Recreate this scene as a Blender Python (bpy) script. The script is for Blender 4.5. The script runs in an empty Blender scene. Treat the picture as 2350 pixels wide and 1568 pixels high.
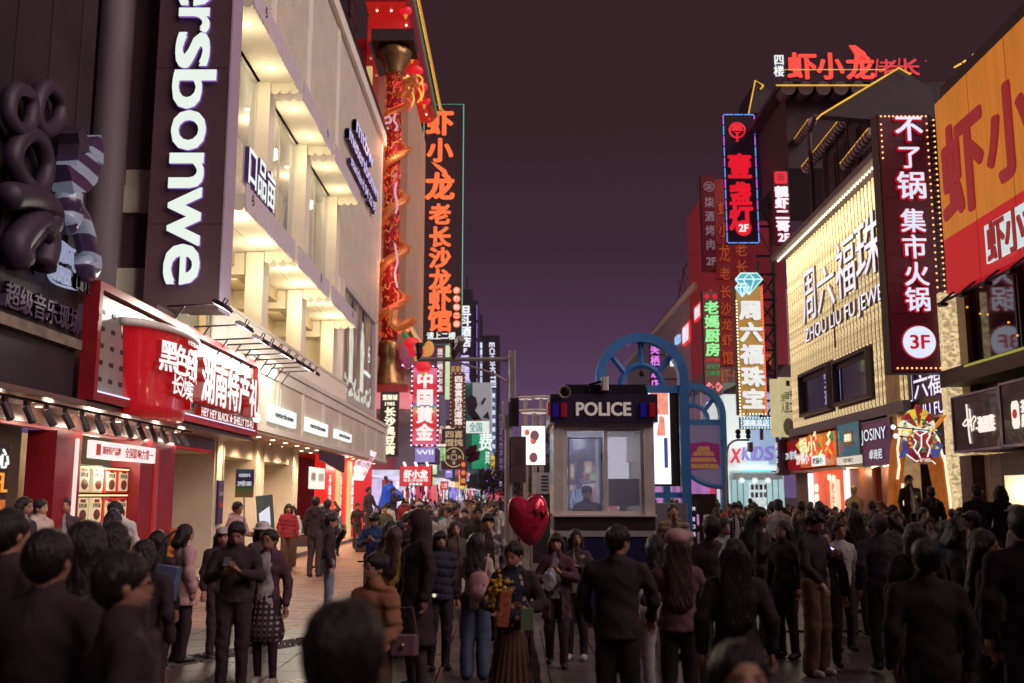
import bpy, math, random
import numpy as np
from mathutils import Vector, Matrix
R = math.radians
rnd = random.Random(7)
S = bpy.context.scene
COL = S.collection
# ------------------------------------------------------------------ camera
F_PX, CX, CY = 2284.7, 1175.0, 784.0          # the photograph as a 2350 x 1568 picture
CAM_Z, PITCH = 2.0, R(8.8)
cam_d = bpy.data.cameras.new('camera')
cam_d.sensor_width = 36.0
cam_d.lens = 35.0
cam_d.clip_start = 0.05
cam_d.clip_end = 3000
cam_d.dof.use_dof = True
cam_d.dof.focus_distance = 17.0
cam_d.dof.aperture_fstop = 1.6
cam = bpy.data.objects.new('camera', cam_d)
cam.location = (0, 0, CAM_Z)
cam.rotation_euler = (R(90) + PITCH, 0, 0)
COL.objects.link(cam)
S.camera = cam
# ------------------------------------------------------------------ night sky, added fill sun, exposure
def lin(r, g, b):
 f = lambda v: (v / 255 / 12.92) if v / 255 <= .04045 else ((v / 255 + .055) / 1.055) ** 2.4
 return (f(r), f(g), f(b), 1)
W = bpy.data.worlds.new('World')
S.world = W
W.use_nodes = True
nt = W.node_tree
nt.nodes.clear()
wo = nt.nodes.new('ShaderNodeOutputWorld'); bg = nt.nodes.new('ShaderNodeBackground')
tc = nt.nodes.new('ShaderNodeTexCoord'); sx = nt.nodes.new('ShaderNodeSeparateXYZ'); cr = nt.nodes.new('ShaderNodeValToRGB')
nt.links.new(tc.outputs['Generated'], sx.inputs[0]); nt.links.new(sx.outputs['Z'], cr.inputs[0])
nt.links.new(cr.outputs[0], bg.inputs[0]); nt.links.new(bg.outputs[0], wo.inputs[0])
el = cr.color_ramp.elements
el[0].position = 0.0; el[0].color = lin(104, 82, 122)
el[1].position = 1.0; el[1].color = lin(52, 34, 39)
for p, c in ((.07, (94, 70, 103)), (.14, (80, 55, 80)), (.24, (61, 41, 53)), (.36, (53, 35, 40))):
 e = el.new(p); e.color = lin(*c)
bg.inputs[1].default_value = 1.0
sun_d = bpy.data.lights.new('sun', 'SUN')      # soft fill added for the unseen street light, from the right behind the camera
sun_d.energy = 2.6
sun_d.angle = R(50)
sun_d.color = (1.0, .77, .76)
sun = bpy.data.objects.new('sun', sun_d)
sun.rotation_euler = Vector((-.76, .42, -.50)).to_track_quat('-Z', 'Y').to_euler()
COL.objects.link(sun)
S.view_settings.view_transform = 'Standard'
S.view_settings.look = 'None'
S.view_settings.exposure = 0.0
S.view_settings.gamma = 1.0
S.cycles.use_denoising = True
S.cycles.max_bounces = 5
S.cycles.diffuse_bounces = 3
S.cycles.glossy_bounces = 3
S.cycles.transparent_max_bounces = 12
S.cycles.transmission_bounces = 4
S.cycles.sample_clamp_indirect = 3.0
S.cycles.caustics_reflective = False
S.cycles.caustics_refractive = False
S.cycles.use_light_tree = True
# ------------------------------------------------------------------ pixel <-> place
SP, CP = math.sin(PITCH), math.cos(PITCH)
def slopes(px, py):
 u = (px - CX) / F_PX; w = (CY - py) / F_PX
 d = CP - w * SP
 return u / d, (SP + w * CP) / d
def at(px, py, Y):
 a, b = slopes(px, py)
 return Vector((a * Y, Y, CAM_Z + b * Y))
def onx(px, py, X):
 a, b = slopes(px, py)
 Y = X / a
 return Y, CAM_Z + b * Y
def onz(px, py, Z=0.0):
 a, b = slopes(px, py)
 Y = (Z - CAM_Z) / b
 return a * Y, Y
# ------------------------------------------------------------------ materials
MATS = {}
def mat(name, col, rough=.7, metal=0.0, var=.25, scale=3.0, bump=0.0, bscale=30.0, emit=None, estr=0.0, coat=0.0, alpha=1.0, sample=True, trans=0.0):
 if name in MATS: return MATS[name]
 m = bpy.data.materials.new(name); m.use_nodes = True
 n = m.node_tree; b = n.nodes['Principled BSDF']
 c = col if len(col) == 4 else tuple(col) + (1,)
 b.inputs['Roughness'].default_value = rough
 b.inputs['Metallic'].default_value = metal
 b.inputs['Coat Weight'].default_value = coat
 b.inputs['Alpha'].default_value = alpha
 b.inputs['Transmission Weight'].default_value = trans
 b.inputs['Base Color'].default_value = c
 if var > 0:
  t = n.nodes.new('ShaderNodeTexCoord'); z = n.nodes.new('ShaderNodeTexNoise')
  z.inputs['Scale'].default_value = scale; z.inputs['Detail'].default_value = 6; z.inputs['Roughness'].default_value = .65
  r = n.nodes.new('ShaderNodeValToRGB')
  lo = tuple(v * (1 - var) for v in c[:3]) + (1,); hi = tuple(min(1, v * (1 + var)) for v in c[:3]) + (1,)
  r.color_ramp.elements[0].position = .3; r.color_ramp.elements[0].color = lo
  r.color_ramp.elements[1].position = .7; r.color_ramp.elements[1].color = hi
  n.links.new(t.outputs['Object'], z.inputs['Vector']); n.links.new(z.outputs[0], r.inputs[0])
  n.links.new(r.outputs[0], b.inputs['Base Color'])
  rr = n.nodes.new('ShaderNodeMapRange')
  rr.inputs['To Min'].default_value = max(.02, rough - .12); rr.inputs['To Max'].default_value = min(1, rough + .12)
  n.links.new(z.outputs[0], rr.inputs['Value']); n.links.new(rr.outputs[0], b.inputs['Roughness'])
 if bump > 0:
  t2 = n.nodes.new('ShaderNodeTexCoord'); z2 = n.nodes.new('ShaderNodeTexNoise'); bp = n.nodes.new('ShaderNodeBump')
  z2.inputs['Scale'].default_value = bscale; z2.inputs['Detail'].default_value = 5
  bp.inputs['Strength'].default_value = bump; bp.inputs['Distance'].default_value = .02
  n.links.new(t2.outputs['Object'], z2.inputs['Vector']); n.links.new(z2.outputs[0], bp.inputs['Height'])
  n.links.new(bp.outputs[0], b.inputs['Normal'])
 if emit is not None:
  b.inputs['Emission Color'].default_value = emit if len(emit) == 4 else tuple(emit) + (1,)
  b.inputs['Emission Strength'].default_value = estr
 if not sample: m.cycles.emission_sampling = 'NONE'
 MATS[name] = m
 return m
def glow(name, rgb, s=1.0, sample=False, var=.06, scale=2.0):
 """a lit surface: sign face, tube, bulb"""
 if name in MATS: return MATS[name]
 m = mat(name, (.07, .07, .07), .45, var=0, emit=lin(*rgb), estr=s, sample=sample)
 if var:
  n = m.node_tree; b = n.nodes['Principled BSDF']
  t = n.nodes.new('ShaderNodeTexCoord'); z = n.nodes.new('ShaderNodeTexNoise'); mr = n.nodes.new('ShaderNodeMapRange')
  z.inputs['Scale'].default_value = scale; z.inputs['Detail'].default_value = 3
  mr.inputs['To Min'].default_value = s * (1 - var * 2.5); mr.inputs['To Max'].default_value = s * (1 + var * 2.5)
  n.links.new(t.outputs['Object'], z.inputs['Vector']); n.links.new(z.outputs[0], mr.inputs['Value'])
  n.links.new(mr.outputs[0], b.inputs['Emission Strength'])
 if sample: m.cycles.emission_sampling = 'FRONT_BACK'
 return m
WHITE = glow('white_light', (228, 234, 230), 1.15)
SOFTWHITE = glow('soft_white_light', (220, 222, 232), 1.0)
SIDEGLOW = glow('letter_side', (96, 62, 120), .35)
METAL_D = mat('dark_metal', (.045, .03, .036), .45, .6, .3)
METAL_G = mat('grey_metal', (.28, .27, .28), .45, .5, .25)
BLACKP = mat('black_paint', (.035, .022, .027), .5, 0, .3)
CREAM = mat('cream_render', (.72, .66, .52), .75, 0, .08, 1.2, .08, 60)
GLASS_D = mat('dark_glass', (.012, .012, .016), .08, 0, .2, coat=.6)
GLASS = mat('clear_glass', (.8, .85, .88), .05, 0, 0, alpha=.18, coat=.3)
# ------------------------------------------------------------------ mesh building
class B:
 def __init__(s): s.v = []; s.f = []
 def quad(s, a, b, c, d):
  n = len(s.v); s.v += [a, b, c, d]; s.f.append((n, n + 1, n + 2, n + 3)); return s
 def box(s, x0, x1, y0, y1, z0, z1):
  n = len(s.v)
  s.v += [(x0, y0, z0), (x1, y0, z0), (x1, y1, z0), (x0, y1, z0), (x0, y0, z1), (x1, y0, z1), (x1, y1, z1), (x0, y1, z1)]
  s.f += [(n, n + 3, n + 2, n + 1), (n + 4, n + 5, n + 6, n + 7), (n, n + 1, n + 5, n + 4), (n + 1, n + 2, n + 6, n + 5), (n + 2, n + 3, n + 7, n + 6), (n + 3, n, n + 4, n + 7)]
  return s
 def bbox(s, x0, x1, y0, y1, z0, z1, c=.01):
  """box whose upright edges are chamfered"""
  p = [(x0 + c, y0), (x1 - c, y0), (x1, y0 + c), (x1, y1 - c), (x1 - c, y1), (x0 + c, y1), (x0, y1 - c), (x0, y0 + c)]
  return s.prism(p, z0, z1)
 def prism(s, pts, z0, z1):
  n = len(s.v); k = len(pts)
  s.v += [(p[0], p[1], z0) for p in pts] + [(p[0], p[1], z1) for p in pts]
  s.f.append(tuple(range(n + k - 1, n - 1, -1))); s.f.append(tuple(range(n + k, n + 2 * k)))
  for i in range(k):
   j = (i + 1) % k
   s.f.append((n + i, n + j, n + k + j, n + k + i))
  return s
 def slab(s, pts, y0, y1):
  """outline in x,z given depth y0..y1 (y0 nearer the viewer)"""
  n = len(s.v); k = len(pts)
  s.v += [(p[0], y0, p[1]) for p in pts] + [(p[0], y1, p[1]) for p in pts]
  s.f.append(tuple(range(n, n + k))); s.f.append(tuple(range(n + 2 * k - 1, n + k - 1, -1)))
  for i in range(k):
   j = (i + 1) % k
   s.f.append((n + i, n + k + i, n + k + j, n + j))
  return s
 def tube(s, pts, r, sides=8, closed=False, flat=1.0):
  pts = [Vector(p) for p in pts]; m = len(pts)
  rs = r if isinstance(r, (list, tuple)) else [r] * m
  n0 = len(s.v); prev = None
  for i, p in enumerate(pts):
   if closed: t = pts[(i + 1) % m] - pts[i - 1]
   else: t = pts[min(i + 1, m - 1)] - pts[max(i - 1, 0)]
   if t.length < 1e-9: t = Vector((0, 0, 1))
   t.normalize()
   if prev is None:
    a = Vector((0, 0, 1)) if abs(t.z) < .9 else Vector((1, 0, 0))
    u = t.cross(a).normalized()
   else:
    u = (prev - t * prev.dot(t))
    u = u.normalized() if u.length > 1e-6 else t.orthogonal().normalized()
   prev = u; w = t.cross(u)
   for k in range(sides):
    an = 2 * math.pi * k / sides
    s.v.append(tuple(p + (u * math.cos(an) + w * math.sin(an) * flat) * rs[i]))
  for i in range(m if closed else m - 1):
   a = n0 + i * sides; b = n0 + ((i + 1) % m) * sides
   for k in range(sides):
    l = (k + 1) % sides
    s.f.append((a + k, a + l, b + l, b + k))
  if not closed:
   s.f.append(tuple(n0 + k for k in range(sides))[::-1])
   s.f.append(tuple(n0 + (m - 1) * sides + k for k in range(sides)))
  return s
 def lathe(s, prof, cx=0, cy=0, sides=16):
  n0 = len(s.v)
  for r, z in prof:
   for k in range(sides):
    a = 2 * math.pi * k / sides
    s.v.append((cx + r * math.cos(a), cy + r * math.sin(a), z))
  for i in range(len(prof) - 1):
   for k in range(sides):
    l = (k + 1) % sides
    s.f.append((n0 + i * sides + k, n0 + i * sides + l, n0 + (i + 1) * sides + l, n0 + (i + 1) * sides + k))
  s.f.append(tuple(n0 + k for k in range(sides))[::-1])
  s.f.append(tuple(n0 + (len(prof) - 1) * sides + k for k in range(sides)))
  return s
 def ball(s, c, r, seg=8, rings=5, sc=(1, 1, 1)):
  n0 = len(s.v)
  for i in range(rings + 1):
   ph = math.pi * i / rings
   for k in range(seg):
    a = 2 * math.pi * k / seg
    s.v.append((c[0] + r * sc[0] * math.sin(ph) * math.cos(a), c[1] + r * sc[1] * math.sin(ph) * math.sin(a), c[2] + r * sc[2] * math.cos(ph)))
  for i in range(rings):
   for k in range(seg):
    l = (k + 1) % seg
    s.f.append((n0 + i * seg + k, n0 + (i + 1) * seg + k, n0 + (i + 1) * seg + l, n0 + i * seg + l))
  return s
 def mesh(s, name='m'):
  me = bpy.data.meshes.new(name)
  me.from_pydata([tuple(v) for v in s.v], [], s.f); me.update()
  return me
 def to(s, name, m, parent=None, smooth=False, label=None, kind=None, loc=None):
  me = s.mesh(name)
  if m is not None: me.materials.append(m)
  if smooth: me.shade_smooth()
  return link(name, me, parent, label=label, kind=kind, loc=loc)
def link(name, data, parent=None, label=None, kind=None, loc=None, basis=None):
 o = bpy.data.objects.new(name, data); COL.objects.link(o)
 if parent is not None: o.parent = parent
 if basis is not None: o.matrix_basis = basis
 elif loc is not None: o.location = loc
 if label: o['label'] = label
 if kind: o['kind'] = kind
 return o
def thing(name, label, cat, loc=(0, 0, 0), rz=0.0, group=None):
 o = bpy.data.objects.new(name, None); COL.objects.link(o)
 o.empty_display_size = .2
 o.location = loc; o.rotation_euler = (0, 0, rz)
 o['label'] = label; o['category'] = cat
 if group: o['group'] = group
 return o
def tag(o, label, cat, group=None):
 o['label'] = label; o['category'] = cat
 if group: o['group'] = group
 return o
def struct(o): o['kind'] = 'structure'; return o
def lamp(parent, loc, power, col=(1, .8, .55), size=.12, kind='POINT', spot=120, rot=None):
 d = bpy.data.lights.new('lamp_light', kind); d.energy = power; d.color = col
 if kind == 'AREA': d.size = size
 else: d.shadow_soft_size = size
 if kind == 'SPOT': d.spot_size = R(spot); d.spot_blend = .6
 o = bpy.data.objects.new('lamp_light', d); COL.objects.link(o)
 o.parent = parent; o.location = loc
 if rot: o.rotation_euler = rot
 return o
LEFT, RIGHT = R(90), R(-90)        # rz of a thing on the left / right facades (local x runs along the text, -y faces the street)
# ------------------------------------------------------------------ writing
TC = {}
def glyph(txt, bold=.015, res=3):
 """unit-sized letters in the x,z plane, thickness 1 towards -y"""
 k = (txt, bold, res)
 if k in TC: return TC[k]
 c = bpy.data.curves.new('t', 'FONT'); c.body = txt; c.resolution_u = res; c.extrude = .5
 o = bpy.data.objects.new('t', c); COL.objects.link(o)
 dg = bpy.context.evaluated_depsgraph_get(); me = bpy.data.meshes.new_from_object(o.evaluated_get(dg))
 bpy.data.objects.remove(o); bpy.data.curves.remove(c)
 n = len(me.vertices); a = np.empty(n * 3); me.vertices.foreach_get('co', a); a = a.reshape(-1, 3)
 f = [tuple(p.vertices) for p in me.polygons]
 nz = np.empty(len(me.polygons) * 3); me.polygons.foreach_get('normal', nz); nz = nz.reshape(-1, 3)[:, 2]
 keep = [i for i in range(len(f)) if nz[i] > -.5]
 f = [f[i] for i in keep]; mi = [0 if nz[i] > .5 else 1 for i in keep]
 if bold > .002:                     # heavier strokes: the outline repeated around itself, each a hair behind the last
  A, F_, M_ = [a], list(f), list(mi)
  for j, (dx, dy) in enumerate(((1, 0), (-1, 0), (0, .8), (0, -.8), (.7, .6), (-.7, -.6), (.7, -.6), (-.7, .6)) if bold > .03 else ((1, .6), (-1, -.6), (1, -.6), (-1, .6))):
   A.append(a + np.array([dx * bold, dy * bold, -.004 * (j + 1)])); F_ += [tuple(q + n * (j + 1) for q in t) for t in f]; M_ += mi
  a, f, mi = np.concatenate(A), F_, M_
 TC[k] = (a, f, mi)
 bpy.data.meshes.remove(me)
 return TC[k]
GM = {}
def glyph_mesh(txt, face, side, bold, em=False, shear=0.0):
 key = (txt, face.name, side.name, bold, em, shear)
 if key in GM: return GM[key]
 a, f, mi = glyph(txt, bold)
 mn, mx = a.min(0), a.max(0)
 if em: cx, cz, sx_, sz_ = .5, .38, 1.0, 1.0      # keep the em square of a Chinese character
 else: cx, cz = (mn[0] + mx[0]) / 2, (mn[1] + mx[1]) / 2; sx_, sz_ = max(1e-4, mx[0] - mn[0]), max(1e-4, mx[1] - mn[1])
 x = (a[:, 0] - cx) / sx_; z = (a[:, 1] - cz) / sz_; y = -(a[:, 2] + .5)
 x = x + shear * z
 me = bpy.data.meshes.new('lettering')
 me.from_pydata(np.stack([x, y, z], 1).tolist(), [], f)
 me.materials.append(face); me.materials.append(side)
 me.polygons.foreach_set('material_index', mi); me.update()
 GM[key] = me
 return me
def word(parent, txt, x, z, w, h, face, side=None, y=0.0, d=.04, bold=.012, rx=0.0, name='lettering', em=False, ry=0.0, shear=0.0, aspect=(2, 1, 2)):
 """one piece of writing, stretched to w x h, centred at x,z on the face of its sign"""
 me = glyph_mesh(txt, face, side or face, bold, em, shear)
 mx = Matrix.Translation((x, y, z)) @ Matrix.Rotation(ry, 4, 'Y') @ Matrix.Diagonal((w, d, h, 1))
 return link(name, me, parent, basis=mx)
def column_text(parent, txt, x, z0, z1, w, face, side=None, y=0.0, d=.05, bold=.02, name='character', h=None, gapch=' '):
 """characters one under another from z0 (top) down to z1"""
 n = len(txt); step = (z0 - z1) / n
 for i, ch in enumerate(txt):
  if ch == gapch: continue
  word(parent, ch, x, z0 - step * (i + .5), w, h or min(step * .98, w * 1.15), face, side, y, d, bold, name=name, em=not ch.isascii())
def row_text(parent, txt, x0, x1, z, h, face, side=None, y=0.0, d=.05, bold=.02, name='character', fill=1.0, dz=0.0):
 n = len(txt); step = (x1 - x0) / n
 for i, ch in enumerate(txt):
  if ch == ' ': continue
  word(parent, ch, x0 + step * (i + .5), z + dz * (i + .5), step * fill, h, face, side, y, d, bold, name=name, em=not ch.isascii())
def bulbs(parent, pts, r=.04, m=None, name='bulb'):
 """small lamps, one object each, sharing one mesh"""
 key = ('bulb', r, m.name)
 if key not in GM:
  me = B().ball((0, 0, 0), r, 6, 4).mesh('bulb'); me.materials.append(m); me.shade_smooth(); GM[key] = me
 return [link(name, GM[key], parent, loc=p) for p in pts]
def frame(b, x0, x1, z0, z1, t, y0, y1):
 """rectangular frame butted at the corners"""
 b.box(x0, x1, y0, y1, z1 - t, z1); b.box(x0, x1, y0, y1, z0, z0 + t)
 b.box(x0, x0 + t, y0, y1, z0 + t, z1 - t); b.box(x1 - t, x1, y0, y1, z0 + t, z1 - t)
 return b
def px_box(l, t, r, b, Y):
 """a sign facing the camera at distance Y from its picture rectangle -> centre x, base z, width, height"""
 c = (t + b) / 2; p = at(l, c, Y); q = at(r, c, Y); m = at((l + r) / 2, t, Y).z; z = at((l + r) / 2, b, Y).z
 return (p.x + q.x) / 2, z, q.x - p.x, m - z
def wall_box(l, t, r, b, X):
 """a sign on a wall parallel to the street, from its picture rectangle measured at its left and right edge"""
 y0, z0 = onx(l, b, X); y1, z1 = onx(r, b, X)
 return y0, y1, z0, z1
# ================================================================== GROUND
random.seed(3)
g = B(); g.quad((-400, -60, 0), (400, -60, 0), (400, 900, 0), (-400, 900, 0))
m_ground = mat('paving_far', (.11, .09, .09), .42, 0, .35, .6, .12, 14)
struct(g.to('ground', m_ground))
m_slab = [mat('paving_slab_%s' % n, c, .38, 0, .3, 2.2, .2, 25) for n, c in (('grey', (.125, .10, .10)), ('brown', (.15, .115, .105)), ('dark', (.09, .075, .078)))]
m_red = [mat('paving_brick_%s' % n, c, .45, 0, .3, 3, .25, 25) for n, c in (('red', (.36, .18, .12)), ('rust', (.31, .155, .105)), ('tan', (.4, .22, .15)))]
pav = thing('pavement', '', 'x'); del pav['label']; del pav['category']; struct(pav)
def tile_mesh(w, l, m, key, t=.03):
 if key not in GM:
  c = .012
  me = B().prism([(c, 0), (w - c, 0), (w, c), (w, l - c), (w - c, l), (c, l), (0, l - c), (0, c)], 0, t).mesh('paving_slab'); me.materials.append(m); GM[key] = me
 return GM[key]
# big grey slabs in the near half, red brick bands beside the shops: pieces where they show, a joined field beyond
cnt = 0
near_left, far_left, near_mid = [], [], []
y = 8.0
while y < 15.0:
 x = -6.4
 while x < 3.2:
  near_left.append((x, y)); x += .62
 y += .62
for i, (x, y) in enumerate(near_left):
 if i >= 290: break
 k = rnd.choice((0, 0, 1, 2))
 link('paving_slab', tile_mesh(.605, .605, m_slab[k], ('slab', k)), pav, basis=Matrix.Translation((x, y, .004 + rnd.uniform(0, .002))))
bf = [B(), B(), B()]
for j in range(190):
 y = 15.05 + j * .22
 for i in range(13):
  x = -6.9 + i * .42 + (.21 if j % 2 else 0)
  if y < 24 or i < 9:
   b_ = bf[rnd.choice((0, 0, 1, 2))]; z = .028 + rnd.uniform(0, .004)
   b_.box(x, x + .41, y, y + .21, 0.001, z)
for k in range(3): bf[k].to('brick_paving', m_red[k], pav, kind='stuff')
sf = [B(), B(), B()]
for j in range(60):
 y = 15.2 + j * .62
 for i in range(22):
  x = -1.3 + i * .62
  sf[rnd.choice((0, 0, 1, 2))].box(x, x + .605, y, y + .605, .001, .03 + rnd.uniform(0, .003))
for k in range(3): sf[k].to('slab_paving', m_slab[k], pav, kind='stuff')
# ribbed tactile strips and a slotted drain, crossing the paving
m_tac = mat('tactile', (.085, .075, .075), .5, 0, .3, 5)
tb = B()
for s_ in range(26):
 a = Vector((-5.4 + s_ * .22, 10.6 + s_ * .33, .036));
 for r_ in range(5):
  o_ = Vector((r_ * .09, -r_ * .06, 0)) + a
  tb.tube([o_, o_ + Vector((.19, .285, 0))], .022, 5)
tb.to('tactile_strip', m_tac, pav, kind='stuff')
db = B()
for s_ in range(60):
 a = Vector((-3.9 + s_ * .05, 8.6 + s_ * .075, .036)); d_ = Vector((.05, .075, 0)).normalized(); n_ = Vector((-d_.y, d_.x, 0))
 p = [a - n_ * .1, a + n_ * .1, a + n_ * .1 + d_ * .045, a - n_ * .1 + d_ * .045]
 db.prism([(q.x, q.y) for q in p], .03, .045)
db.to('drain_grate', mat('drain_steel', (.4, .38, .34), .35, .7, .2), pav, kind='stuff')
kb = B(); kb.box(-7.25, -7.0, 16.0, 56, 0.002, .14); kb.to('kerb', mat('kerb_stone', (.3, .27, .25), .5, 0, .2, 4), pav)
# ================================================================== CREAM CLOTHING STORE (left)
st = thing('clothing_store', 'cream clothing store on the left with scalloped awnings over its lit bays', 'building', (-8, 0, 0), LEFT)
m_clad = mat('white_cladding', (.82, .78, .66), .6, 0, .08, .8)
m_purple = mat('plum_panel', (.10, .052, .062), .55, 0, .12, .7)
m_light = glow('downlight', (255, 236, 205), 5.0, sample=False, var=0)
WARM = (1.0, .84, .58)
# upper wall in four ribbed panels between pilasters
edges = [24.3, 31.2, 36.9, 43.2, 58.4]
for a, b_ in zip(edges, edges[1:]):
 p = B(); p.box(a + .28, b_ - .28, 0, .25, 15.9, 23.3)
 z = 16.0
 while z < 23.2:
  p.box(a + .28, b_ - .28, -.05, 0, z, z + .075); z += .16
 p.to('ribbed_panel', m_clad, st)
for a in edges:
 B().box(a - .28, a + .28, -.08, .25, 15.9, 23.3).to('pilaster', m_clad, st)
B().box(44.6, 58.68, 0, .25, 5.9, 15.9).to('wall_panel', m_clad, st)
p = B()
z = 12.1
while z < 15.8: p.box(44.7, 58.4, -.05, 0, z, z + .075); z += .16
p.to('ribbed_panel', m_clad, st)
B().box(24.0, 58.9, -.25, .4, 23.3, 24.0).to('parapet', m_clad, st)
B().box(24.0, 58.9, -.32, .4, 24.0, 24.25).to('coping', METAL_D, st)
B().box(26.0, 57.0, 1.6, 9, 24.26, 31.5).to('rooftop_screen', mat('rooftop', (.02, .014, .02), .6, 0, .4, .5), st)
rs = B()
for k in range(14): rs.box(26 + k * 2.2, 26.12 + k * 2.2, 1.45, 1.6, 24.3, 31.5)
for k in range(6): rs.box(26, 57, 1.4, 1.45, 25 + k * 1.2, 25.06 + k * 1.2)
rs.to('screen_grid', METAL_D, st)
# floors, soffits, back walls
B().box(24.2, 44.6, 0, .12, 10.15, 11.15).to('sill_wall', CREAM, st)
B().box(24.0, 58.9, .26, 9, 15.45, 15.9).to('floor_slab', CREAM, st)
B().box(24.0, 58.6, -.6, 9, 5.5, 5.7).to('floor_slab', CREAM, st)
B().box(24.2, 44.6, .13, 9, 9.72, 10.14).to('floor_slab', CREAM, st)
B().box(24.2, 44.6, 2.6, 2.8, 5.7, 9.72).to('back_wall', mat('warm_wall', (.74, .6, .4), .8, 0, .06), st)
B().box(44.5, 44.7, .26, 2.6, 5.7, 15.4).to('side_wall', CREAM, st)
B().box(24.2, 44.4, .9, 1.3, 9.25, 9.71).to('ceiling_beam', mat('tan_beam', (.42, .32, .2), .7, 0, .1), st)
piers = [(24.0, 24.9), (31.05, 31.85), (36.95, 37.85), (43.7, 44.6)]
for a, b_ in piers:
 B().box(a, b_, -.06, .6, 11.15, 15.45).to('pier', CREAM, st)
 B().box(a, b_, -.06, .5, 5.7, 9.7).to('pier', CREAM, st)
 B().box(a + .1, b_ - .1, .5, 2.6, 9.0, 9.7).to('cross_beam', CREAM, st)
# show windows of the upper floor
m_int = mat('shop_interior', (.72, .62, .44), .8, 0, .1, .6)
for (a, _), (b_, _2) in zip([(p_[1], 0) for p_ in piers], [(p_[0], 0) for p_ in piers[1:]]):
 w = B(); frame(w, a, b_, 11.15, 15.44, .09, .36, .44); w.box((a + b_) / 2 - .03, (a + b_) / 2 + .03, .37, .43, 11.24, 15.35)
 wf = w.to('window_frame', mat('window_paint', (.6, .57, .48), .5, 0, .05), st)
 B().box(a + .09, b_ - .09, .395, .405, 11.24, 15.35).to('glass', GLASS, wf)
 B().box(a, b_, 2.4, 2.5, 10.2, 15.44).to('back_wall', m_int, st)
 for k in range(2):
  lx = a + (b_ - a) * (.3 + .4 * k)
  d_ = B().lathe([(.1, -.015), (.1, 0)], 0, 0, 10).to('downlight', m_light, st, loc=(lx, 1.3, 15.44))
 lamp(st, ((a + b_) / 2, 1.35, 15.2), 75, (1, .84, .58), .3)
def awning(x0, x1, zb, n=2, watts=38, deep=.36):
 aw = B(); aw.box(x0, x1, -1.0, deep, zb + .25, zb + .33)
 a = aw.to('awning', CREAM, st)
 r = .15
 def scallop(l0, l1, zt):
  k = max(2, int(round((l1 - l0) / (2 * r)))); s_ = (l1 - l0) / k; pts = [(l0, zt), (l1, zt)]
  for i in range(k - 1, -1, -1):
   c = l0 + s_ * (i + .5)
   for q in range(0, 5):
    an = math.pi * q / 4
    pts.append((c + s_ / 2 * math.cos(an), zb - r * math.sin(an) * .9))
  return pts
 me_ = m_val
 v = B(); v.slab(scallop(x0, x1, zb + .58), -1.03, -1.0); v.to('valance', me_, a)
 for xe in (x0, x1 - .04):
  pts = scallop(-1.0, .3, zb + .25)
  v = B(); n0 = len(v.v); k = len(pts)
  v.v += [(xe, p[0], p[1]) for p in pts] + [(xe + .04, p[0], p[1]) for p in pts]
  v.f.append(tuple(range(k))); v.f.append(tuple(range(2 * k - 1, k - 1, -1)))
  for i in range(k): v.f.append((i, k + i, k + (i + 1) % k, (i + 1) % k))
  v.to('valance', CREAM, a)
 for i in range(n):
  lx = x0 + (x1 - x0) * (i + .6) / n
  for ly in ((-.35,) if n > 2 else (-.35,)):
   l_ = B().lathe([(.085, -.012), (.085, 0)], 0, 0, 10).to('downlight', m_light, a, loc=(lx, ly, zb + .249))
   lamp(a, (lx, ly + .1, zb - .45), watts * 1.5, WARM, .25)
m_val = mat('grey_valance', (.56, .5, .54), .8, 0, .1)
for x0, x1 in ((25.2, 31.2), (31.7, 37.2), (37.8, 43.9)):
 awning(x0, x1, 15.2, 2, 32)
 awning(x0, x1, 9.5, 2, 60)
for x in (28, 34.5, 41):
 B().lathe([(.1, -.012), (.1, 0)], 0, 0, 10).to('downlight', m_light, st, loc=(x, 1.9, 9.72))
 lamp(st, (x, 1.9, 9.4), 60, (1, .74, .42), .2)
# small hook marks on the valances
for x, z in ((25.9, 9.85), (35.6, 9.85), (42.9, 9.85), (26.5, 15.55), (36, 15.55)):
 word(st, 'ら', x, z, .22, .3, BLACKP, y=-1.035, d=.01, name='emblem')
# white characters standing on the near awning
row_text(st, '口品亩', 25.3, 28.4, 10.75, 1.2, WHITE, SIDEGLOW, y=-.9, d=.12, bold=.03)
# wall lettering
word(st, 'mtbw', 50.0, 20.25, 6.0, .95, glow('purple_white', (196, 186, 232), 1.0), mat('letter_plum', (.12, .06, .16)), y=-.1, d=.22, bold=.03, name='lettering')
word(st, 'metersbonwe', 50.2, 19.05, 10.4, .8, MATS['purple_white'], MATS['letter_plum'], y=-.1, d=.22, bold=.03)
word(st, 'standard 04 22 95', 50.2, 17.95, 8.8, .55, MATS['purple_white'], MATS['letter_plum'], y=-.1, d=.2, bold=.03)
# big picture billboard
bb = thing('billboard', 'fashion picture billboard of two figures in white on the cream store wall', 'billboard', (-8, 0, 0), LEFT)
b_ = B(); frame(b_, 45.4, 56.2, 6.4, 12.0, .3, -.22, 0); b_.to('frame', mat('pale_frame', (.55, .53, .5), .5, 0, .05), bb)
m_pic = mat('picture_print', (.2, .16, .1), .45, 0, 0, emit=(1, 1, 1), estr=.0)
n = m_pic.node_tree; bs = n.nodes['Principled BSDF']; t_ = n.nodes.new('ShaderNodeTexCoord'); z_ = n.nodes.new('ShaderNodeTexNoise'); c_ = n.nodes.new('ShaderNodeValToRGB')
mp = n.nodes.new('ShaderNodeMapping'); mp.inputs['Scale'].default_value = (1.2, 1, .35)
z_.inputs['Scale'].default_value = 1.0; z_.inputs['Detail'].default_value = 8
n.links.new(t_.outputs['Object'], mp.inputs[0]); n.links.new(mp.outputs[0], z_.inputs['Vector']); n.links.new(z_.outputs[0], c_.inputs[0])
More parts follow.
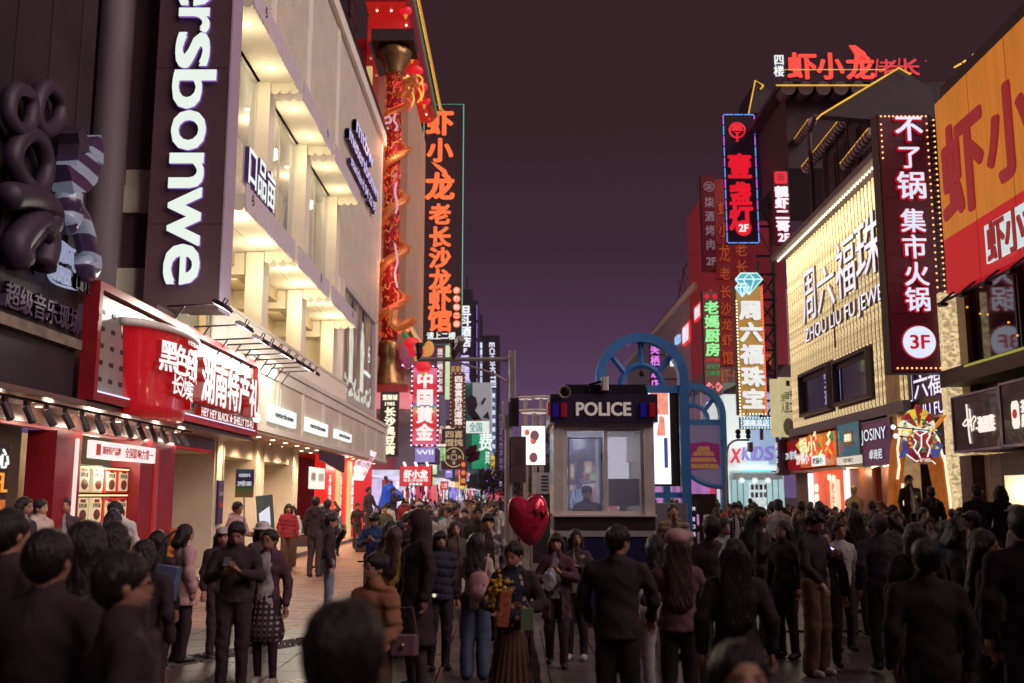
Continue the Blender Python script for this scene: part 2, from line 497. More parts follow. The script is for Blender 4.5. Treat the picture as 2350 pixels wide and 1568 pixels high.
e = c_.color_ramp.elements; e[0].position = .38; e[0].color = lin(40, 24, 60); e[1].position = .66; e[1].color = lin(150, 130, 110)
for p_, q_ in ((.46, (70, 44, 80)), (.52, (80, 84, 62)), (.58, (100, 92, 60))): x_ = e.new(p_); x_.color = lin(*q_)
n.links.new(c_.outputs[0], bs.inputs['Emission Color']); bs.inputs['Emission Strength'].default_value = .8; m_pic.cycles.emission_sampling = 'NONE'
B().box(45.7, 55.9, -.06, 0, 6.7, 11.7).to('picture', m_pic, bb)
gl = glow('picture_white', (214, 214, 196), .95, var=.2, scale=1.5)
fig = lambda x, z, s: [(x + a * s, z + b2 * s) for a, b2 in ((-.5, 0), (-.42, 1.1), (-.55, 1.9), (-.3, 2.5), (-.08, 2.62), (-.14, 2.9), (-.1, 3.2), (.1, 3.2), (.14, 2.9), (.1, 2.62), (.36, 2.45), (.6, 1.7), (.45, 1.0), (.5, 0))]
for x, s_, z0 in ((48.6, 1.18, 7.5), (52.2, 1.25, 7.4)):
 B().slab(fig(x, z0, s_)[::-1], -.075, -.065).to('figure', gl, bb)
 B().ball((0, 0, 0), .3, 8, 5, (1, .12, 1.2)).to('hair', mat('print_dark', (.05, .03, .04)), bb, loc=(x, -.08, z0 + 3.2 * s_))
fb = B()
for k in range(60): fb.ball((45.9 + rnd.random() * 9.8, -.08, 6.8 + abs(rnd.gauss(0, .45))), rnd.uniform(.1, .22), 6, 3, (1, .1, 1))
fb.to('flowers', gl, bb, kind='stuff')
word(bb, 'metersbonwe', 54.0, 8.6, 2.4, .3, WHITE, y=-.09, d=.01, ry=R(0))
word(bb, 'ら', 54.6, 9.7, .5, .9, WHITE, y=-.09, d=.01)
# fascia with light boxes above the doors
fa = B(); fa.box(26.05, 55.5, -1.0, -.2, 3.82, 5.49); fsc = fa.to('fascia', CREAM, st)
B().box(26.0, 55.7, -1.12, -.6, 5.7, 5.86).to('cornice', m_clad, st)
b_ = B(); b_.box(26.05, 55.6, -1.06, -1.0, 5.36, 5.69); b_.box(26.05, 55.6, -1.05, -1.0, 3.78, 3.95); b_.to('moulding', m_clad, st)
pb = B()
for x in (29.6, 33.2, 36.8, 40.4, 44.0, 47.6, 51.2, 54.6):
 B().box(x - .09, x + .09, -1.05, -1.0, 3.96, 5.35).to('fascia_rib', m_clad, st)
 B().box(x + .35, x + .4, -1.03, -1.0, 4.1, 5.2).to('fascia_rib', m_clad, st)
B().box(24.0, 55.5, -1.0, 2.2, 3.7, 3.78).to('soffit', mat('soffit_paint', (.66, .5, .36), .7, 0, .06), st)
m_lb = glow('lightbox_white', (232, 236, 232), 1.2, sample=True)
for l, t, r, b2, in ((612, 927, 671, 974), (695, 957, 745, 996), (765, 985, 800, 1013)):
 y0, y1, z0, z1 = *(onx(l, (t + b2) / 2, -7)[0], onx(r, (t + b2) / 2, -7)[0]), onx(l, b2 - 8, -7)[1], onx(l, t, -7)[1]
 lb = B().bbox(y0, y1, -1.14, -1.0, z0, z1, .02).to('lightbox', m_lb, st)
 word(lb, 'metersbonwe', (y0 + y1) / 2, (z0 + z1) / 2, (y1 - y0) * .72, .17, BLACKP, y=-1.142, d=.01)
for i in range(16):
 for j, yy in enumerate((-.6, .1)):
  x = 27.4 + i * 1.75 + j * .6
  B().lathe([(.07, -.015), (.07, 0)], 0, 0, 10).to('downlight', m_light, st, loc=(x, yy, 3.7))
  if j == 0 and i < 13: lamp(st, (x, yy, 3.5), 170, (1, .66, .40), .12, 'SPOT', 150)
# door bays
pil = [(22.6, 23.3), (26.6, 27.5), (31.0, 31.95), (36.2, 37.0)]
for a, b2 in pil:
 q = B(); q.box(a, b2, -.1, 1.3, .15, 3.7); q.box(a + .12, a + .16, -.14, -.1, .3, 3.6); q.box(b2 - .16, b2 - .12, -.14, -.1, .3, 3.6); q.box(a - .03, b2 + .03, -.14, -.1, .15, .3)
 q.to('pilaster', CREAM, st)
m_door = mat('door_panel', (.7, .6, .42), .35, 0, .05, 1.5)
for (a, b2), (c2, d2) in zip(pil, pil[1:]):
 B().box(b2, c2, .05, 1.3, 3.1, 3.7).to('lintel', CREAM, st)
 dd = B().box(b2, c2, 1.2, 1.26, .15, 3.1).to('door', m_door, st)
 q = B(); q.box(b2 + .9, b2 + .96, 1.12, 1.2, .15, 3.1); q.box(b2 + .02, b2 + .08, 1.12, 1.2, .15, 3.1); q.box(b2 + .08, c2 - .02, 1.12, 1.2, 3.02, 3.1); q.box(c2 - .08, c2 - .02, 1.12, 1.2, .15, 3.02)
 q.to('frame', mat('brown_frame', (.12, .07, .045), .4, 0, .1), dd)
 q = B().tube([(b2 + 1.1, 1.08, .9), (b2 + 1.1, 1.08, 1.5)], .02); q.to('handle', METAL_G, dd)
B().box(22.6, 37.2, -.75, 2.4, 0.003, .15).to('step', mat('step_stone', (.4, .34, .26), .45, 0, .15, 2), st)
B().box(22.6, 37.2, 1.3, 2.4, .15, 3.7).to('back_wall', m_int, st)
nb = B().bbox(26.75, 27.25, -.2, -.1, 1.25, 2.4, .01).to('notice_board', mat('navy_plastic', (.05, .03, .09), .4, 0, .1), st)
word(nb, '营业时间', 27.0, 2.05, .34, .12, mat('pale_print', (.5, .4, .6)), y=-.202, d=.004)
word(nb, '10:00', 27.0, 1.75, .3, .12, mat('red_print', (.6, .08, .05)), y=-.202, d=.004)
# balustrade of the first floor
br = B(); br.box(24.3, 44.6, -.62, -.5, 6.86, 6.94); br.box(24.3, 44.6, -.6, -.52, 5.72, 5.8); bal = br.to('balustrade', m_clad, st)
bm_ = B().bbox(-.045, .045, -.59, -.53, 5.8, 6.86, .01).mesh('baluster'); bm_.materials.append(m_clad)
k = 0; x = 24.4
while x < 44.5:
 link('baluster', bm_, bal, loc=(x, 0, 0)); x += .16
cv = B()
x = 24.35
while x < 44.5:
 cv.tube([(x, -.46, 5.8), (x + .03, -.44, 6.3), (x, -.46, 6.8)], .05, 6); x += .11
cv.to('curtain', mat('cream_drape', (.6, .52, .36), .9, 0, .1), bal)
# end wall towards the camera, with rounded pale edge
B().box(24.22, 24.6, .9, 7.5, 6.45, 34).to('end_wall', m_purple, st)
m_grey = mat('pale_mauve_panel', (.30, .24, .27), .5, 0, .06, .7)
B().lathe([(.42, 6.3), (.42, 34)], 24.1, 2.15, 20).to('rounded_edge', m_grey, st, smooth=True)
B().box(24.0, 24.22, .85, 1.9, 6.4, 7.55).to('soffit_panel', CREAM, st)
B().box(22.6, 24.2, .2, 2.3, 5.75, 6.38).to('canopy_box', mat('brown_canopy', (.09, .055, .06), .5, 0, .15), st)
# tall blade sign
bl = thing('blade_sign', 'tall plum blade sign with upright white letters on the cream store', 'sign', (0, 23.4, 0))
B().box(-8.83, -7.02, 0, .8, 6.4, 27).to('face_panel', m_purple, bl)
B().box(-7.02, -6.98, -.01, .82, 6.38, 27).to('side_panel', mat('mauve_side', (.4, .33, .42), .45, 0, .05), bl)
m_lw = glow('letter_white', (224, 234, 224), 1.08, sample=True, var=.02)
m_ls = glow('letter_edge', (120, 84, 170), .9)
# letters of "metersbonwe" turned a quarter clockwise, reading downwards
def blade_letter(ch, ytop, ybot, wpx):
 a = at(420, ytop, 23.3); b2 = at(420, ybot, 23.3)
 zc = (a.z + b2.z) / 2; h = a.z - b2.z; w = wpx * 23.3 / F_PX
 word(bl, ch, -7.92 + {'b': .08}.get(ch, 0.0), zc, h, w, m_lw, m_ls, y=-.02, d=.09, bold=.018, ry=R(90), name='letter')
H_ = 1 / 2.0
for ch, t_, b2, w in (('e', -62, 14, 86), ('r', 18, 76, 77), ('s', 74, 157, 84), ('b', 160, 250, 106), ('o', 253, 345, 84), ('n', 351, 432, 84), ('w', 430, 565, 80), ('e', 560, 654, 86)):
 blade_letter(ch, t_, b2, w)
for z in (8.5, 12.5, 17): B().box(-8.84, -7.03, -.006, 0, z, z + .012).to('panel_joint', BLACKP, bl)
# figures in the show windows
def mannequin(name, lab, x, y, z, m, h=1.75):
 p = thing(name, lab, 'mannequin', (-8, 0, 0), LEFT)
 q = B(); q.lathe([(.02, z), (.25, z + .01), (.2, z + .04), (.2, z + .5), (.26, z + .85), (.2, z + 1.05), (.27, z + 1.35), (.2, z + 1.45), (.05, z + 1.5), (.05, z + 1.57), (.1, z + 1.62), (.1, z + 1.75), (.03, z + h + .05)], x, y, 12)
 q.to('dressed_body', m, p, smooth=True); return p
mannequin('mannequin', 'dark dressed mannequin in the nearest upper show window', 28.2, .9, 11.3, mat('dark_cloth', (.05, .04, .05)))
mannequin('mannequin', 'mannequin in black jacket in the middle upper show window', 32.6, .9, 11.3, MATS['dark_cloth'])
for lab, x, h, m_ in (('slim sparkling cone tree in the middle upper show window', 35.4, 2.4, mat('sparkle_tan', (.3, .24, .17), .35, .4, .7, 14)),
                      ('tall black cone tree in the far upper show window', 39.0, 3.6, mat('sparkle_black', (.04, .03, .03), .35, .4, .8, 14)),
                      ('tall bronze cone tree beside the black one in the far upper window', 40.4, 2.9, MATS['sparkle_tan'])):
 t_ = thing('cone_tree', lab, 'decoration', (-8, 0, 0), LEFT)
 B().lathe([(.42, 11.16), (.36, 11.9), (.27, 12.6), (.04, 11.16 + h)], x, 1.0, 14).to('cone', m_, t_)
# ================================================================== RED SNACK SHOP (left)
rsh = thing('snack_shop', 'red snack shop with giant paper cup on its sign', 'shop', (-6.8, 0, 0), LEFT)
m_rd = mat('red_paint', (.30, .012, .02), .4, 0, .12)
m_rg = glow('red_glow', (190, 18, 30), .55, sample=True)
m_pan = mat('sign_steel', (.33, .34, .31), .35, .35, .2, 1.2)
B().box(16.0, 26.0, 0, .12, 3.66, 5.3).to('sign_panel', m_pan, rsh)
b_ = B(); frame(b_, 15.84, 26.16, 3.52, 5.46, .13, -.12, .14); b_.to('sign_frame', m_rd, rsh)
B().box(15.98, 26.0, -.11, 0, 3.645, 3.68).to('light_strip', glow('strip_light', (205, 210, 235), 1.4), rsh)
pm = B().box(-.07, .07, -.012, 0, -.035, .035).mesh('slot'); pm.materials.append(BLACKP)
for i in range(22):
 for j in range(5):
  if 3 <= i < 9 or (i > 9 and 1 <= j): continue
  link('slot', pm, rsh, loc=(16.3 + i * .44, -.002, 3.9 + j * .28))
# cup
cx, rx_, ry_ = 18.65, 1.55, .62
def cup_ring(z, r): return [(cx + rx_ * r * math.cos(a), -ry_ * r * math.sin(a) - .002, z) for a in [math.pi * k / 24 for k in range(25)]]
cb = B(); prof = [(3.42, .80), (3.6, .83), (4.3, .91), (4.96, .99)]
for z, r in prof: cb.v += cup_ring(z, r)
for i in range(len(prof) - 1):
 for k in range(24): cb.f.append((i * 25 + k + 1, i * 25 + k, (i + 1) * 25 + k, (i + 1) * 25 + k + 1))
cb.f.append(tuple(range(24, -1, -1))[::-1])
m_cup = mat('cup_red', (.45, .01, .02), .28, 0, .08, emit=lin(214, 14, 30), estr=.26, coat=.4, sample=False)
cup = cb.to('paper_cup', m_cup, rsh, smooth=True)
B().tube(cup_ring(5.0, 1.03), .075, 8).to('cup_rim', mat('cup_rim_white', (.75, .72, .66), .4, 0, .05), cup, smooth=True)
m_wl = glow('sign_white', (236, 232, 232), 1.15, sample=True)
m_rs = glow('sign_red_side', (190, 24, 20), .5)
def on_cup(ch, ang, z, w, h, bold=.03):
 r = 1.0 * (.83 + (z - 3.6) / 1.36 * .16)
 a = R(ang); x = cx + rx_ * r * math.cos(a); y = -ry_ * r * math.sin(a)
 nx, ny = math.cos(a) / rx_, -math.sin(a) / ry_
 rot = math.atan2(nx, -ny)
 me = glyph_mesh(ch, m_wl, m_rs, bold, not ch.isascii())
 link('character', me, cup, basis=Matrix.Translation((x, y, z)) @ Matrix.Rotation(rot, 4, 'Z') @ Matrix.Diagonal((w, .1, h, 1)))
for i, ch in enumerate('黑色经典'): on_cup(ch, 122 - i * 20, 4.5 - .02 * i, .62, .6)
for i, ch in enumerate('长沙臭豆腐'): on_cup(ch, 106 - i * 14, 4.03 - .02 * i, .42, .4)
for i, ch in enumerate('HEIHEI'): on_cup(ch, 92 - i * 6, 4.86, .1, .08, .02)
for i in range(11):
 a = 140 - i * 9
 on_cup('I', a, 3.72, .05, .14, .03) if i > 8 else None
row_text(rsh, '湖南特产礼', 20.9, 25.75, 4.45, 1.0, m_wl, m_rs, y=-.05, d=.2, bold=.035)
word(rsh, 'HEY HEY BLACK ★ SHELLY TO-FU', 23.4, 3.8, 4.3, .22, m_wl, m_rs, y=-.05, d=.12, bold=.03)
B().ball((0, 0, 0), .12, 8, 5).to('round_lamp', WHITE, rsh, loc=(25.75, -.2, 3.98))
# wall lamp at the near edge of the sign
B().tube([(15.9, -.3, 5.0), (16.3, -.25, 4.98)], .05).to('wall_lamp', WHITE, rsh)
# flood lights on arms above the sign
m_fl = glow('flood_lens', (216, 214, 226), 2.2)
def flood(x, z, Xo, L=.62, big=True):
 q = B(); q.tube([(x, .1, z), (x, -Xo, z + .05)], .02, 6); q.tube([(x, 0, z - .35), (x, -.25, z + .02)], .018, 6)
 arm = q.to('lamp_arm', METAL_D, rsh)
 q = B(); q.box(-L / 2, L / 2, -.13, .13, -.03, .03); q.box(-L / 2 + .05, L / 2 - .05, -.1, .1, .03, .06); q.tube([(-.1, 0, .05), (-.1, 0, .16), (.1, 0, .16), (.1, 0, .05)], .014, 6)
 h = link('lamp_head', q.mesh(), arm, basis=Matrix.Translation((x, -Xo, z)) @ Matrix.Rotation(R(28), 4, 'X')); h.data.materials.append(METAL_D)
 if big:
  link('lamp_lens', B().box(-L / 2 + .04, L / 2 - .04, -.11, .11, -.036, -.031).mesh(), arm, basis=h.matrix_basis.copy()).data.materials.append(m_fl)
  lamp(arm, (x, -Xo + .05, z - .12), 115, (1.0, .95, .82), .12)
for x, z, o_, bg_ in ((19.6, 5.75, 1.0, 1), (21.3, 5.62, 1.0, 1), (22.7, 5.55, 1.0, 1), (23.8, 5.6, .95, 0), (24.7, 5.6, .95, 0), (25.6, 5.6, .95, 1), (26.5, 5.6, .95, 0), (27.4, 5.6, .95, 0), (28.3, 5.6, .95, 1), (29.2, 5.6, .95, 0)):
 flood(x, z, o_, .66, bool(bg_))
# soffit, tracks and shop front under the sign
B().box(12.5, 26.2, .0, 3.4, 3.42, 3.5).to('soffit', mat('walnut_soffit', (.16, .075, .06), .3, 0, .25, 1.0), rsh)
for i in range(12):
 x = 13.6 + i * .82
 l_ = B().lathe([(.055, -.01), (.055, 0)], 0, 0, 8).to('downlight', m_light, rsh, loc=(x, .5 + .35 * (i % 2), 3.42))
 if i % 2: lamp(rsh, (x, .7, 3.2), 8, (1, .72, .55), .06)
B().tube([(13.2, .15, 3.36), (21.6, .15, 3.36)], .025, 6).to('track_rail', METAL_D, rsh)
tm = B(); tm.box(-.03, .03, -.03, .03, -.08, 0); tm.tube([(0, 0, -.1), (.0, -.12, -.32)], .055, 10)
tme = tm.mesh('track_spot'); tme.materials.append(BLACKP)
for i in range(13): link('track_spot', tme, rsh, basis=Matrix.Translation((13.6 + i * .62, .15, 3.35)) @ Matrix.Rotation(rnd.uniform(-.3, .3), 4, 'Z'))
B().box(12.5, 26.0, 1.0, 1.06, 3.1, 3.16).to('red_strip', m_rg, rsh)
B().box(12.5, 26.0, .95, 1.3, 3.16, 3.42).to('bulkhead', MATS['walnut_soffit'], rsh)
B().box(16.9, 17.9, .9, 1.4, .02, 3.1).to('column', m_rd, rsh)
B().box(17.62, 17.7, .86, .9, .3, 3.0).to('light_strip', glow('warm_strip', (255, 214, 204), 1.1), rsh)
B().box(20.5, 22.6, .8, 1.4, .02, 3.16).to('column', m_rd, rsh)
B().box(21.3, 21.42, .74, .8, .4, 3.0).to('edge_trim', m_rg, rsh)
B().box(17.9, 20.5, 2.3, 2.4, .02, 3.16).to('back_wall', mat('dim_wall', (.3, .2, .13), .8), rsh)
B().box(17.9, 20.5, .9, 2.3, .02, 1.42).to('counter', m_rd, rsh)
B().box(13.0, 16.9, 1.5, 1.6, .02, 3.2).to('side_wall', mat('brown_wall', (.13, .09, .07), .7, 0, .15), rsh)
B().box(12.4, 14.2, 1.2, 1.5, .02, 3.2).to('dark_post', BLACKP, rsh)
lamp(rsh, (19.2, 1.3, 3.0), 60, (1, .86, .62), .15)
lamp(rsh, (19.2, .3, 2.6), 5, (1, .4, .35), .15)
ns = B().box(17.75, 20.95, .66, .74, 2.66, 2.98).to('name_board', glow('board_white', (240, 226, 222), 1.1), rsh)
m_rt = glow('red_text', (196, 26, 22), .8)
word(ns, '湖南特产品牌', 18.65, 2.82, .85, .15, m_rt, y=.66, d=.006)
word(ns, '全国影响力第一', 20.05, 2.82, 1.5, .2, m_rt, y=.66, d=.006)
B().box(17.95, 18.12, .645, .66, 2.72, 2.92).to('emblem', m_rt, ns)
# shelves with snack packs seen through the window
sh = thing('display_shelf', 'window shelf of snack packs under the white name board', 'shelf', (-6.8, 0, 0), LEFT)
for z in (1.5, 2.05, 2.56): B().box(17.95, 20.45, 1.0, 1.35, z - .03, z).to('shelf_board', METAL_D, sh)
for z in (2.05, 2.56): B().box(17.95, 20.45, 1.0, 1.03, z - .06, z - .031).to('edge_light', glow('shelf_light', (255, 214, 150), 1.6), sh)
m_pk = [mat('pack_cream', (.75, .68, .5), .4, 0, .1, emit=lin(225, 205, 150), estr=.35), mat('pack_red', (.55, .05, .04), .4, 0, .1, emit=lin(210, 50, 40), estr=.3)]
m_food = mat('food_print', (.2, .05, .03), .4, 0, .6, 12)
cols = ['far left', 'second', 'third', 'right']
for i, z in enumerate((2.06, 1.5)):
 for j in range(4):
  x = 18.1 + j * .62
  k = 0 if j < 2 else 1
  row = 'upper' if i == 0 else 'lower'
  pos = ('first', 'second', 'third', 'last')[j]
  pk = thing('snack_pack', '%s snack pack, %s of four on the %s window shelf' % (('cream', 'red')[k], pos, row), 'snack pack', (-6.8, 0, 0), LEFT, 'snack packs on the window shelf')
  q = B().bbox(x, x + .5, 1.02, 1.1, z - .0, z + .46, .02).to('bag', m_pk[k], pk)
  B().box(x + .03, x + .47, 1.008, 1.02, z + .03, z + .4).to('label_print', m_pk[0], pk)
  B().ball((x + .27, 1.006, z + .15), .13, 12, 4, (1.2, .06, .8)).to('food_picture', m_food, pk)
  B().box(x + .15, x + .35, .998, 1.008, z + .38, z + .43).to('tag', m_rd, pk)
  word(pk, '长沙臭豆腐', x + .25, z + .32, .34, .08, BLACKP, y=1.008, d=.003)
lamp(sh, (19.2, .85, 2.45), 20, (1, .85, .6), .2)
# ================================================================== DARK BAR with sculpted creatures (far left)
bar = thing('bar_building', 'unlit dark bar front at the left edge with creature sculptures', 'building', (-7, 0, 0), LEFT)
m_bar = mat('bar_wall', (.024, .013, .017), .6, 0, .3, .8)
B().box(-14, 15.78, 0, 7, 3.55, 34).to('wall', m_bar, bar)
B().box(-14, 15.8, -.1, 0, 4.3, 4.46).to('ledge', mat('concrete_ledge', (.22, .18, .14), .8, 0, .5, 3), bar)
B().box(-14, 15.7, 1.6, 7, 0, 3.5).to('shop_wall', mat('bar_low', (.03, .016, .02), .7, 0, .3), bar)
pl = B()
for k in range(16): pl.box(.2 + k * 1.0, .24 + k * 1.0, -.03, 0, 5.2, 33)
pl.to('panel_joint', BLACKP, bar)
m_lv = mat('lilac_letter', (.08, .052, .1), .4, .2, .4, 3)
row_text(bar, '超级音乐现场', 13.35, 15.75, 4.74, .4, m_lv, m_lv, y=0, d=.08, bold=.02)
m_cr = mat('creature_plum', (.036, .021, .04), .55, .0, .15, 1.5)
m_stripe = mat('creature_stripes', (.5, .5, .55), .3, 0, 0, coat=.4)
n = m_stripe.node_tree; bs = n.nodes['Principled BSDF']; t_ = n.nodes.new('ShaderNodeTexCoord'); w_ = n.nodes.new('ShaderNodeTexWave'); c_ = n.nodes.new('ShaderNodeValToRGB')
w_.bands_direction = 'Z'; w_.inputs['Scale'].default_value = .75; w_.inputs['Distortion'].default_value = 2.5; w_.inputs['Detail'].default_value = 1
c_.color_ramp.interpolation = 'CONSTANT'; c_.color_ramp.elements[0].color = lin(60, 42, 70); c_.color_ramp.elements[1].position = .5; c_.color_ramp.elements[1].color = lin(140, 152, 170)
n.links.new(t_.outputs['Object'], w_.inputs[0]); n.links.new(w_.outputs[0], c_.inputs[0]); n.links.new(c_.outputs[0], bs.inputs['Base Color']); n.links.new(c_.outputs[0], bs.inputs['Emission Color'])
bs.inputs['Emission Strength'].default_value = .2; m_stripe.cycles.emission_sampling = 'NONE'
def smooth_pts(P, k=4, closed=False):
 P = [Vector(p) for p in P]; out = []; n_ = len(P)
 for i in range(n_ if closed else n_ - 1):
  g_ = lambda j: P[j % n_] if closed else P[max(0, min(n_ - 1, j))]
  a, b2, c2, d2 = g_(i - 1), g_(i), g_(i + 1), g_(i + 2)
  for q in range(k):
   t = q / k
   out.append(.5 * ((2 * b2) + (c2 - a) * t + (2 * a - 5 * b2 + 4 * c2 - d2) * t * t + (3 * b2 - a - 3 * c2 + d2) * t ** 3))
 if not closed: out.append(P[-1])
 return out
def stroke(P, r, closed=False, X=-6.8, y=-.2):
 q = []
 for px, py in P:
  Y, Z = onx(px, py, X); q.append((Y, y, Z))
 q = smooth_pts(q, 4, closed)
 b2 = B(); b2.tube(q, r, 8, closed); return b2
creature = thing('creature_sign', 'dark glossy curled creature letters on the bar front', 'sign', (-7, 0, 0), LEFT)
for P, r, cl in (([(45, 205), (72, 230), (68, 285), (45, 300), (22, 270), (25, 222)], .11, True), ([(115, 200), (138, 240), (130, 285), (100, 300), (82, 268), (92, 215)], .12, True),
                 ([(60, 310), (32, 350), (42, 400), (85, 440), (108, 385), (92, 325)], .13, True), ([(14, 452), (70, 452), (116, 486), (108, 520), (92, 536)], .2, False),
                 ([(46, 606), (38, 556), (88, 508), (110, 556), (98, 612)], .2, False), ([(100, 520), (60, 560), (56, 600)], .15, False), ([(112, 500), (132, 516)], .12, False)):
 stroke(P, r, cl).to('curl', m_cr, creature, smooth=True)
beast = thing('striped_creature_sign', 'striped pale horned creature figure on the dark bar front', 'sign', (-7, 0, 0), LEFT)
def outline(P, y0=-.42, y1=-.1, X=-6.8):
 q = [onx(px, py, X) for px, py in P]; b2 = B(); b2.slab([(a, z) for a, z in q], y0, y1); return b2
outline([(118, 378), (128, 396), (136, 440), (170, 442), (192, 418), (199, 384), (186, 356), (166, 348), (146, 356), (144, 382)][::-1]).to('head', m_stripe, beast)
outline([(146, 356), (150, 330), (146, 306), (158, 290), (168, 312), (174, 350)][::-1]).to('horn', m_cr, beast)
outline([(176, 345), (186, 318), (200, 310), (208, 345), (206, 378), (192, 368)][::-1]).to('horn', m_stripe, beast)
stroke([(152, 446), (146, 470), (156, 484), (138, 514)], .2, False, y=-.26).to('body', m_stripe, beast, smooth=True)
stroke([(160, 486), (176, 512), (190, 560), (200, 606), (188, 624), (178, 596)], .18, False, y=-.26).to('leg', m_stripe, beast, smooth=True)
bt = thing('bar_name_sign', 'crooked outlined bar name under the striped creature', 'sign', (-7, 0, 0), LEFT)
m_bt = glow('cool_white', (150, 158, 190), .8)
for i, ch in enumerate('BEAST'):
 Y, Z = onx(121 + i * 10, 570 + i * 5, -6.8); word(bt, ch, Y, Z, .14, .34 - .02 * i, m_bt, y=-.2, d=.05, name='letter')
for i, ch in enumerate('SUPER LIVE'):
 Y, Z = onx(118 + i * 9, 622 + i * 4, -6.8)
 if ch != ' ': word(bt, ch, Y, Z, .12, .24, m_cr if i > 5 else m_bt, y=-.2, d=.05, name='letter')
stroke([(116, 556), (140, 552), (168, 578), (172, 620), (200, 640), (196, 664), (150, 658), (118, 640), (112, 600)], .02, True, y=-.18).to('outline_tube', m_bt, bt, smooth=True)
# bright little sign at the extreme left edge, low
ls = thing('stall_sign', 'small bright stall menu sign at the left edge low down', 'sign', (-7, 0, 0), LEFT)
y0, z0 = onx(0, 1200, -6.9); y1, z1 = onx(19, 1020, -6.9)
B().box(y0 - 1.2, y1, -.12, -.04, z0, z1).to('board', BLACKP, ls)
word(ls, '心', y1 - .14, z1 - .2, .26, .26, WHITE, y=-.12, d=.02); word(ls, 'FL', y1 - .16, z1 - .52, .3, .26, glow('amber', (240, 150, 50), 1.1), y=-.12, d=.02)
B().box(y1 - .34, y1 - .02, -.13, -.12, z0 + .15, z1 - .75).to('picture', mat('amber_print', (.5, .2, .05), .4, 0, .7, 9, emit=lin(200, 100, 40), estr=.5), ls)
# ================================================================== helpers for signs that face along the street
def csign(name, lab, l, t, r, b, Y, face, d=.25, frame_m=None, ft=.06, group=None, arm=None, cat='sign'):
 cx, z, w, h = px_box(l, t, r, b, Y)
 s = thing(name, lab, cat, (cx, Y, z), 0, group)
 B().bbox(-w / 2, w / 2, 0, d, 0, h, .01).to('box', frame_m or METAL_D, s)
 B().box(-w / 2 + ft, w / 2 - ft, -.012, 0, ft, h - ft).to('face_panel', face, s)
 if arm:                                     # steel arms to the wall, +1 or -1 for its side, and their length
  sg, L = arm
  for k in range(max(2, int(h / 2.2))):
   zz = h * (k + .5) / max(2, int(h / 2.2))
   B().tube([(sg * w / 2, d / 2, zz), (sg * (w / 2 + L), d / 2, zz)], .05, 6).to('bracket', METAL_D, s)
 return s, w, h
def bulb_edge(s, w, h, m, step=.25, r=.035, y=-.03, inset=.05, name='bulb'):
 pts = []
 n = max(2, int(w / step)); k = max(2, int(h / step))
 for i in range(n + 1):
  x = -w / 2 + inset + (w - 2 * inset) * i / n; pts += [(x, y, inset), (x, y, h - inset)]
 for i in range(1, k):
  z = inset + (h - 2 * inset) * i / k; pts += [(-w / 2 + inset, y, z), (w / 2 - inset, y, z)]
 return bulbs(s, pts, r, m, name)
def neon_rect(s, w, h, m, y=-.03, r=.02, inset=0.0):
 B().tube([(-w / 2 + inset, y, inset), (w / 2 - inset, y, inset), (w / 2 - inset, y, h - inset), (-w / 2 + inset, y, h - inset)], r, 6, True).to('neon_tube', m, s)
# ================================================================== POLICE BOOTH
cxb, zb, wb, hb = px_box(1271, 970, 1502, 1186, 16.0)
bo = thing('police_booth', 'small police booth with white window frame and navy roof', 'kiosk', (cxb, 16.0, 0))
m_navy = mat('navy_panel', (.035, .022, .05), .35, .0, .15, 2, coat=.3)
m_blue = mat('booth_blue', (.018, .018, .075), .4, 0, .15, 2)
m_wf = mat('white_frame', (.8, .73, .65), .4, 0, .14, 3)
zt = zb + hb; hw = wb / 2
D = 1.7
B().bbox(-hw + .02, hw - .02, .02, D, 0.03, zb - .31, .03).to('lower_wall', m_blue, bo)
B().bbox(-hw, hw, 0, D + .02, zb - .31, zb - .41 + .19, .02).to('white_band', mat('band_white', (.5, .46, .45), .5, 0, .1), bo)
B().box(-hw, hw, 0, D + .02, zb - .41 + .195, zb).to('mid_panel', mat('aubergine_panel', (.05, .03, .035), .45, 0, .15), bo)
B().box(-hw - .02, hw + .02, -.05, .15, zb, zb + .03).to('sill', m_wf, bo)
cw = .16
fr = B()
for x0, x1 in ((-hw, -hw + cw), (hw - cw, hw)):
 fr.box(x0, x1, 0, .12, zb + .03, zt - .08); fr.box(x0, x1, D - .12, D, zb + .03, zt - .08)
fr.box(-hw, hw, 0, .12, zt - .08, zt + .02); fr.box(-hw, hw, D - .12, D, zt - .08, zt + .02)
for x in (-hw, hw - .12): fr.box(x, x + .12, .12, D - .12, zt - .08, zt + .02)
fr.to('corner_frame', m_wf, bo)
xm = at(1391, 1080, 16.0).x - cxb
for yy in (.03, D - .09):
 for x0, x1, dy in ((-hw + cw, xm + .02, 0), (xm - .02, hw - cw, .03)):
  s_ = B(); frame(s_, x0, x1, zb + .03, zt - .08, .055, yy + dy, yy + dy + .03); so = s_.to('sash', m_wf, bo)
  B().box(x0 + .055, x1 - .055, yy + dy + .012, yy + dy + .016, zb + .085, zt - .135).to('pane', mat('hazy_glass', (.5, .56, .72), .22, 0, .25, 2.5, alpha=.3, coat=.4), so)
s_ = B(); frame(s_, -hw + cw + .07, xm - .06, zb + .1, zt - .24, .02, .022, .03); s_.to('inner_sash', mat('aluminium', (.5, .48, .5), .35, .6, .1), bo)
B().box(xm - .075, xm - .055, .0, .03, zb + .9, zb + 1.0).to('latch', METAL_D, bo)
for x in (-hw + .0, hw - .03): B().box(x, x + .03, .12, D - .12, zb + .03, zb + .5).to('side_wall', m_wf, bo)
B().box(-hw + .003, -hw + .02, .12, D - .12, zb + .5, zt - .08).to('side_pane', GLASS, bo)
B().box(-hw + .03, hw - .03, .7, D - .2, zb - .02, zb + .06).to('desk', mat('desk_grey', (.3, .28, .34), .5), bo)
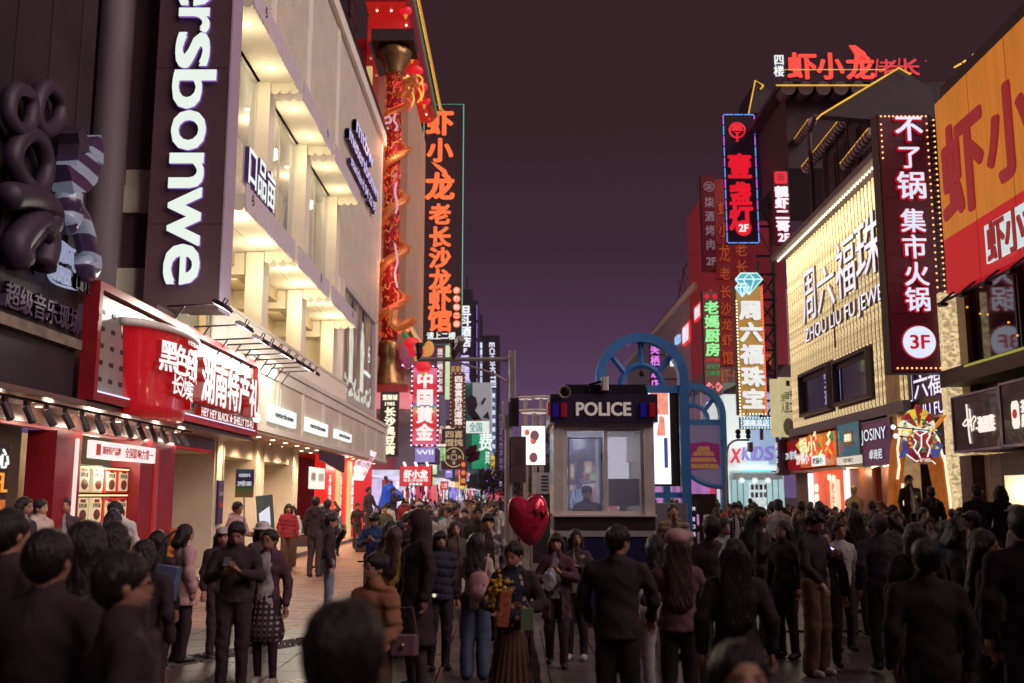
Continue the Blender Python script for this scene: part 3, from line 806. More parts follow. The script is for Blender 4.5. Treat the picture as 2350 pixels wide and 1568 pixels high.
# roof
zr0 = at(1380, 970, 16).z; zr1 = at(1380, 906, 16).z; zr2 = at(1380, 881, 16).z
rw0 = (1509 - 1260) / F_PX * 16 / 2 * .99
B().bbox(-rw0, rw0, -.1, D + .1, zr0, zr1, .02).to('roof', m_navy, bo)
rl = B()
for k in range(4): rl.box(-rw0 + .22 + .01 * k, rw0 - .14 - .01 * k, -.02 + .01 * k, D, zr1 + (zr2 - zr1) * k / 4, zr1 + (zr2 - zr1) * (k + .8) / 4)
rl.to('roof_louvre', mat('roof_black', (.02, .013, .024), .4, 0, .2), bo)
word(bo, 'POLICE', at(1385, 940, 15.9).x - cxb, at(1385, 939, 15.9).z, 127 * 15.9 / F_PX, 32 * 15.9 / F_PX, mat('cream_letter', (.7, .64, .56), .5, 0, .05, emit=(.6, .52, .45), estr=.35), y=-.105, d=.02, bold=.035, name='lettering')
for x0, x1, m_, nm in ((1268, 1282, (30, 20, 150), 'blue'), (1287, 1300, (150, 10, 20), 'red'), (1469, 1483, (30, 20, 150), 'blue'), (1490, 1503, (190, 14, 30), 'red')):
 a = at(x0, 940, 15.9).x - cxb; b2 = at(x1, 940, 15.9).x - cxb; zz = at(1380, 941, 15.9).z
 q = B()
 for k in range(5): q.bbox(a, b2, -.15, -.105, zz - .11 + k * .045, zz - .07 + k * .045, .008)
 q.to('beacon_lamp', mat('lens_' + nm, lin(*m_)[:3], .2, 0, .1, coat=.5, emit=lin(*m_), estr=.25), bo)
B().box(-rw0 - .03, -rw0, -.05, .15, zr0 + .12, zr0 + .32).to('side_lamp', mat('lens_red2', (.3, .02, .02), .2, emit=lin(190, 30, 30), estr=.4), bo)
# interior
lamp(bo, (-.2, .3, zt - .15), 26, (.72, .8, 1.0), .15)
B().box(.1, .5, .75, 1.15, zt - .02, zt).to('ceiling_light', SOFTWHITE, bo)
B().box(-hw + .03, hw - .03, .12, D - .12, zt + .0, zt + .02).to('ceiling', m_wf, bo)
q = B(); q.box(.42, .72, .5, .62, zt - .62, zt - .22); ac = q.to('air_conditioner', m_wf, bo)
mon = thing('desk_monitor', 'black monitor inside the police booth', 'monitor', (cxb + .25, 16.9, zb + .06))
B().box(-.1, .42, 0, .05, .1, .55).to('screen', BLACKP, mon); B().box(.1, .2, 0, .2, 0, .1).to('stand', BLACKP, mon)
btl = thing('water_bottle', 'small clear bottle on the booth desk', 'bottle', (cxb + .05, 16.75, zb + .06))
B().lathe([(.03, 0), (.032, .02), (.032, .13), (.014, .17), (.014, .19)], 0, 0, 10).to('bottle', mat('bottle_glass', (.7, .75, .8), .1, 0, 0, alpha=.5), btl)
B().lathe([(.016, .19), (.016, .21)], 0, 0, 10).to('cap', m_wf, btl)
# horn speaker and camera on the roof
hn = at(1295, 901, 15.8)
ho = thing('horn_speaker', 'round horn loudspeaker on the corner of the booth roof', 'loudspeaker', (hn.x, 15.85, hn.z))
q = B(); n0 = len(q.v)
prof = [(.1, -.12), (.095, -.13), (.05, -.02), (.03, .1), (.05, .1), (.05, .2)]
for r_, y_ in prof:
 for k in range(18): q.v.append((r_ * math.cos(k * math.pi / 9), y_, r_ * math.sin(k * math.pi / 9)))
for i in range(len(prof) - 1):
 for k in range(18): q.f.append((i * 18 + k, (i + 1) * 18 + k, (i + 1) * 18 + (k + 1) % 18, i * 18 + (k + 1) % 18))
q.to('horn', mat('horn_beige', (.35, .3, .27), .5, 0, .1), ho, smooth=True)
B().ball((0, -.03, 0), .035, 8, 5).to('driver', METAL_D, ho)
B().tube([(.0, .05, 0), (.0, .15, -.1)], .02, 6).to('bracket', METAL_D, ho)
cm = at(1388, 897, 15.9)
cmo = thing('booth_camera', 'white bullet camera on the booth roof', 'camera', (cm.x, 15.9, cm.z))
B().bbox(-.055, .055, -.1, .12, 0, .22, .02).to('housing', m_wf, cmo); B().tube([(-.055, .0, .15), (-.25, .05, .1), (-.25, .05, -.0)], .02, 6).to('mount', METAL_D, cmo)
# ================================================================== BLUE ARCHES
m_ab = mat('arch_blue', (.09, .33, .8), .35, 0, .12, 2, coat=.4)
def arch(Y, lab, xr_px, yb_px, R0=1.02):
 xr = at(xr_px, yb_px, Y).x; zb_ = at(xr_px, 893, 22).z
 cx = xr - R0
 a = thing('blue_arch', lab, 'arch', (cx, Y, 0), 0, 'blue fan-topped arches behind the booth')
 t = .1; rc = R0 - t
 zc = zb_ + .02
 q = B(); zu = zc + .2; pts = [(rc, 0, 0.02), (rc, 0, zu)] + [(rc * math.cos(an), 0, zu + rc * math.sin(an)) for an in [math.pi * k / 24 for k in range(1, 24)]] + [(-rc, 0, zu), (-rc, 0, 0.02)]
 # box-section tube
 n0 = 0
 for i, p in enumerate(pts):
  if i <= 1: u = Vector((1, 0, 0))
  elif i >= len(pts) - 2: u = Vector((-1, 0, 0))
  else: u = Vector((p[0], 0, p[2] - zu)).normalized()
  P = Vector(p)
  for du, dy in ((t, -.17), (t, .17), (-t, .17), (-t, -.17)): q.v.append(tuple(P + u * du + Vector((0, dy, 0))))
 for i in range(len(pts) - 1):
  for k in range(4): q.f.append((i * 4 + k, i * 4 + (k + 1) % 4, i * 4 + 4 + (k + 1) % 4, i * 4 + 4 + k))
 q.to('arch_frame', m_ab, a)
 B().box(-rc + t, rc - t, -.12, .12, zc - .12, zc + .05).to('crossbeam', m_ab, a)
 ri = .46
 B().tube([(ri * math.cos(an), 0, zc + .05 + ri * math.sin(an)) for an in [math.pi * k / 16 for k in range(17)]], .045, 4, flat=1.6).to('inner_arc', m_ab, a)
 for dg in (38, 90, 142):
  c_, s_ = math.cos(R(dg)), math.sin(R(dg))
  B().tube([(ri * c_, 0, zc + .05 + ri * s_), ((rc - t) * c_, 0, zu + (rc - t) * s_)], .045, 4, flat=1.5).to('spoke', m_ab, a)
 return a, cx, zc, rc, t
a1, acx, azc, arc_, at_ = arch(22.0, 'nearer blue arch rising just behind the police booth', 1578, 900)
B().box(-arc_ + .1, arc_ - .1, -.08, .08, 1.95, 2.07).to('lower_bar', m_ab, a1)
B().ball((0, -.05, azc - .0 + .32), .07, 8, 6).to('dome_camera', METAL_D, a1)
# LED screen in the near arch
x0 = at(1372, 1000, 21.9).x - acx; x1 = at(1538, 1000, 21.9).x - acx
scr = thing('led_screen', 'bright white LED advertising screen behind the booth', 'screen', (acx, 21.9, 0))
zt_, zb2 = at(1500, 900, 21.9).z, at(1500, 1111, 21.9).z
m_led = glow('led_white', (238, 232, 246), 1.6, sample=True, var=.03)
B().box(-arc_ + .12, arc_ - .12, .02, .14, zb2 - .05, zt_ + .03).to('casing', BLACKP, scr)
B().box(x0, x1, 0, .02, zb2, zt_).to('display', m_led, scr)
B().box(x1 - .42, x1 - .03, -.004, 0, zt_ - .5, zt_ - .02).to('picture', glow('peach_print', (244, 150, 130), 1.0, var=.3, scale=9), scr)
B().box(x1 - .14, x1 - .06, -.004, 0, zb2 + .35, zb2 + 1.0).to('picture', glow('blue_print', (60, 76, 150), .9), scr)
B().slab([(x1 - .3, zb2 + 1.05), (x1 - .22, zb2 + 1.5), (x1 - .12, zb2 + 1.45), (x1 - .1, zb2 + 1.05)], -.005, 0).to('picture', MATS['peach_print'], scr)
cab = thing('grey_cabinet', 'grey metal utility cabinet beside the booth under the arch', 'cabinet', (at(1540, 1200, 20.5).x, 20.5, 0))
B().bbox(-.45, .35, 0, .6, .03, 1.85, .02).to('body', mat('cabinet_grey', (.3, .28, .32), .45, 0, .1), cab); B().box(-.05, -.04, -.01, 0, .1, 1.8).to('door_seam', BLACKP, cab)
a2, acx2, azc2, arc2, _ = arch(32.0, 'farther blue arch holding a round picture panel', 1664, 960)
# curved lower panel with the pavilion picture
q = B(); pts = [(arc2 - .1, azc2 - .12), (-arc2 + .1, azc2 - .12)]
zmid = at(1640, 985, 32).z; zlow = at(1640, 1118, 32).z
for k in range(0, 13):
 an = math.pi + (math.pi / 2) * k / 12
 pts.append((arc2 - .1 + (2 * arc2 - .2) * math.cos(an), zmid + (zmid - zlow) * math.sin(an)))
q.slab(pts[::-1], -.05, .05)
m_pv = mat('pavilion_print', (.2, .18, .24), .5, 0, .15, 2, emit=lin(96, 84, 112), estr=.55)
q.to('picture_panel', m_pv, a2)
rim = [(p[0], -.06, p[1]) for p in pts[2:]]
B().tube(rim, .085, 6).to('panel_rim', m_ab, a2)
hill = [(-.95, 3.15), (-.5, 3.5), (-.1, 3.75), (.4, 3.8), (.8, 3.7), (.8, 2.95), (-.6, 2.85)]
zo = azc2 - 4.45
B().slab([(x_, z_ + zo) for x_, z_ in hill][::-1], -.056, -.051).to('hill_print', mat('mauve_print', (.14, .03, .1), .5, 0, .2, 3, emit=lin(110, 24, 76), estr=.6), a2)
q = B()
for k, (w_, z_) in enumerate(((.75, 2.95), (.62, 3.15), (.5, 3.35), (.3, 3.5))): q.slab([(.3 - w_ / 1.3, z_ + zo), (.3 + w_ / 1.5, z_ + zo), (.3 + w_ / 1.8, z_ + .14 + zo), (.3 - w_ / 1.6, z_ + .14 + zo)], -.062 - k * .001, -.057)
q.to('pavilion_print', mat('gold_print', (.3, .18, .08), .5, 0, .6, 9, emit=lin(150, 100, 60), estr=.5), a2, kind='stuff')
column_text(a2, '杜甫江阁', -.62, 4.05 + zo, 3.1 + zo, .17, BLACKP, y=-.052, d=.004)
bdk = thing('dark_board', 'dark blank board behind the blue arch legs', 'sign', (at(1610, 1190, 30).x, 30, 0))
B().bbox(-.5, .45, 0, .1, 1.45, 2.05, .01).to('board', BLACKP, bdk); B().box(-.06, .06, 0, .08, .03, 1.45).to('post', METAL_D, bdk)
# grey totem with a pictogram
tt = at(1590, 1150, 25); to = thing('information_post', 'slim grey information post with white pictograms by the arch leg', 'signpost', (tt.x, 25, 0))
B().bbox(-.09, .09, 0, .12, .03, tt.z, .02).to('post', mat('totem_grey', (.08, .07, .08), .4, 0, .1), to)
word(to, '↗', 0, tt.z - .2, .1, .1, SOFTWHITE, y=-.002, d=.004); column_text(to, '目口目', 0, tt.z - .35, tt.z - .9, .1, SOFTWHITE, y=-.002, d=.004)
# ================================================================== CAMERA POLE
pb_ = at(1166, 1228, 20); pz = at(1175, 805, 20).z; po_x = at(1167, 1000, 20).x
po = thing('camera_pole', 'grey steel pole with a long arm of cameras left of the booth', 'pole', (po_x, 20, 0))
m_pole = mat('pole_grey', (.36, .33, .33), .45, .3, .15, 3)
B().lathe([(.2, .03), (.2, .06), (.085, .07), (.075, 3.4), (.07, 3.6)], 0, 0, 14).to('shaft', m_pole, po, smooth=False)
zt_ = at(1175, 975, 20).z
B().bbox(.0, .15, -.07, .07, zt_, pz, .03).to('upper_shaft', m_pole, po)
za = at(1100, 825, 20).z; xa = at(958, 825, 20).x - po_x
B().tube([(.0, 0, za), (xa, 0, za)], .045, 8).to('arm', m_pole, po)
zb3 = at(1165, 880, 20).z
B().tube([(.02, 0, zb3), (-.3, 0, zb3 + .2), (-.9, 0, za - .1), (-1.15, 0, za)], .025, 6).to('brace', m_pole, po)
for px, py in ((961, 806), (1041, 806)):
 p_ = at(px, py, 20); x_ = p_.x - po_x
 q = B(); q.lathe([(.05, za), (.06, za + .08), (.075, za + .1), (.075, za + .25), (.09, za + .26), (.09, za + .33)], x_, 0, 12); q.to('dome_camera', METAL_D, po)
q = B(); x_ = at(1052, 800, 20).x - po_x
link('camera', B().bbox(-.07, .07, -.2, .2, -.06, .08, .02).mesh(), po, basis=Matrix.Translation((x_, -.1, za + .28)) @ Matrix.Rotation(R(25), 4, 'Z') @ Matrix.Rotation(R(-30), 4, 'X')).data.materials.append(mat('camera_grey', (.25, .22, .24), .4))
for nm, l, t, r, b, m_ in (('control_box', 1171, 915, 1191, 978, METAL_D), ('terminal_box', 1153, 921, 1160, 985, m_pole), ('equipment_box', 1173, 1003, 1207, 1108, mat('maroon_box', (.11, .065, .075), .5, 0, .15))):
 p0 = at(l, b, 20); p1 = at(r, t, 20)
 q = B().bbox(p0.x - po_x, p1.x - po_x, -.12, .18, p0.z, p1.z, .015).to(nm, m_, po)
 if nm == 'equipment_box':
  for k in range(9): B().box(p0.x - po_x + .08, p1.x - po_x - .07, -.124, -.12, p0.z + .35 + k * .04, p0.z + .36 + k * .04).to('vent_slot', BLACKP, q)
for z_ in (2.4, 3.1): B().box(.05, .16, -.03, .03, z_, z_ + .05).to('clamp', METAL_D, po)
# ================================================================== DISC LAMPS, AD SCREEN, CABINET between pole and booth
for i, (l, r, t, b, px) in enumerate(((1188, 1225, 907, 917, 1206), (1222, 1262, 904, 917, 1240), (1190, 1262, 936, 950, 1219))):
 Y = (44, 46, 40)[i]; p_ = at((l + r) / 2, (t + b) / 2, Y); w_ = (r - l) / F_PX * Y / 2
 dl = thing('disc_street_lamp', ('left upper disc-topped street lamp beside the pole', 'right upper disc-topped street lamp beside the booth roof', 'lower disc-topped street lamp between pole and booth')[i], 'street lamp', (p_.x, Y, 0), 0, 'disc-topped street lamps')
 B().lathe([(.06, p_.z + .06), (w_, p_.z + .03), (w_ + .04, p_.z - .04), (w_ * .9, p_.z - .08)], 0, 0, 20).to('disc', mat('disc_white', (.55, .48, .44), .5, 0, .08), dl)
 B().lathe([(w_ * .85, p_.z - .1), (w_ * .85, p_.z - .085)], 0, 0, 20).to('lens', glow('lens_dim', (216, 190, 190), .9), dl)
 B().lathe([(.12, .03), (.09, p_.z - .08)], 0, 0, 10).to('shaft', m_pole, dl)
s_, w, h = csign('ad_screen', 'glowing white poster screen with small figures right of the pole', 1195, 976, 1253, 1069, 38, glow('poster_white', (240, 240, 232), 1.25, sample=True, var=.02), .3, BLACKP, .03)
for x_, z_, r_, c_ in ((-.25, .82, .1, 'a'), (.05, .74, .17, 'b'), (.0, .62, .12, 'a'), (.0, .2, .16, 'b')):
 B().ball((x_ * w, -.016, z_ * h), r_, 10, 5, (1, .04, 1.2)).to('printed_figure', glow('poster_' + c_, (214, 110, 96) if c_ == 'a' else (120, 70, 80), .9, var=.3, scale=8), s_)
B().box(-.6, -.5, .05, .15, -s_.location.z + .03, 0).to('post', METAL_D, s_); B().box(.5, .6, .05, .15, -s_.location.z + .03, 0).to('post', METAL_D, s_)
p0 = at(1244, 1133, 30); cbn = thing('vent_cabinet', 'pale cabinet with louvre vents left of the booth', 'cabinet', (p0.x, 30, 0))
h1 = at(1244, 1085, 30).z; w_ = 36 / F_PX * 30 / 2
B().bbox(-w_, w_, 0, .6, p0.z, h1, .02).to('body', mat('cabinet_white', (.45, .46, .52), .5, 0, .08), cbn)
B().bbox(-w_ - .05, w_, .02, .6, .03, p0.z - .01, .02).to('base', BLACKP, cbn)
for k in range(5): B().box(-.02, w_ - .05, -.01, 0, p0.z + .08 + k * .1, p0.z + .13 + k * .1).to('louvre', BLACKP, cbn)
# ================================================================== HEART BALLOON
hbx = at(1213, 1190, 10.2)
hb_ = thing('heart_balloon', 'shiny red heart foil balloon floating above the crowd', 'balloon', (hbx.x, 10.2, hbx.z))
q = B(); NU, NV = 28, 18
for j in range(NV + 1):
 ph = math.pi * j / NV
 for i in range(NU):
  th = 2 * math.pi * i / NU
  X_, Z_ = math.sin(ph) * math.cos(th), math.cos(ph)
  a = math.atan2(X_, Z_);
  rad = 1 - .32 * math.exp(-(a / .5) ** 2) + (.12 if abs(a) < 1.3 else 0) * math.sin(abs(a) / 1.3 * math.pi)
  k_ = 1.0 - .33 * max(0, -Z_) ** 1.0 * 1.0
  yy = math.sin(ph) * math.sin(th)
  q.v.append((X_ * rad * .21 * k_, yy * .13 * (1 + .09 * math.sin(Z_ * 46 + X_ * 3) * (1.2 - abs(yy))), Z_ * rad * .27))
for j in range(NV):
 for i in range(NU): q.f.append((j * NU + i, (j + 1) * NU + i, (j + 1) * NU + (i + 1) % NU, j * NU + (i + 1) % NU))
hbm = q.to('foil', mat('red_foil', (.8, .03, .09), .2, .35, .06, 4, .25, 14, coat=.6), hb_, smooth=True)
hbm.rotation_euler = (0, R(-6), 0)
word(hb_, '卡', .06, .06, .09, .1, BLACKP, y=-.128, d=.003, bold=.03); word(hb_, 'V', .15, .04, .06, .07, BLACKP, y=-.1, d=.02, bold=.03); word(hb_, '~~', .07, -.08, .1, .015, BLACKP, y=-.12, d=.003)
B().tube([(0, 0, -.26), (.02, .0, -.34), (.0, -.02, -.9)], .003, 4).to('string', BLACKP, hb_)
# ================================================================== RIGHT SIDE
RD = .0263; RZ = R(-90) - math.atan(RD)
def onr(px, py, off=0.0):
 """point on the right-hand building line, off metres in front of it -> local x, z"""
 a, b = slopes(px, py)
 Y = (11.5 - off - RD * 30) / (a - RD)
 return 30 - Y, CAM_Z + b * Y
def rthing(name, lab, cat, group=None): return thing(name, lab, cat, (11.5, 30, 0), RZ, group)
def rbox(l, t, r, b, off=0.0):
 """rectangle on the right-hand line: left edge measured l, top t / bottom b measured there, right edge r"""
 x0, z1 = onr(l, t, off); _, z0 = onr(l, b, off); x1, _ = onr(r, (t + b) / 2, off)
 return x0, x1, z0, z1
def blk(parent, name, l, t, r, b, Y, d, m, label=None):
 """camera-facing block from its picture rectangle, in the space of a thing at the origin"""
 cx, z, w, h = px_box(l, t, r, b, Y)
 return B().box(cx - w / 2, cx + w / 2, Y, Y + d, z, z + h).to(name, m, parent, label=label)
m_dkwall = mat('dark_wall', (.08, .045, .052), .7, 0, .35, .5)
m_dkwall2 = mat('darker_wall', (.055, .03, .037), .7, 0, .4, .6)  # a deeper tone of the dark wall colour, mottled at random
# ---------------------------------------------------------------- jewellery store with gold ribbed front
js = rthing('jewellery_store', 'gold ribbed jewellery store front lit from above on the right', 'building')
x0, z1 = onr(1800, 600); _, zb4 = onr(1822, 990); x1 = onr(2068, 700)[0]
z1 = 12.1; zb4 = 4.75
m_gold = mat('gold_rib', (.7, .58, .38), .4, .1, .4, 9, .3, 18, emit=lin(226, 200, 150), estr=.6, sample=False)  # patchy glow in the rib material stands for LED light on the ribs
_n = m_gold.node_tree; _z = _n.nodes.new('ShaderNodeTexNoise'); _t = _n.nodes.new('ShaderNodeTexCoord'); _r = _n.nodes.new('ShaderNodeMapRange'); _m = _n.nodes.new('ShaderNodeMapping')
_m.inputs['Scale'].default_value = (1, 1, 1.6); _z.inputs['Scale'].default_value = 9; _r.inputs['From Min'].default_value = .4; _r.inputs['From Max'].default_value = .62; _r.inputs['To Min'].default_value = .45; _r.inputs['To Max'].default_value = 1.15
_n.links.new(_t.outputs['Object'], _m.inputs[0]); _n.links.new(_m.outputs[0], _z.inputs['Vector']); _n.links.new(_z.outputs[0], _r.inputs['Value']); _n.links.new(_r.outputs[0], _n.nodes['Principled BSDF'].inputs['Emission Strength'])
m_gold2 = mat('gold_pale', (.5, .36, .17), .35, .3, .3, 3)
wins = []
for l, t, r, b in ((1836, 862, 1906, 960), (1914, 831, 1998, 936)):
 wins.append(rbox(l, t, r, b))
B().box(x0, x1, .12, 6, zb4, z1).to('wall', mat('rib_backing', (.12, .07, .03), .6), js)
step = .36; x = x0 + .12; k = 0
GM['rib'] = {}
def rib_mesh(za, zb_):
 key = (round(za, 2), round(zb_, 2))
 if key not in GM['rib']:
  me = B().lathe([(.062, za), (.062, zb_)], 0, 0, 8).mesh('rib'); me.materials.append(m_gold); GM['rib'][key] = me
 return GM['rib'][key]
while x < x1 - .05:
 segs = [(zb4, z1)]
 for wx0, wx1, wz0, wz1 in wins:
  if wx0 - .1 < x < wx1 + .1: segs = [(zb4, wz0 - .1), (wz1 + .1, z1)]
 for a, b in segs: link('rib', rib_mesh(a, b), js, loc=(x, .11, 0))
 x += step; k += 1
B().box(x0 - .15, x1 + .05, -.55, .3, z1, z1 + .22).to('cap', mat('slate_cap', (.16, .12, .16), .5, .2, .2), js)
B().box(x0, x1 + .02, -.12, .1, zb4 - .32, zb4).to('base_trim', mat('grey_trim', (.22, .2, .22), .4, .5, .2), js)
m_bw = glow('bulb_warm', (255, 238, 200), 3.0, var=0)
bulbs(js, [(x0 + .15 + i * .3, -.3, z1 - .06) for i in range(int((x1 - x0) / .3))], .05, m_bw, 'bulb')
for i in range(6):
 xx = x0 + (x1 - x0) * (i + .5) / 6
 l_ = lamp(js, (xx, -.8, z1 - .05), 48, (1, .86, .56), .5, 'AREA', rot=(R(14), 0, 0))
 l_.data.shape = 'RECTANGLE'; l_.data.size = (x1 - x0) / 6; l_.data.size_y = .25
for wx0, wx1, wz0, wz1 in wins:
 f = B(); frame(f, wx0, wx1, wz0, wz1, .12, -.12, .12); fo = f.to('window_frame', mat('plum_frame', (.07, .045, .06), .4, .3, .15), js)
 B().box(wx0 + .12, wx1 - .12, .06, .08, wz0 + .12, wz1 - .12).to('pane', GLASS_D, fo)
 B().box(wx0 + .12, wx1 - .12, .04, .06, wz1 - .32, wz1 - .12).to('shade', BLACKP, fo)
m_rf = glow('reflected_sign', (150, 150, 214), .9, var=.3, scale=5)  # mirrored street signs drawn on the panes as glowing characters
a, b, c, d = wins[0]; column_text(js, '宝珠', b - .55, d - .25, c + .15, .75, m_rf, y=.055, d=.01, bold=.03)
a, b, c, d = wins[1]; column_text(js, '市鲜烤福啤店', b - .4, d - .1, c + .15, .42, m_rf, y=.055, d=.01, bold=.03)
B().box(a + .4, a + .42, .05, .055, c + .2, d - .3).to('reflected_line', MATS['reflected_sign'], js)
m_jl = glow('jewel_letter', (236, 230, 240), 1.1); m_jside = mat('jewel_side', (.3, .2, .2), .5)  # sides of the jewellery letters, a dull rose of their own
for ch, px, py, hp, wp in (('周', 1856, 675, 122, 27), ('六', 1893, 660, 100, 34), ('福', 1938, 612, 132, 38), ('珠', 1991, 563, 140, 52), ('宝', 2052, 520, 150, 60)):
 lx, lz = onr(px, py, .3); a = onr(px, py - hp / 2, .3)[1]; b = onr(px, py + hp / 2, .3)[1]; w0 = onr(px - wp / 2, py, .3)[0]; w1 = onr(px + wp / 2, py, .3)[0]
 word(js, ch, lx, lz, (w1 - w0) * 1.3, (a - b) * 1.12, m_jl, m_jside, y=-.2, d=.09, bold=.006, em=True, name='character')
w0, z0 = onr(1847, 765, .3); w1, _ = onr(2068, 650, .3)
zc0 = onr(1847, 765, .3)[1]; zc1 = onr(2030, 690, .3)[1]; xe = onr(2030, 690, .3)[0]
word(js, 'ZHOU LIU FU JEWELRY', (w0 + xe) / 2 + (xe - w0) * .09, 8.05, (xe - w0) * 1.19, .68, m_jl, m_jside, y=-.2, d=.1, bold=.01)
B().box(onr(1925, 800)[0] - .05, onr(1925, 800)[0] + .05, -.14, -.1, 7.2, 9.4).to('cable_cover', BLACKP, js)
# building mass above with the dark upper storeys
ub = rthing('dark_upper_building', 'dark upper storeys with pipes and steel frames above the gold front', 'building')
B().box(x0 - 1.2, x0 + 6, 2.2, 12, z1 + .3, 17.6).to('wall', m_dkwall2, ub); B().box(x0 + 6.01, x1 + 6, 2.2, 12, z1 + .3, 13.4).to('wall', m_dkwall2, ub)
B().box(x0 - .3, x1 + 6, .4, 12, z1 + .24, z1 + .3).to('ledge', m_dkwall, ub)
for k in range(4):
 xx = x0 + .4 + k * 1.5
 q = B(); q.tube([(xx, 1.9, z1 + .3), (xx, 1.9, 17.4)], .05, 6); q.tube([(xx, 1.9, z1 + 1 + (k % 3)), (xx + 1.5, 1.9, z1 + 2.8 + (k % 2))], .035, 6); q.to('steel_frame', m_dkwall, ub)
for k in range(2): B().box(x0 + .8 + k * 3, x0 + 2.6 + k * 3, 2.12, 2.2, 14, 16.6).to('window', GLASS_D, ub)
B().tube([(x0 - .9, 1.6, 12), (x0 - .9, 1.6, 18.2), (x0 + .2, 1.6, 18.6)], .1, 8).to('drain_pipe', m_dkwall, ub)
B().tube([(x0 - .3, 2.0, z1), (x0 - .3, 2.0, 17.5)], .08, 8).to('drain_pipe', m_dkwall, ub)
# traditional roofs outlined in yellow neon
m_tile = mat('roof_tile_dark', (.045, .025, .032), .6, 0, .4, 3)
m_ny = glow('neon_yellow', (232, 176, 52), 1.15, var=.25, scale=1.5)
def neon(parent, pts, Y, r=.035, m=None):
 q = [tuple(at(a, b, y_) - parent.location) for (a, b), y_ in zip(pts, Y if isinstance(Y, (list, tuple)) else [Y] * len(pts))]
 return B().tube(q, r, 6).to('neon_tube', m or m_ny, parent)
rf = thing('tiled_roof', 'dark tiled roof gable outlined with yellow neon on the right', 'roof', (0, 0, 0))
P = [at(1885, 263, 36), at(2063, 156, 36), at(2300, 300, 36)]
B().slab([(P[0].x, P[0].z), (P[1].x, P[1].z), (P[2].x, P[2].z)][::-1], 36.05, 36.5).to('gable', m_tile, rf)
neon(rf, [(1874, 274), (1885, 263), (2063, 156), (2090, 171)], 35.9)
rf2 = thing('tiled_roof', 'long dark tiled roof under the red rooftop characters', 'roof', (0, 0, 0), 0)
a = at(1781, 196, 46); b = at(2040, 196, 46)
B().box(a.x, b.x + 4, 46, 56, a.z - .25, a.z).to('roof_edge', m_tile, rf2)
B().box(a.x + .6, b.x + 4, 46.6, 56, a.z - 4, a.z - .25).to('wall', m_dkwall2, rf2)
for k in range(7):
 p = B(); n0 = 0; p.tube([(a.x + .5 + k * .85, 45.7, a.z - .27), (a.x + .5 + k * .85, 46.6, a.z - .27)], .36, 12); p.to('roof_tile', mat('tile_mauve', (.09, .05, .065), .5, 0, .25, 2), rf2)
neon(rf2, [(1781, 196), (1994, 196)], 45.6)
neon(rf2, [(1800, 160), (2030, 160)], 47, .02)
rf3 = thing('tiled_roof', 'small dark roof corner outlined with yellow neon left of the rooftop characters', 'roof', (0, 0, 0))
q = [at(1720, 258, 54), at(1733, 185, 54), at(1780, 215, 54), at(1790, 262, 54)]
B().slab([(p_.x, p_.z) for p_ in q][::-1], 54.05, 58).to('gable', m_tile, rf3)
neon(rf3, [(1718, 261), (1733, 185), (1752, 196)], 54); neon(rf3, [(1745, 205), (1752, 196)], 54, .05)
nn = thing('neon_line', 'broken yellow neon line on the dark roof above the orange billboard', 'neon light', (0, 0, 0))
for a_, b_ in (((2190, 155), (2206, 146)), ((2210, 143), (2216, 139)), ((2232, 127), (2240, 123))): neon(nn, [a_, b_], 30, .03)
for i, (pa, ya, pb2, yb2, r_) in enumerate((((1816, 346), 48, (1865, 278), 44, .2), ((1850, 388), 45, (1959, 254), 38.3, .22), ((1939, 381), 38, (2005, 301), 34.7, .2))):
 eo = thing('eave_log', ('short ribbed round eave log, uppermost left of three', 'longest ribbed round eave log in the middle of three', 'right ribbed round eave log beside the hotpot sign')[i], 'roof beam', (0, 0, 0), 0, 'ribbed eave logs under the dark roof')
 A, Z_ = at(*pa, ya), at(*pb2, yb2)
 B().tube([A, Z_], r_, 14).to('log', mat('lilac_log', (.3, .2, .27), .5, 0, .3, 2), eo, smooth=False)
 n_ = int((Z_ - A).length / .32)
 for k in range(1, n_):
  c = A.lerp(Z_, k / n_); d_ = (Z_ - A).normalized() * .04
  B().tube([c - d_, c + d_], r_ + .035, 12).to('tile_ring', MATS['tile_mauve'], eo)
 B().tube([A + Vector((-r_, 0, r_ * .5)), Z_ + Vector((-r_, 0, r_ * .5))], .02, 4).to('neon_tube', m_ny, eo)
# rooftop characters
rt = thing('rooftop_sign', 'red rooftop characters glowing against the night sky', 'sign', (0, 49, 0))
m_rl = glow('red_led', (255, 56, 40), 1.2, sample=True, var=.2, scale=9); m_rls = mat('red_side', (.3, .02, .03), .5)
m_rl2 = glow('red_led_dim', (230, 34, 52), .9, var=.2, scale=9)
def pxchar(parent, ch, l, t, r, b, Y, face, side, d=.15, bold=.03, stretch=1.1, name='character'):
 cx, z, w, h = px_box(l, t, r, b, Y); o = parent.location
 return word(parent, ch, cx - o.x, z + h / 2 - o.z, w * stretch, h * stretch, face, side, y=Y - o.y, d=d, bold=bold, em=not ch.isascii(), name=name)
pxchar(rt, '四', 1775, 128, 1797, 152, 49, WHITE, SIDEGLOW); pxchar(rt, '楼', 1775, 154, 1797, 178, 49, WHITE, SIDEGLOW)
for ch, l, t, r, b in (('虾', 1808, 125, 1870, 183), ('小', 1875, 125, 1932, 183), ('龙', 1942, 128, 2002, 184)): pxchar(rt, ch, l, t, r, b, 49, m_rl, m_rls, bold=.04)
for ch, l, t, r, b in (('/', 2005, 140, 2014, 178), ('老', 2015, 140, 2056, 178), ('/', 2056, 138, 2064, 176), ('长', 2064, 138, 2106, 176), ('·', 2120, 135, 2140, 150)): pxchar(rt, ch, l, t, r, b, 49, m_rl2, m_rls, bold=.03)
q = [at(1948, 106, 49), at(1962, 106, 49), at(1986, 124, 49), at(1988, 142, 49), at(1978, 140, 49), at(1966, 134, 49)]
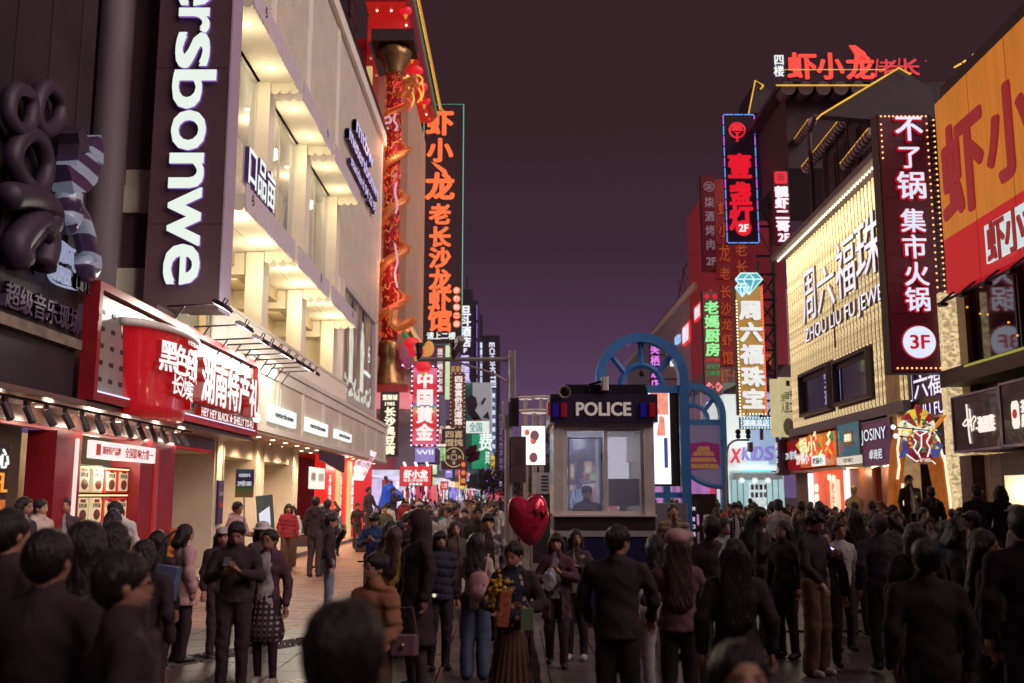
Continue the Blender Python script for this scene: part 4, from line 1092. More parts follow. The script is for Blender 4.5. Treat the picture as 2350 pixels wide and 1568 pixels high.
B().slab([(p_.x, p_.z) for p_ in q][::-1], -.1, .0).to('claw', m_rl, rt)
q = B(); z_ = at(1900, 186, 49).z; q.box(at(1800, 180, 49).x, at(2110, 180, 49).x, .1, .2, z_ - .1, z_ + .0)
q.to('support_rail', METAL_D, rt)
for k in range(6): xx = at(1810 + k * 50, 180, 49).x; B().tube([(xx, .12, z_ - 1.2), (xx, .12, z_ + .9)], .04, 5).to('support_post', METAL_D, rt)
# ---------------------------------------------------------------- hotpot blade sign
hp, w, h = csign('hotpot_sign', 'tall dark red hotpot sign with white brush characters and bulb border', 2029, 262, 2151, 856, 26, mat('maroon_face', (.06, .008, .014), .45, 0, .12, 1.2, emit=lin(66, 12, 24), estr=.6), .5, mat('maroon_box2', (.03, .01, .014), .5), .03, arm=(1, .8))
cxh, zh = hp.location.x, hp.location.z
m_hl = glow('blue_white', (218, 226, 244), 1.08); m_halo = glow('red_halo', (190, 16, 40), .8, var=.15)
for ch, px, py, s_ in (('不', 2083, 296, 64), ('了', 2085, 362, 56), ('锅', 2090, 427, 66), ('集', 2093, 508, 56), ('市', 2096, 568, 56), ('火', 2101, 630, 56), ('锅', 2104, 688, 56)):
 p_ = at(px, py, 26); ss = s_ / F_PX * 26
 word(hp, ch, p_.x - cxh, p_.z - zh, ss * 1.08, ss * 1.08, m_halo, m_halo, y=-.014, d=.015, bold=.07, em=True, name='halo')
 word(hp, ch, p_.x - cxh, p_.z - zh, ss * 1.08, ss * 1.08, m_hl, MATS['red_halo'], y=-.03, d=.06, bold=.02, em=True, name='character')
p_ = at(2108, 786, 26)
def disc(parent, name, x, z, r, y0, y1, m, k=28): return B().slab([(x + r * math.cos(2 * math.pi * i / k), z + r * math.sin(2 * math.pi * i / k)) for i in range(k)][::-1], y0, y1).to(name, m, parent)
disc(hp, 'halo', p_.x - cxh, p_.z - zh, .46, -.03, -.015, m_halo); disc(hp, 'round_lightbox', p_.x - cxh, p_.z - zh, .42, -.09, -.03, m_hl)
word(hp, '3F', p_.x - cxh, p_.z - zh, .52, .38, glow('crimson_text', (200, 20, 40), .9), y=-.09, d=.02, bold=.02)
q = B(); q.prism([(w / 2 - .002, .0), (w / 2 + .3, .32), (w / 2 + .3, .5), (w / 2 - .002, .5)], 0, h); q.to('side_panel', MATS['maroon_box2'], hp)
m_bo = glow('bulb_orange', (255, 176, 120), 1.8, var=0)
pts = [(-w / 2 + .1 + (w - .2) * i / 11, -.04, h - .08) for i in range(12)] + [(-w / 2 + .15 + (w - .3) * i / 9, -.04, .12) for i in range(10)]
pts += [(w / 2 - .09, -.04, h - .1 - (h - .3) * i / 36) for i in range(1, 37)] + [(-w / 2 + .09, -.04, h - .15 - .16 * i) for i in range(1, 8)]
pts += [(w / 2 + .2, .18, h - .1 - (h - .3) * i / 44) for i in range(45)]
bulbs(hp, pts, .028, m_bo)
for k in range(1, 9): B().box(-w / 2 + .04, w / 2 - .03, -.016, -.013, h * k / 9, h * k / 9 + .015).to('panel_joint', BLACKP, hp)
# ---------------------------------------------------------------- orange billboard
ob = rthing('orange_billboard', 'huge orange and red restaurant billboard at the upper right edge', 'billboard')
off = .5
x0b, zt1 = onr(2145, 240, off); _, zb1 = onr(2165, 680, off); xr = x0b + 9
zs = onr(2162, 555, off)[1]
m_or = mat('orange_face', (.5, .2, .03), .5, 0, .1, .8, emit=lin(206, 118, 36), estr=.62, sample=True)
n = m_or.node_tree; t_ = n.nodes.new('ShaderNodeTexCoord'); mp_ = n.nodes.new('ShaderNodeMapping'); z_ = n.nodes.new('ShaderNodeTexNoise'); mr = n.nodes.new('ShaderNodeMapRange')
mp_.inputs['Scale'].default_value = (3.0, 1, .25); z_.inputs['Scale'].default_value = 1.6; mr.inputs['To Min'].default_value = .42; mr.inputs['To Max'].default_value = .85
n.links.new(t_.outputs['Object'], mp_.inputs[0]); n.links.new(mp_.outputs[0], z_.inputs['Vector']); n.links.new(z_.outputs[0], mr.inputs['Value']); n.links.new(mr.outputs[0], n.nodes['Principled BSDF'].inputs['Emission Strength'])
B().box(x0b, xr, -off, -off + .3, zs, zt1).to('orange_panel', m_or, ob)
B().box(x0b, xr, -off, -off + .3, zb1, zs - .003).to('red_panel', mat('red_face', (.35, .01, .015), .5, 0, .1, 1, emit=lin(186, 18, 28), estr=.75, sample=True), ob)
m_br = mat('brick_text', (.2, .02, .02), .5, 0, .08, emit=lin(140, 24, 34), estr=.8)
for ch, l, t, r, b in (('虾', 2166, 262, 2258, 492), ('小', 2268, 180, 2372, 405)):
 xa, _ = onr(l, (t + b) / 2, off); xb, _ = onr(r, (t + b) / 2, off); px = (l + r) / 2
 za = onr(px, t, off)[1]; zc_ = onr(px, b, off)[1]
 word(ob, ch, (xa + xb) / 2, (za + zc_) / 2, (xb - xa) * 1.12, (za - zc_) * 1.08, m_br, m_br, y=-off, d=.04, bold=.035, em=True, name='character')
word(ob, '龙', xb + 1.6, (za + zc_) / 2 - .1, (xb - xa) * 1.1, 2.6, m_br, m_br, y=-off, d=.04, bold=.035, em=True, name='character')
xa, za = onr(2264, 520, off); _, zc_ = onr(2266, 608, off)
B().bbox(xa, xa + 3.2, -off - .06, -off, zc_, za, .05).to('white_plate', glow('plate_white', (210, 226, 226), .9), ob)
row_text(ob, '虾小龙', xa + .15, xa + 2.7, (za + zc_) / 2, 1.0, m_br, m_br, y=-off - .06, d=.03, bold=.03)
B().tube([(x0b, -off - .25, zb1 - .25), (xr, -off - .25, zb1 - .25)], .035, 6).to('rail', METAL_D, ob)
for k in range(6):
 xx = x0b + .4 + k * 1.2; q = B(); q.tube([(xx, -off, zb1 - .02), (xx, -off - .3, zb1 - .25)], .03, 6); q.box(xx - .1, xx + .1, -off - .38, -off - .2, zb1 - .38, zb1 - .3); q.to('floodlight', METAL_D, ob)
for k in range(1, 4): B().box(x0b + k * 1.9, x0b + k * 1.9 + .015, -off - .003, -off, zb1, zt1).to('panel_joint', mat('joint_brown', (.2, .06, .02)), ob)
# ---------------------------------------------------------------- dark building right edge with black shop signs
dk = rthing('dark_shop_building', 'dark glazed upper floor above black shop signs at the right edge', 'building')
xs0 = onr(2180, 900)[0]; zsb = 4.72
B().box(xs0, xs0 + 16, .6, 8, 3.1, 7.6).to('wall', m_dkwall2, dk)
B().box(xs0 + 1.4, xs0 + 8.8, -.3, .6, 8.5, 12.4).to('upper_wall', m_dkwall2, dk)
for k in range(5):
 f = B(); a = xs0 + .5 + k * 2.6; frame(f, a, a + 2.5, 5.3, 8.2, .07, .42, .6); fo = f.to('window_frame', METAL_D, dk); B().box(a + .07, a + 2.43, .5, .52, 5.37, 8.13).to('pane', GLASS_D, fo)
q = B(); q.box(xs0 - .1, xs0 + 16, -.2, .6, 4.78, 5.2); q.to('ledge', mat('brown_ledge', (.08, .045, .04), .6, 0, .4, 2), dk)
B().box(xs0 + 1.5, xs0 + 8, -.24, -.2, 5.12, 5.17).to('light_strip', glow('olive_strip', (150, 150, 60), .9), dk)
for (sx, sz) in ((2245, 720), (2262, 722), (2330, 770), (2310, 740), (2215, 705)):
 a, b = onr(sx, sz, .3); B().ball((a, -.25, b), .03, 6, 4).to('small_lamp', glow('amber_dot', (230, 150, 60), 1.2, var=0), dk)
B().box(xs0 + 16.1, xs0 + 19.9, .6, 8, .02, 6.0).to('unseen_wall', m_dkwall2, dk); B().box(xs0 + 20, xs0 + 46, .6, 8, .02, 11.5).to('unseen_wall', m_dkwall2, dk)  # unseen street walls, lengths and heights set for the light they block
# black sign panels
def bsign(lab, xa, xb, za, zb_):
 s_ = rthing('shop_sign', lab, 'sign'); B().box(xa, xb, -.35, -.1, za, zb_).to('board', mat('black_board', (.02, .012, .014), .35, 0, .1, coat=.3), s_)
 f = B(); frame(f, xa - .05, xb + .05, za - .05, zb_ + .05, .05, -.38, -.1); f.to('edge_frame', mat('steel_edge', (.35, .34, .42), .3, .8, .3, 4), s_); return s_
xa, zt5 = onr(2186, 916, .35); xb, _ = onr(2296, 960, .35); za5 = onr(2188, 1036, .35)[1]
s1 = bsign('black shop sign with white handwritten monogram', xa, xb, za5, zt5)
fx = lambda px, py: onr(px, py, .36)
def pstroke(parent, P, r, m, close=False):
 pts = smooth_pts([(fx(*p)[0], -.37, fx(*p)[1]) for p in P], 5, close); return B().tube(pts, r, 6).to('stroke', m, parent, smooth=True)
m_cw = glow('cream_light', (240, 226, 214), 1.15)
pstroke(s1, [(2219, 928), (2222, 960), (2226, 1000), (2229, 1018)], .022, m_cw); pstroke(s1, [(2226, 938), (2229, 965), (2232, 990)], .02, m_cw)
pstroke(s1, [(2211, 974), (2220, 962), (2226, 968), (2216, 978), (2211, 974)], .018, m_cw); pstroke(s1, [(2226, 978), (2236, 956), (2241, 962), (2236, 972), (2236, 988)], .016, m_cw); B().ball((fx(2243, 983)[0], -.37, fx(2243, 983)[1]), .03, 6, 4).to('dot', m_cw, s1)
a, zc = fx(2246, 974); b, _ = fx(2284, 974)
row_text(s1, '海语芙', a, b, zc, .36, m_cw, y=-.35, d=.04, bold=.04); word(s1, 'HAIYUFU', (a + b) / 2, fx(2262, 988)[1], (b - a) * .9, .07, m_cw, y=-.35, d=.03, bold=.03)
s2 = bsign('black shop sign with small octagonal red emblem, cut by the right edge', xb + .12, xb + 6.5, za5 + .02, zt5 + .05)
a, zc = fx(2331, 952); q = [(a + .16 * sx_ * k_, zc + .3 * sz_) for sx_, sz_, k_ in ((-.6, 1, 1), (.6, 1, 1), (1, .7, 1), (1, -.7, 1), (.6, -1, 1), (-.6, -1, 1), (-1, -.7, 1), (-1, .7, 1))]
B().slab(q[::-1] if False else [q[i] for i in (0, 7, 6, 5, 4, 3, 2, 1)][::1], -.37, -.35).to('emblem', m_cw, s2); disc(s2, 'emblem_disc', a, zc + .02, .1, -.38, -.37, glow('emblem_red', (190, 30, 30), .8))
column_text(s2, '茶颜', a + .42, zc + .3, zc - .3, .3, m_cw, y=-.35, d=.03)
# clothes shop under them
cs = rthing('clothes_shop', 'warm lit clothes shop with garments on a rail at the right edge', 'shop')
X0, X1 = onr(2205, 1100)[0], onr(2350, 1100)[0] + .6
xa = onr(2232, 1100)[0]; xo = onr(2271, 1100)[0]
B().box(X0, xa, .0, .5, .02, za5 - .1).to('dark_pillar', mat('bronze_pillar', (.1, .06, .06), .4, .2, .4, 3), cs)
q = B(); q.box(xa, xo, .35, .9, .02, za5 - .1); q.to('white_pillar', mat('white_fluted', (.55, .5, .45), .6, 0, .06), cs)
fl = B().box(-.02, .02, .3, .35, .02, za5 - .12).mesh('flute'); fl.materials.append(MATS['white_fluted'])
for k in range(int((xo - xa) / .09)): link('flute', fl, cs, loc=(xa + .05 + k * .09, 0, 0))
B().box(xo - .6, X1 + 4, .3, .9, za5 - .62, za5 - .1).to('lintel', mat('grey_lintel', (.2, .18, .19), .5, .2, .15), cs)
B().box(xo, X1 + 4, 3.4, 3.5, .02, za5 - .1).to('back_wall', mat('shop_warm_wall', (.7, .58, .36), .8, 0, .05), cs)
B().box(xo - .2, xo, .9, 3.4, .02, za5 - .1).to('side_wall', MATS['shop_warm_wall'], cs)
B().box(xo - .2, X1 + 4, .9, 3.5, za5 - .1, za5).to('ceiling', MATS['shop_warm_wall'], cs)
B().box(xo - .2, X1 + 4, .0, 3.5, .005, .06).to('floor', MATS['step_stone'], cs)
B().tube([(xo, 1.6, za5 - .45), (X1 + 2, 1.6, za5 - .45)], .02, 6).to('track_rail', METAL_D, cs)
for k in range(5):
 q = B().tube([(xo + .3 + k * .38, 1.6, za5 - .5), (xo + .38 + k * .38, 1.7, za5 - .72)], .05, 8); q.to('track_spot', m_wf, cs)
lamp(cs, (xo + 1.3, 1.7, za5 - .7), 150, (1, .8, .48), .25); lamp(cs, (xo + .4, .8, za5 - 1.0), 30, (1, .8, .5), .1)
rk = rthing('clothes_rail', 'rail of yellow and beige garments inside the clothes shop', 'clothes rail')
B().tube([(xo + .3, 2.3, 0.06), (xo + .3, 2.3, 1.65), (xo + 3.2, 2.3, 1.65), (xo + 3.2, 2.3, .06)], .02, 6).to('rail', METAL_G, rk)
gc = [(.55, .38, .06), (.5, .42, .28), (.6, .5, .36), (.38, .3, .2), (.62, .56, .46)]
for k in range(24):
 xx = xo + .4 + k * .115; l_ = rnd.uniform(.7, 1.1)
 gm = rthing('garment', ('first', 'second', 'third', 'fourth', 'last')[k // 5] + ' ' + ('mustard yellow', 'sand', 'pale beige', 'brown', 'cream')[k % 5] + ' garment along the shop rail', 'garment', 'garments hanging on the rail')
 B().slab([(xx - .05, 1.62), (xx + .05, 1.62), (xx + .05, 1.6 - l_), (xx - .05, 1.6 - l_)][::1], 2.12, 2.48).to('cloth', mat('garment_%d' % (k % 5), gc[k % 5], .9, 0, .15, 6, .3, 8), gm)
# entrance of the jewellery store below the hotpot sign
en = rthing('store_entrance', 'gold framed jewellery entrance with brushed characters under the hotpot sign', 'shop')
E0 = onr(2060, 900)[0]; E1 = onr(2200, 900)[0]
B().box(E0, E1, .3, .5, 4.4, 7.3).to('sign_wall', mat('bronze_wall', (.24, .16, .11), .45, .2, .15, 1), en)
for a, b in ((2040, 2062), (2170, 2182)):
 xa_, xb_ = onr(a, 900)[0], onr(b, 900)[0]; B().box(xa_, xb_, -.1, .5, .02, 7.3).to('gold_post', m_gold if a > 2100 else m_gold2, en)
for ch, l, t, r, b in (('周', 2072, 857, 2098, 924), ('六', 2100, 852, 2132, 914), ('福', 2134, 848, 2164, 906)):
 xa_, _ = onr(l, 890, -.2); xb_, _ = onr(r, 890, -.2); za_ = onr((l + r) / 2, t, -.2)[1]; zc_ = onr((l + r) / 2, b, -.2)[1]
 word(en, ch, (xa_ + xb_) / 2, (za_ + zc_) / 2, (xb_ - xa_) * 1.1, (za_ - zc_) * 1.08, m_jl, SIDEGLOW, y=.24, d=.08, em=True, name='character')
xa_, zc_ = onr(2112, 945, -.2); xb_, _ = onr(2170, 940, -.2)
word(en, 'LIU FU', (xa_ + xb_) / 2, zc_, xb_ - xa_, .34, m_jl, SIDEGLOW, y=.24, d=.08)
B().box(E0 - 3, E1, 1.6, 1.7, .02, 4.4).to('back_wall', mat('tan_marble', (.35, .26, .17), .3, 0, .25, 1.2), en)
B().box(E0, E1, .3, 1.7, 4.2, 4.4).to('ceiling', MATS['bronze_wall'], en)
lamp(en, ((E0 + E1) / 2, .9, 4.0), 80, (1, .75, .42), .2)
xa_, za_ = onr(2106, 1046, -.1); xb_, zc_ = onr(2156, 1158, -.1)
B().box(xa_, xb_, .7, .8, .55, za_).to('led_panel', glow('led_cool', (226, 224, 250), 1.2, sample=True, var=.02), en)
m_pp = mat('pink_print', (.5, .2, .45), .5, emit=lin(200, 150, 210), estr=.7)
column_text(en, '致敬持', (xa_ + xb_) / 2, za_ - .3, za_ - 1.5, .28, m_pp, y=.7, d=.006); column_text(en, '周六福珠宝', (xa_ + xb_) / 2 - .28, za_ - .3, za_ - 1.4, .1, m_pp, y=.7, d=.006)
# lion mask archway
ma = thing('lion_mask_arch', 'colourful lit lion mask on an orange neon-edged arch', 'arch decoration', (0, 24, 0))
YM = 24.0
def pm(px, py): p_ = at(px, py, YM); return (p_.x, p_.z)
def patch(name, P, y0, y1, m): return B().slab([pm(*p) for p in P][::-1], y0, y1).to(name, m, ma)
g_o = glow('mask_orange', (226, 128, 30), .9, var=.3, scale=4); g_r = glow('mask_red', (150, 26, 36), .8, var=.25, scale=4); g_w = glow('mask_white', (226, 222, 196), 1.0, var=.2, scale=5)
g_y = glow('mask_yellow', (222, 190, 70), .9, var=.25, scale=5); g_b = glow('mask_blue', (60, 80, 150), .8, var=.4, scale=6); g_g = glow('mask_green', (60, 140, 90), .8, var=.2)
m_np = glow('neon_peach', (255, 214, 180), 1.5, var=.1)
legs = [[(2068, 985), (2060, 1030), (2056, 1100), (2052, 1180), (2052, 1260), (2078, 1260), (2074, 1180), (2078, 1080), (2084, 1030)],
  [(2140, 985), (2158, 1010), (2172, 1060), (2182, 1120), (2190, 1200), (2196, 1262), (2168, 1262), (2166, 1180), (2158, 1110), (2146, 1050), (2134, 1010)]]
for P in legs: patch('arch_leg', P, .1, .5, mat('orange_leg', (.42, .16, .03), .5, 0, .5, 4, emit=lin(190, 100, 30), estr=.35))
for P in ([(2068, 985), (2062, 1030), (2066, 1070), (2062, 1100)], [(2074, 1110), (2073, 1180), (2074, 1240)], [(2140, 985), (2156, 1008), (2164, 1040), (2172, 1062), (2176, 1100), (2182, 1140), (2188, 1200), (2192, 1250)]):
 B().tube([(x_, .06, z_) for x_, z_ in [pm(*p) for p in P]], .028, 6).to('neon_tube', m_np, ma)
# crown with coloured lobes, brow, beak, whiskers, wings
for k in range(7):
 a0 = math.pi * (1 - k / 7.0); a1_ = math.pi * (1 - (k + 1) / 7.0)
 c = (2104, 985); P = [c]
 for t in range(4): a_ = a0 + (a1_ - a0) * t / 3; P.append((c[0] + 37 * math.cos(a_) * (1.03 if t in (1, 2) else 1), c[1] - 46 * math.sin(a_) * (1.03 if t in (1, 2) else 1)))
 patch('crown_lobe', P[::-1], -.12 - .01 * (k % 2), .1, (g_w, g_r, g_y, g_r, g_y, g_r, g_w)[k])
patch('crown_tip', [(2098, 942), (2104, 928), (2110, 942)][::-1], -.1, .1, g_r)
patch('brow', [(2086, 985), (2104, 978), (2122, 985), (2118, 993), (2104, 989), (2090, 993)][::-1], -.2, -.13, WHITE)
patch('face', [(2072, 1000), (2104, 985), (2136, 1000), (2128, 1040), (2104, 1062), (2082, 1042)][::-1], -.14, .1, g_r)
for P, m_, y in (([(2074, 1004), (2090, 1000), (2098, 1018), (2088, 1030), (2078, 1022)], g_r, -.2), ([(2134, 1002), (2118, 1000), (2110, 1018), (2120, 1030), (2130, 1022)], g_r, -.2), ([(2096, 1004), (2112, 1004), (2108, 1030), (2100, 1030)], g_r, -.24),
                 ([(2070, 990), (2084, 996), (2080, 1016), (2068, 1008)], g_w, -.16), ([(2138, 990), (2124, 996), (2130, 1018), (2142, 1006)], g_w, -.16), ([(2136, 998), (2140, 996), (2138, 1012), (2132, 1014)], g_g, -.2),
                 ([(2086, 1034), (2104, 1024), (2122, 1034), (2140, 1068), (2124, 1060), (2104, 1048), (2090, 1062)], mat('mask_crimson', (.14, .01, .03), .4, 0, .2, emit=lin(112, 14, 30), estr=.7), -.22),
                 ([(2066, 1008), (2082, 1018), (2080, 1046), (2060, 1052), (2068, 1030)], g_b, -.1), ([(2142, 1008), (2126, 1020), (2132, 1048), (2150, 1050), (2160, 1022)], g_b, -.1),
                 ([(2136, 984), (2160, 956), (2172, 952), (2156, 974), (2142, 990)], g_o, -.05)):
 patch('mask_piece', P[::-1], y, y + .05, m_)
for P in ([(2082, 1000), (2092, 1016), (2086, 1030), (2096, 1044)], [(2124, 1000), (2116, 1016), (2124, 1030), (2118, 1050)], [(2104, 1000), (2104, 1026), (2096, 1040), (2104, 1058)], [(2086, 990), (2100, 1002), (2118, 992)], [(2070, 1044), (2092, 1060), (2120, 1052), (2136, 1066)]):
 B().tube([(x_, -.27, z_) for x_, z_ in [pm(*p) for p in P]], .018, 5).to('white_line', WHITE, ma)
lr = random.Random(4)
for k in range(70):
 a_ = lr.uniform(0, 6.28); r1 = lr.uniform(.35, 1.0); x_ = 2105 + 46 * r1 * math.cos(a_); y_ = 1000 - 50 * r1 * math.sin(a_); s1 = lr.uniform(2.5, 6); b1 = lr.uniform(0, 6.28)
 patch('mask_scale', [(x_ + s1 * math.cos(b1), y_ + s1 * math.sin(b1)), (x_ + .5 * s1 * math.cos(b1 + 1.5), y_ + .5 * s1 * math.sin(b1 + 1.5)), (x_ + s1 * math.cos(b1 + 3.14), y_ + s1 * math.sin(b1 + 3.14)), (x_ + .5 * s1 * math.cos(b1 + 4.7), y_ + .5 * s1 * math.sin(b1 + 4.7))], -.26 - .01 * (k % 3), -.23, (g_w, g_y, g_r, g_b, g_o, g_g)[k % 6])
patch('name_plate', [(2096, 1052), (2124, 1050), (2126, 1062), (2098, 1064)][::-1], -.3, -.26, g_r); x_, z_ = pm(2111, 1057); word(ma, '福气满城', x_, z_, .26, .09, g_w, y=-.3, d=.005)
for a_, b_ in (((2066, 983), (2120, 990)), ((2072, 1003), (2092, 1008))):
 P = [pm(*a_), pm(*b_)]; arm_ = B().tube([(P[0][0] - .3, -.4, P[0][1]), (P[1][0], -.3, P[1][1])], .015, 5).to('lamp_arm', METAL_G, ma)
 B().ball((P[0][0] - .32, -.4, P[0][1]), .06, 8, 5).to('lamp_head', m_fl, arm_)
# ---------------------------------------------------------------- row of shops under the gold front
def shop_sign(name, lab, l, t, r, b, m, off=.15, d=.2, cat='sign', frame_m=None):
 x0_, x1_, z0_, z1_ = rbox(l, t, r, b, off); s_ = rthing(name, lab, cat)
 B().box(x0_, x1_, -off, -off + d, z0_, z1_).to('board', m, s_)
 if frame_m: f = B(); frame(f, x0_ - .04, x1_ + .04, z0_ - .04, z1_ + .04, .04, -off - .03, -off + d); f.to('edge_frame', frame_m, s_)
 return s_, x0_, x1_, z0_, z1_, -off
s_, a, b, c, d, y_ = shop_sign('shop_sign', 'purple shoe shop sign with long white Latin letters', 1978, 974, 2046, 1070, mat('mauve_board', (.14, .065, .105), .5, 0, .1, 1, emit=lin(96, 56, 84), estr=.45), frame_m=METAL_G)
word(s_, 'JOSINY', (a + b) / 2 - .05, c + (d - c) * .66, (b - a) * .88, (d - c) * .36, WHITE, SIDEGLOW, y=y_, d=.08, bold=0); row_text(s_, '卓诗尼', (a + b) / 2 - .6, (a + b) / 2 + .65, c + (d - c) * .24, (d - c) * .25, WHITE, SIDEGLOW, y=y_, d=.06, bold=.02)
s_, a, b, c, d, y_ = shop_sign('shop_sign', 'teal glass shop sign with a small gold name plate', 1920, 978, 1974, 1049, mat('teal_board', (.03, .1, .12), .15, .2, .3, 1, emit=lin(50, 110, 124), estr=.5), frame_m=METAL_G)
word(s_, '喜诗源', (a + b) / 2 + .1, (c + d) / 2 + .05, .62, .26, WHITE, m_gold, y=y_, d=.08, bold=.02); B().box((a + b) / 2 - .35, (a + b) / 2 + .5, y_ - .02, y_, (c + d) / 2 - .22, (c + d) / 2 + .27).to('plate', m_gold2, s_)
s_, a, b, c, d, y_ = shop_sign('white_strip_sign', 'white strip sign under the teal board', 1920, 1051, 1975, 1068, glow('strip_board', (226, 218, 200), .85), .2, .2)
word(s_, 'CITY BELT', (a + b) / 2, (c + d) / 2, (b - a) * .4, .12, mat('tan_print', (.4, .25, .12)), y=y_, d=.01)
s_, a, b, c, d, y_ = shop_sign('shop_sign', 'red fluted shoe shop sign', 1791, 1018, 1838, 1082, mat('red_fluted', (.3, .015, .02), .45, 0, .1, 1, emit=lin(140, 14, 28), estr=.5))
fl = B().box(-.03, .03, -.05, 0, 0, d - c - .04).mesh('flute'); fl.materials.append(MATS['red_fluted'])
for k in range(int((b - a) / .14)): link('flute', fl, s_, loc=(a + .1 + k * .14, y_, c + .02))
word(s_, 'YEARCON 意尔康', (a + b) / 2, (c + d) / 2, (b - a) * .85, .36, WHITE, SIDEGLOW, y=y_ - .05, d=.06, bold=.02)
s_, a, b, c, d, y_ = shop_sign('vertical_sign', 'narrow dark vertical sign with white characters beside the red fluted sign', 1780, 1010, 1790, 1092, mat('black_strip', (.03, .01, .015), .4), .5, .4)
column_text(s_, '购书中心', (a + b) / 2, d - .1, c + .1, .42, WHITE, SIDEGLOW, y=y_, d=.06)
# food shop sign, orange with hanging chillies and corn
s_, a, b, c, d, y_ = shop_sign('food_shop_sign', 'orange glowing snack shop sign crowded with food shapes', 1834, 1006, 1917, 1074, glow('orange_face2', (206, 96, 30), .9, sample=True, var=.35, scale=2), .2, .3)
g_c = glow('pale_green', (226, 236, 170), 1.1, var=.3, scale=5); g_rr = glow('hot_red', (236, 60, 40), 1.0, var=.3, scale=5)
for k in range(26):
 xx = a + (b - a) * rnd.random(); zz = c + (d - c) * (.25 + .7 * rnd.random()); l_ = rnd.uniform(.2, .5)
 q = B().tube([(xx, y_ - .08, zz + l_ / 2), (xx + rnd.uniform(-.1, .1), y_ - .14, zz), (xx + rnd.uniform(-.12, .12), y_ - .08, zz - l_ / 2)], [.03, .09, .02], 6)
 q.to('food_shape', (g_c, g_o, g_rr, g_y, g_g)[k % 5], s_, smooth=True)
word(s_, '锅小', a + (b - a) * .45, c + (d - c) * .62, (b - a) * .5, .75, g_c, g_rr, y=y_ - .15, d=.12, bold=.05); word(s_, '炒锅小', a + (b - a) * .3, c + .3, (b - a) * .4, .42, WHITE, g_rr, y=y_ - .2, d=.08, bold=.04)
B().box(a + (b - a) * .55, a + (b - a) * .88, y_ - .26, y_ - .2, c - .02, c + .34).to('white_plate', WHITE, s_); word(s_, '老锅小', a + (b - a) * .715, c + .16, (b - a) * .28, .24, BLACKP, y=y_ - .26, d=.01)
# shop fronts below: glowing red, wood, plain
fs = rthing('shop_row', 'row of small lit shop fronts under the gold store', 'shop')
def front(name, l, r, m, y=.5, z1_=2.95):
 xa_ = onr(l, 1110)[0]; xb_ = onr(r, 1110)[0]; return xa_, xb_, B().box(xa_, xb_, y, y + .1, .02, z1_).to(name, m, fs)
front('plain_wall', 1800, 1828, mat('taupe_wall', (.3, .24, .2), .7, 0, .1)); xa_, xb_, _ = front('red_front', 1838, 1918, glow('red_front_glow', (232, 84, 48), 1.0, sample=True, var=.3, scale=2))
for k, (u, v) in enumerate(((.12, 2.3), (.12, 1.9), (.5, 2.7), (.62, 2.65))): disc(fs, 'round_lamp', xa_ + (xb_ - xa_) * u, v, .17 if k < 2 else .12, .42, .5, glow('lamp_cream', (250, 232, 200), 1.3, var=.02))
column_text(fs, '老长沙', xa_ + (xb_ - xa_) * .62, 2.5, 1.3, .4, g_rr, WHITE, y=.46, d=.03, bold=.03)
q = B().box(xa_ + (xb_ - xa_) * .5, xa_ + (xb_ - xa_) * .76, .47, .49, 1.0, 2.6).to('panel', glow('panel_cream', (244, 220, 170), 1.0), fs)
for u in (0, 1): B().box(xa_ + (xb_ - xa_) * u - .04, xa_ + (xb_ - xa_) * u + .04, .3, .5, .02, 2.9).to('edge_light', glow('edge_white', (240, 236, 240), 1.4), fs)
front('wood_wall', 1922, 1968, mat('orange_wood', (.3, .1, .03), .45, 0, .3, 2)); front('dark_door', 1968, 1988, BLACKP, .8); front('brown_wall', 1988, 2016, mat('red_brown_wall', (.22, .08, .05), .5)); front('glass_door', 2018, 2044, mat('pale_door', (.4, .38, .32), .3, 0, .1), .7)
for l in (1945, 2002, 2030): lx, _ = onr(l, 1100); lamp(fs, (lx, .1, 2.8), 22, (1, .72, .42), .1); disc(fs, 'downlight', lx, 2.93, .05, .0, .05, m_light)
B().box(onr(1781, 1100)[0], onr(2062, 1100)[0], -.05, 1.5, 2.95, 3.02).to('soffit', MATS['soffit_paint'], fs)
B().box(onr(1781, 1100)[0], onr(2062, 1100)[0], .3, 1.5, 3.02, zb4).to('backing_wall', m_dkwall, fs)
B().box(onr(1781, 1100)[0], onr(2050, 1100)[0], 1.5, 3, .02, zb4).to('back_wall', m_dkwall, fs)
mq = rthing('mannequin', 'dressed shop mannequin with shawl beside the wooden shop front', 'mannequin'); lx, _ = onr(1952, 1120)
B().lathe([(.2, .5), (.3, .9), (.22, 1.4), (.32, 1.7), (.3, 1.85), (.08, 1.98), (.06, 2.05), (.1, 2.12), (.11, 2.25), (.04, 2.33)], lx, .1, 12).to('body', mat('mannequin_gold', (.35, .26, .14), .5, 0, .4, 5), mq, smooth=True); B().box(lx - .3, lx + .3, -.15, .4, .02, .5).to('plinth', BLACKP, mq)
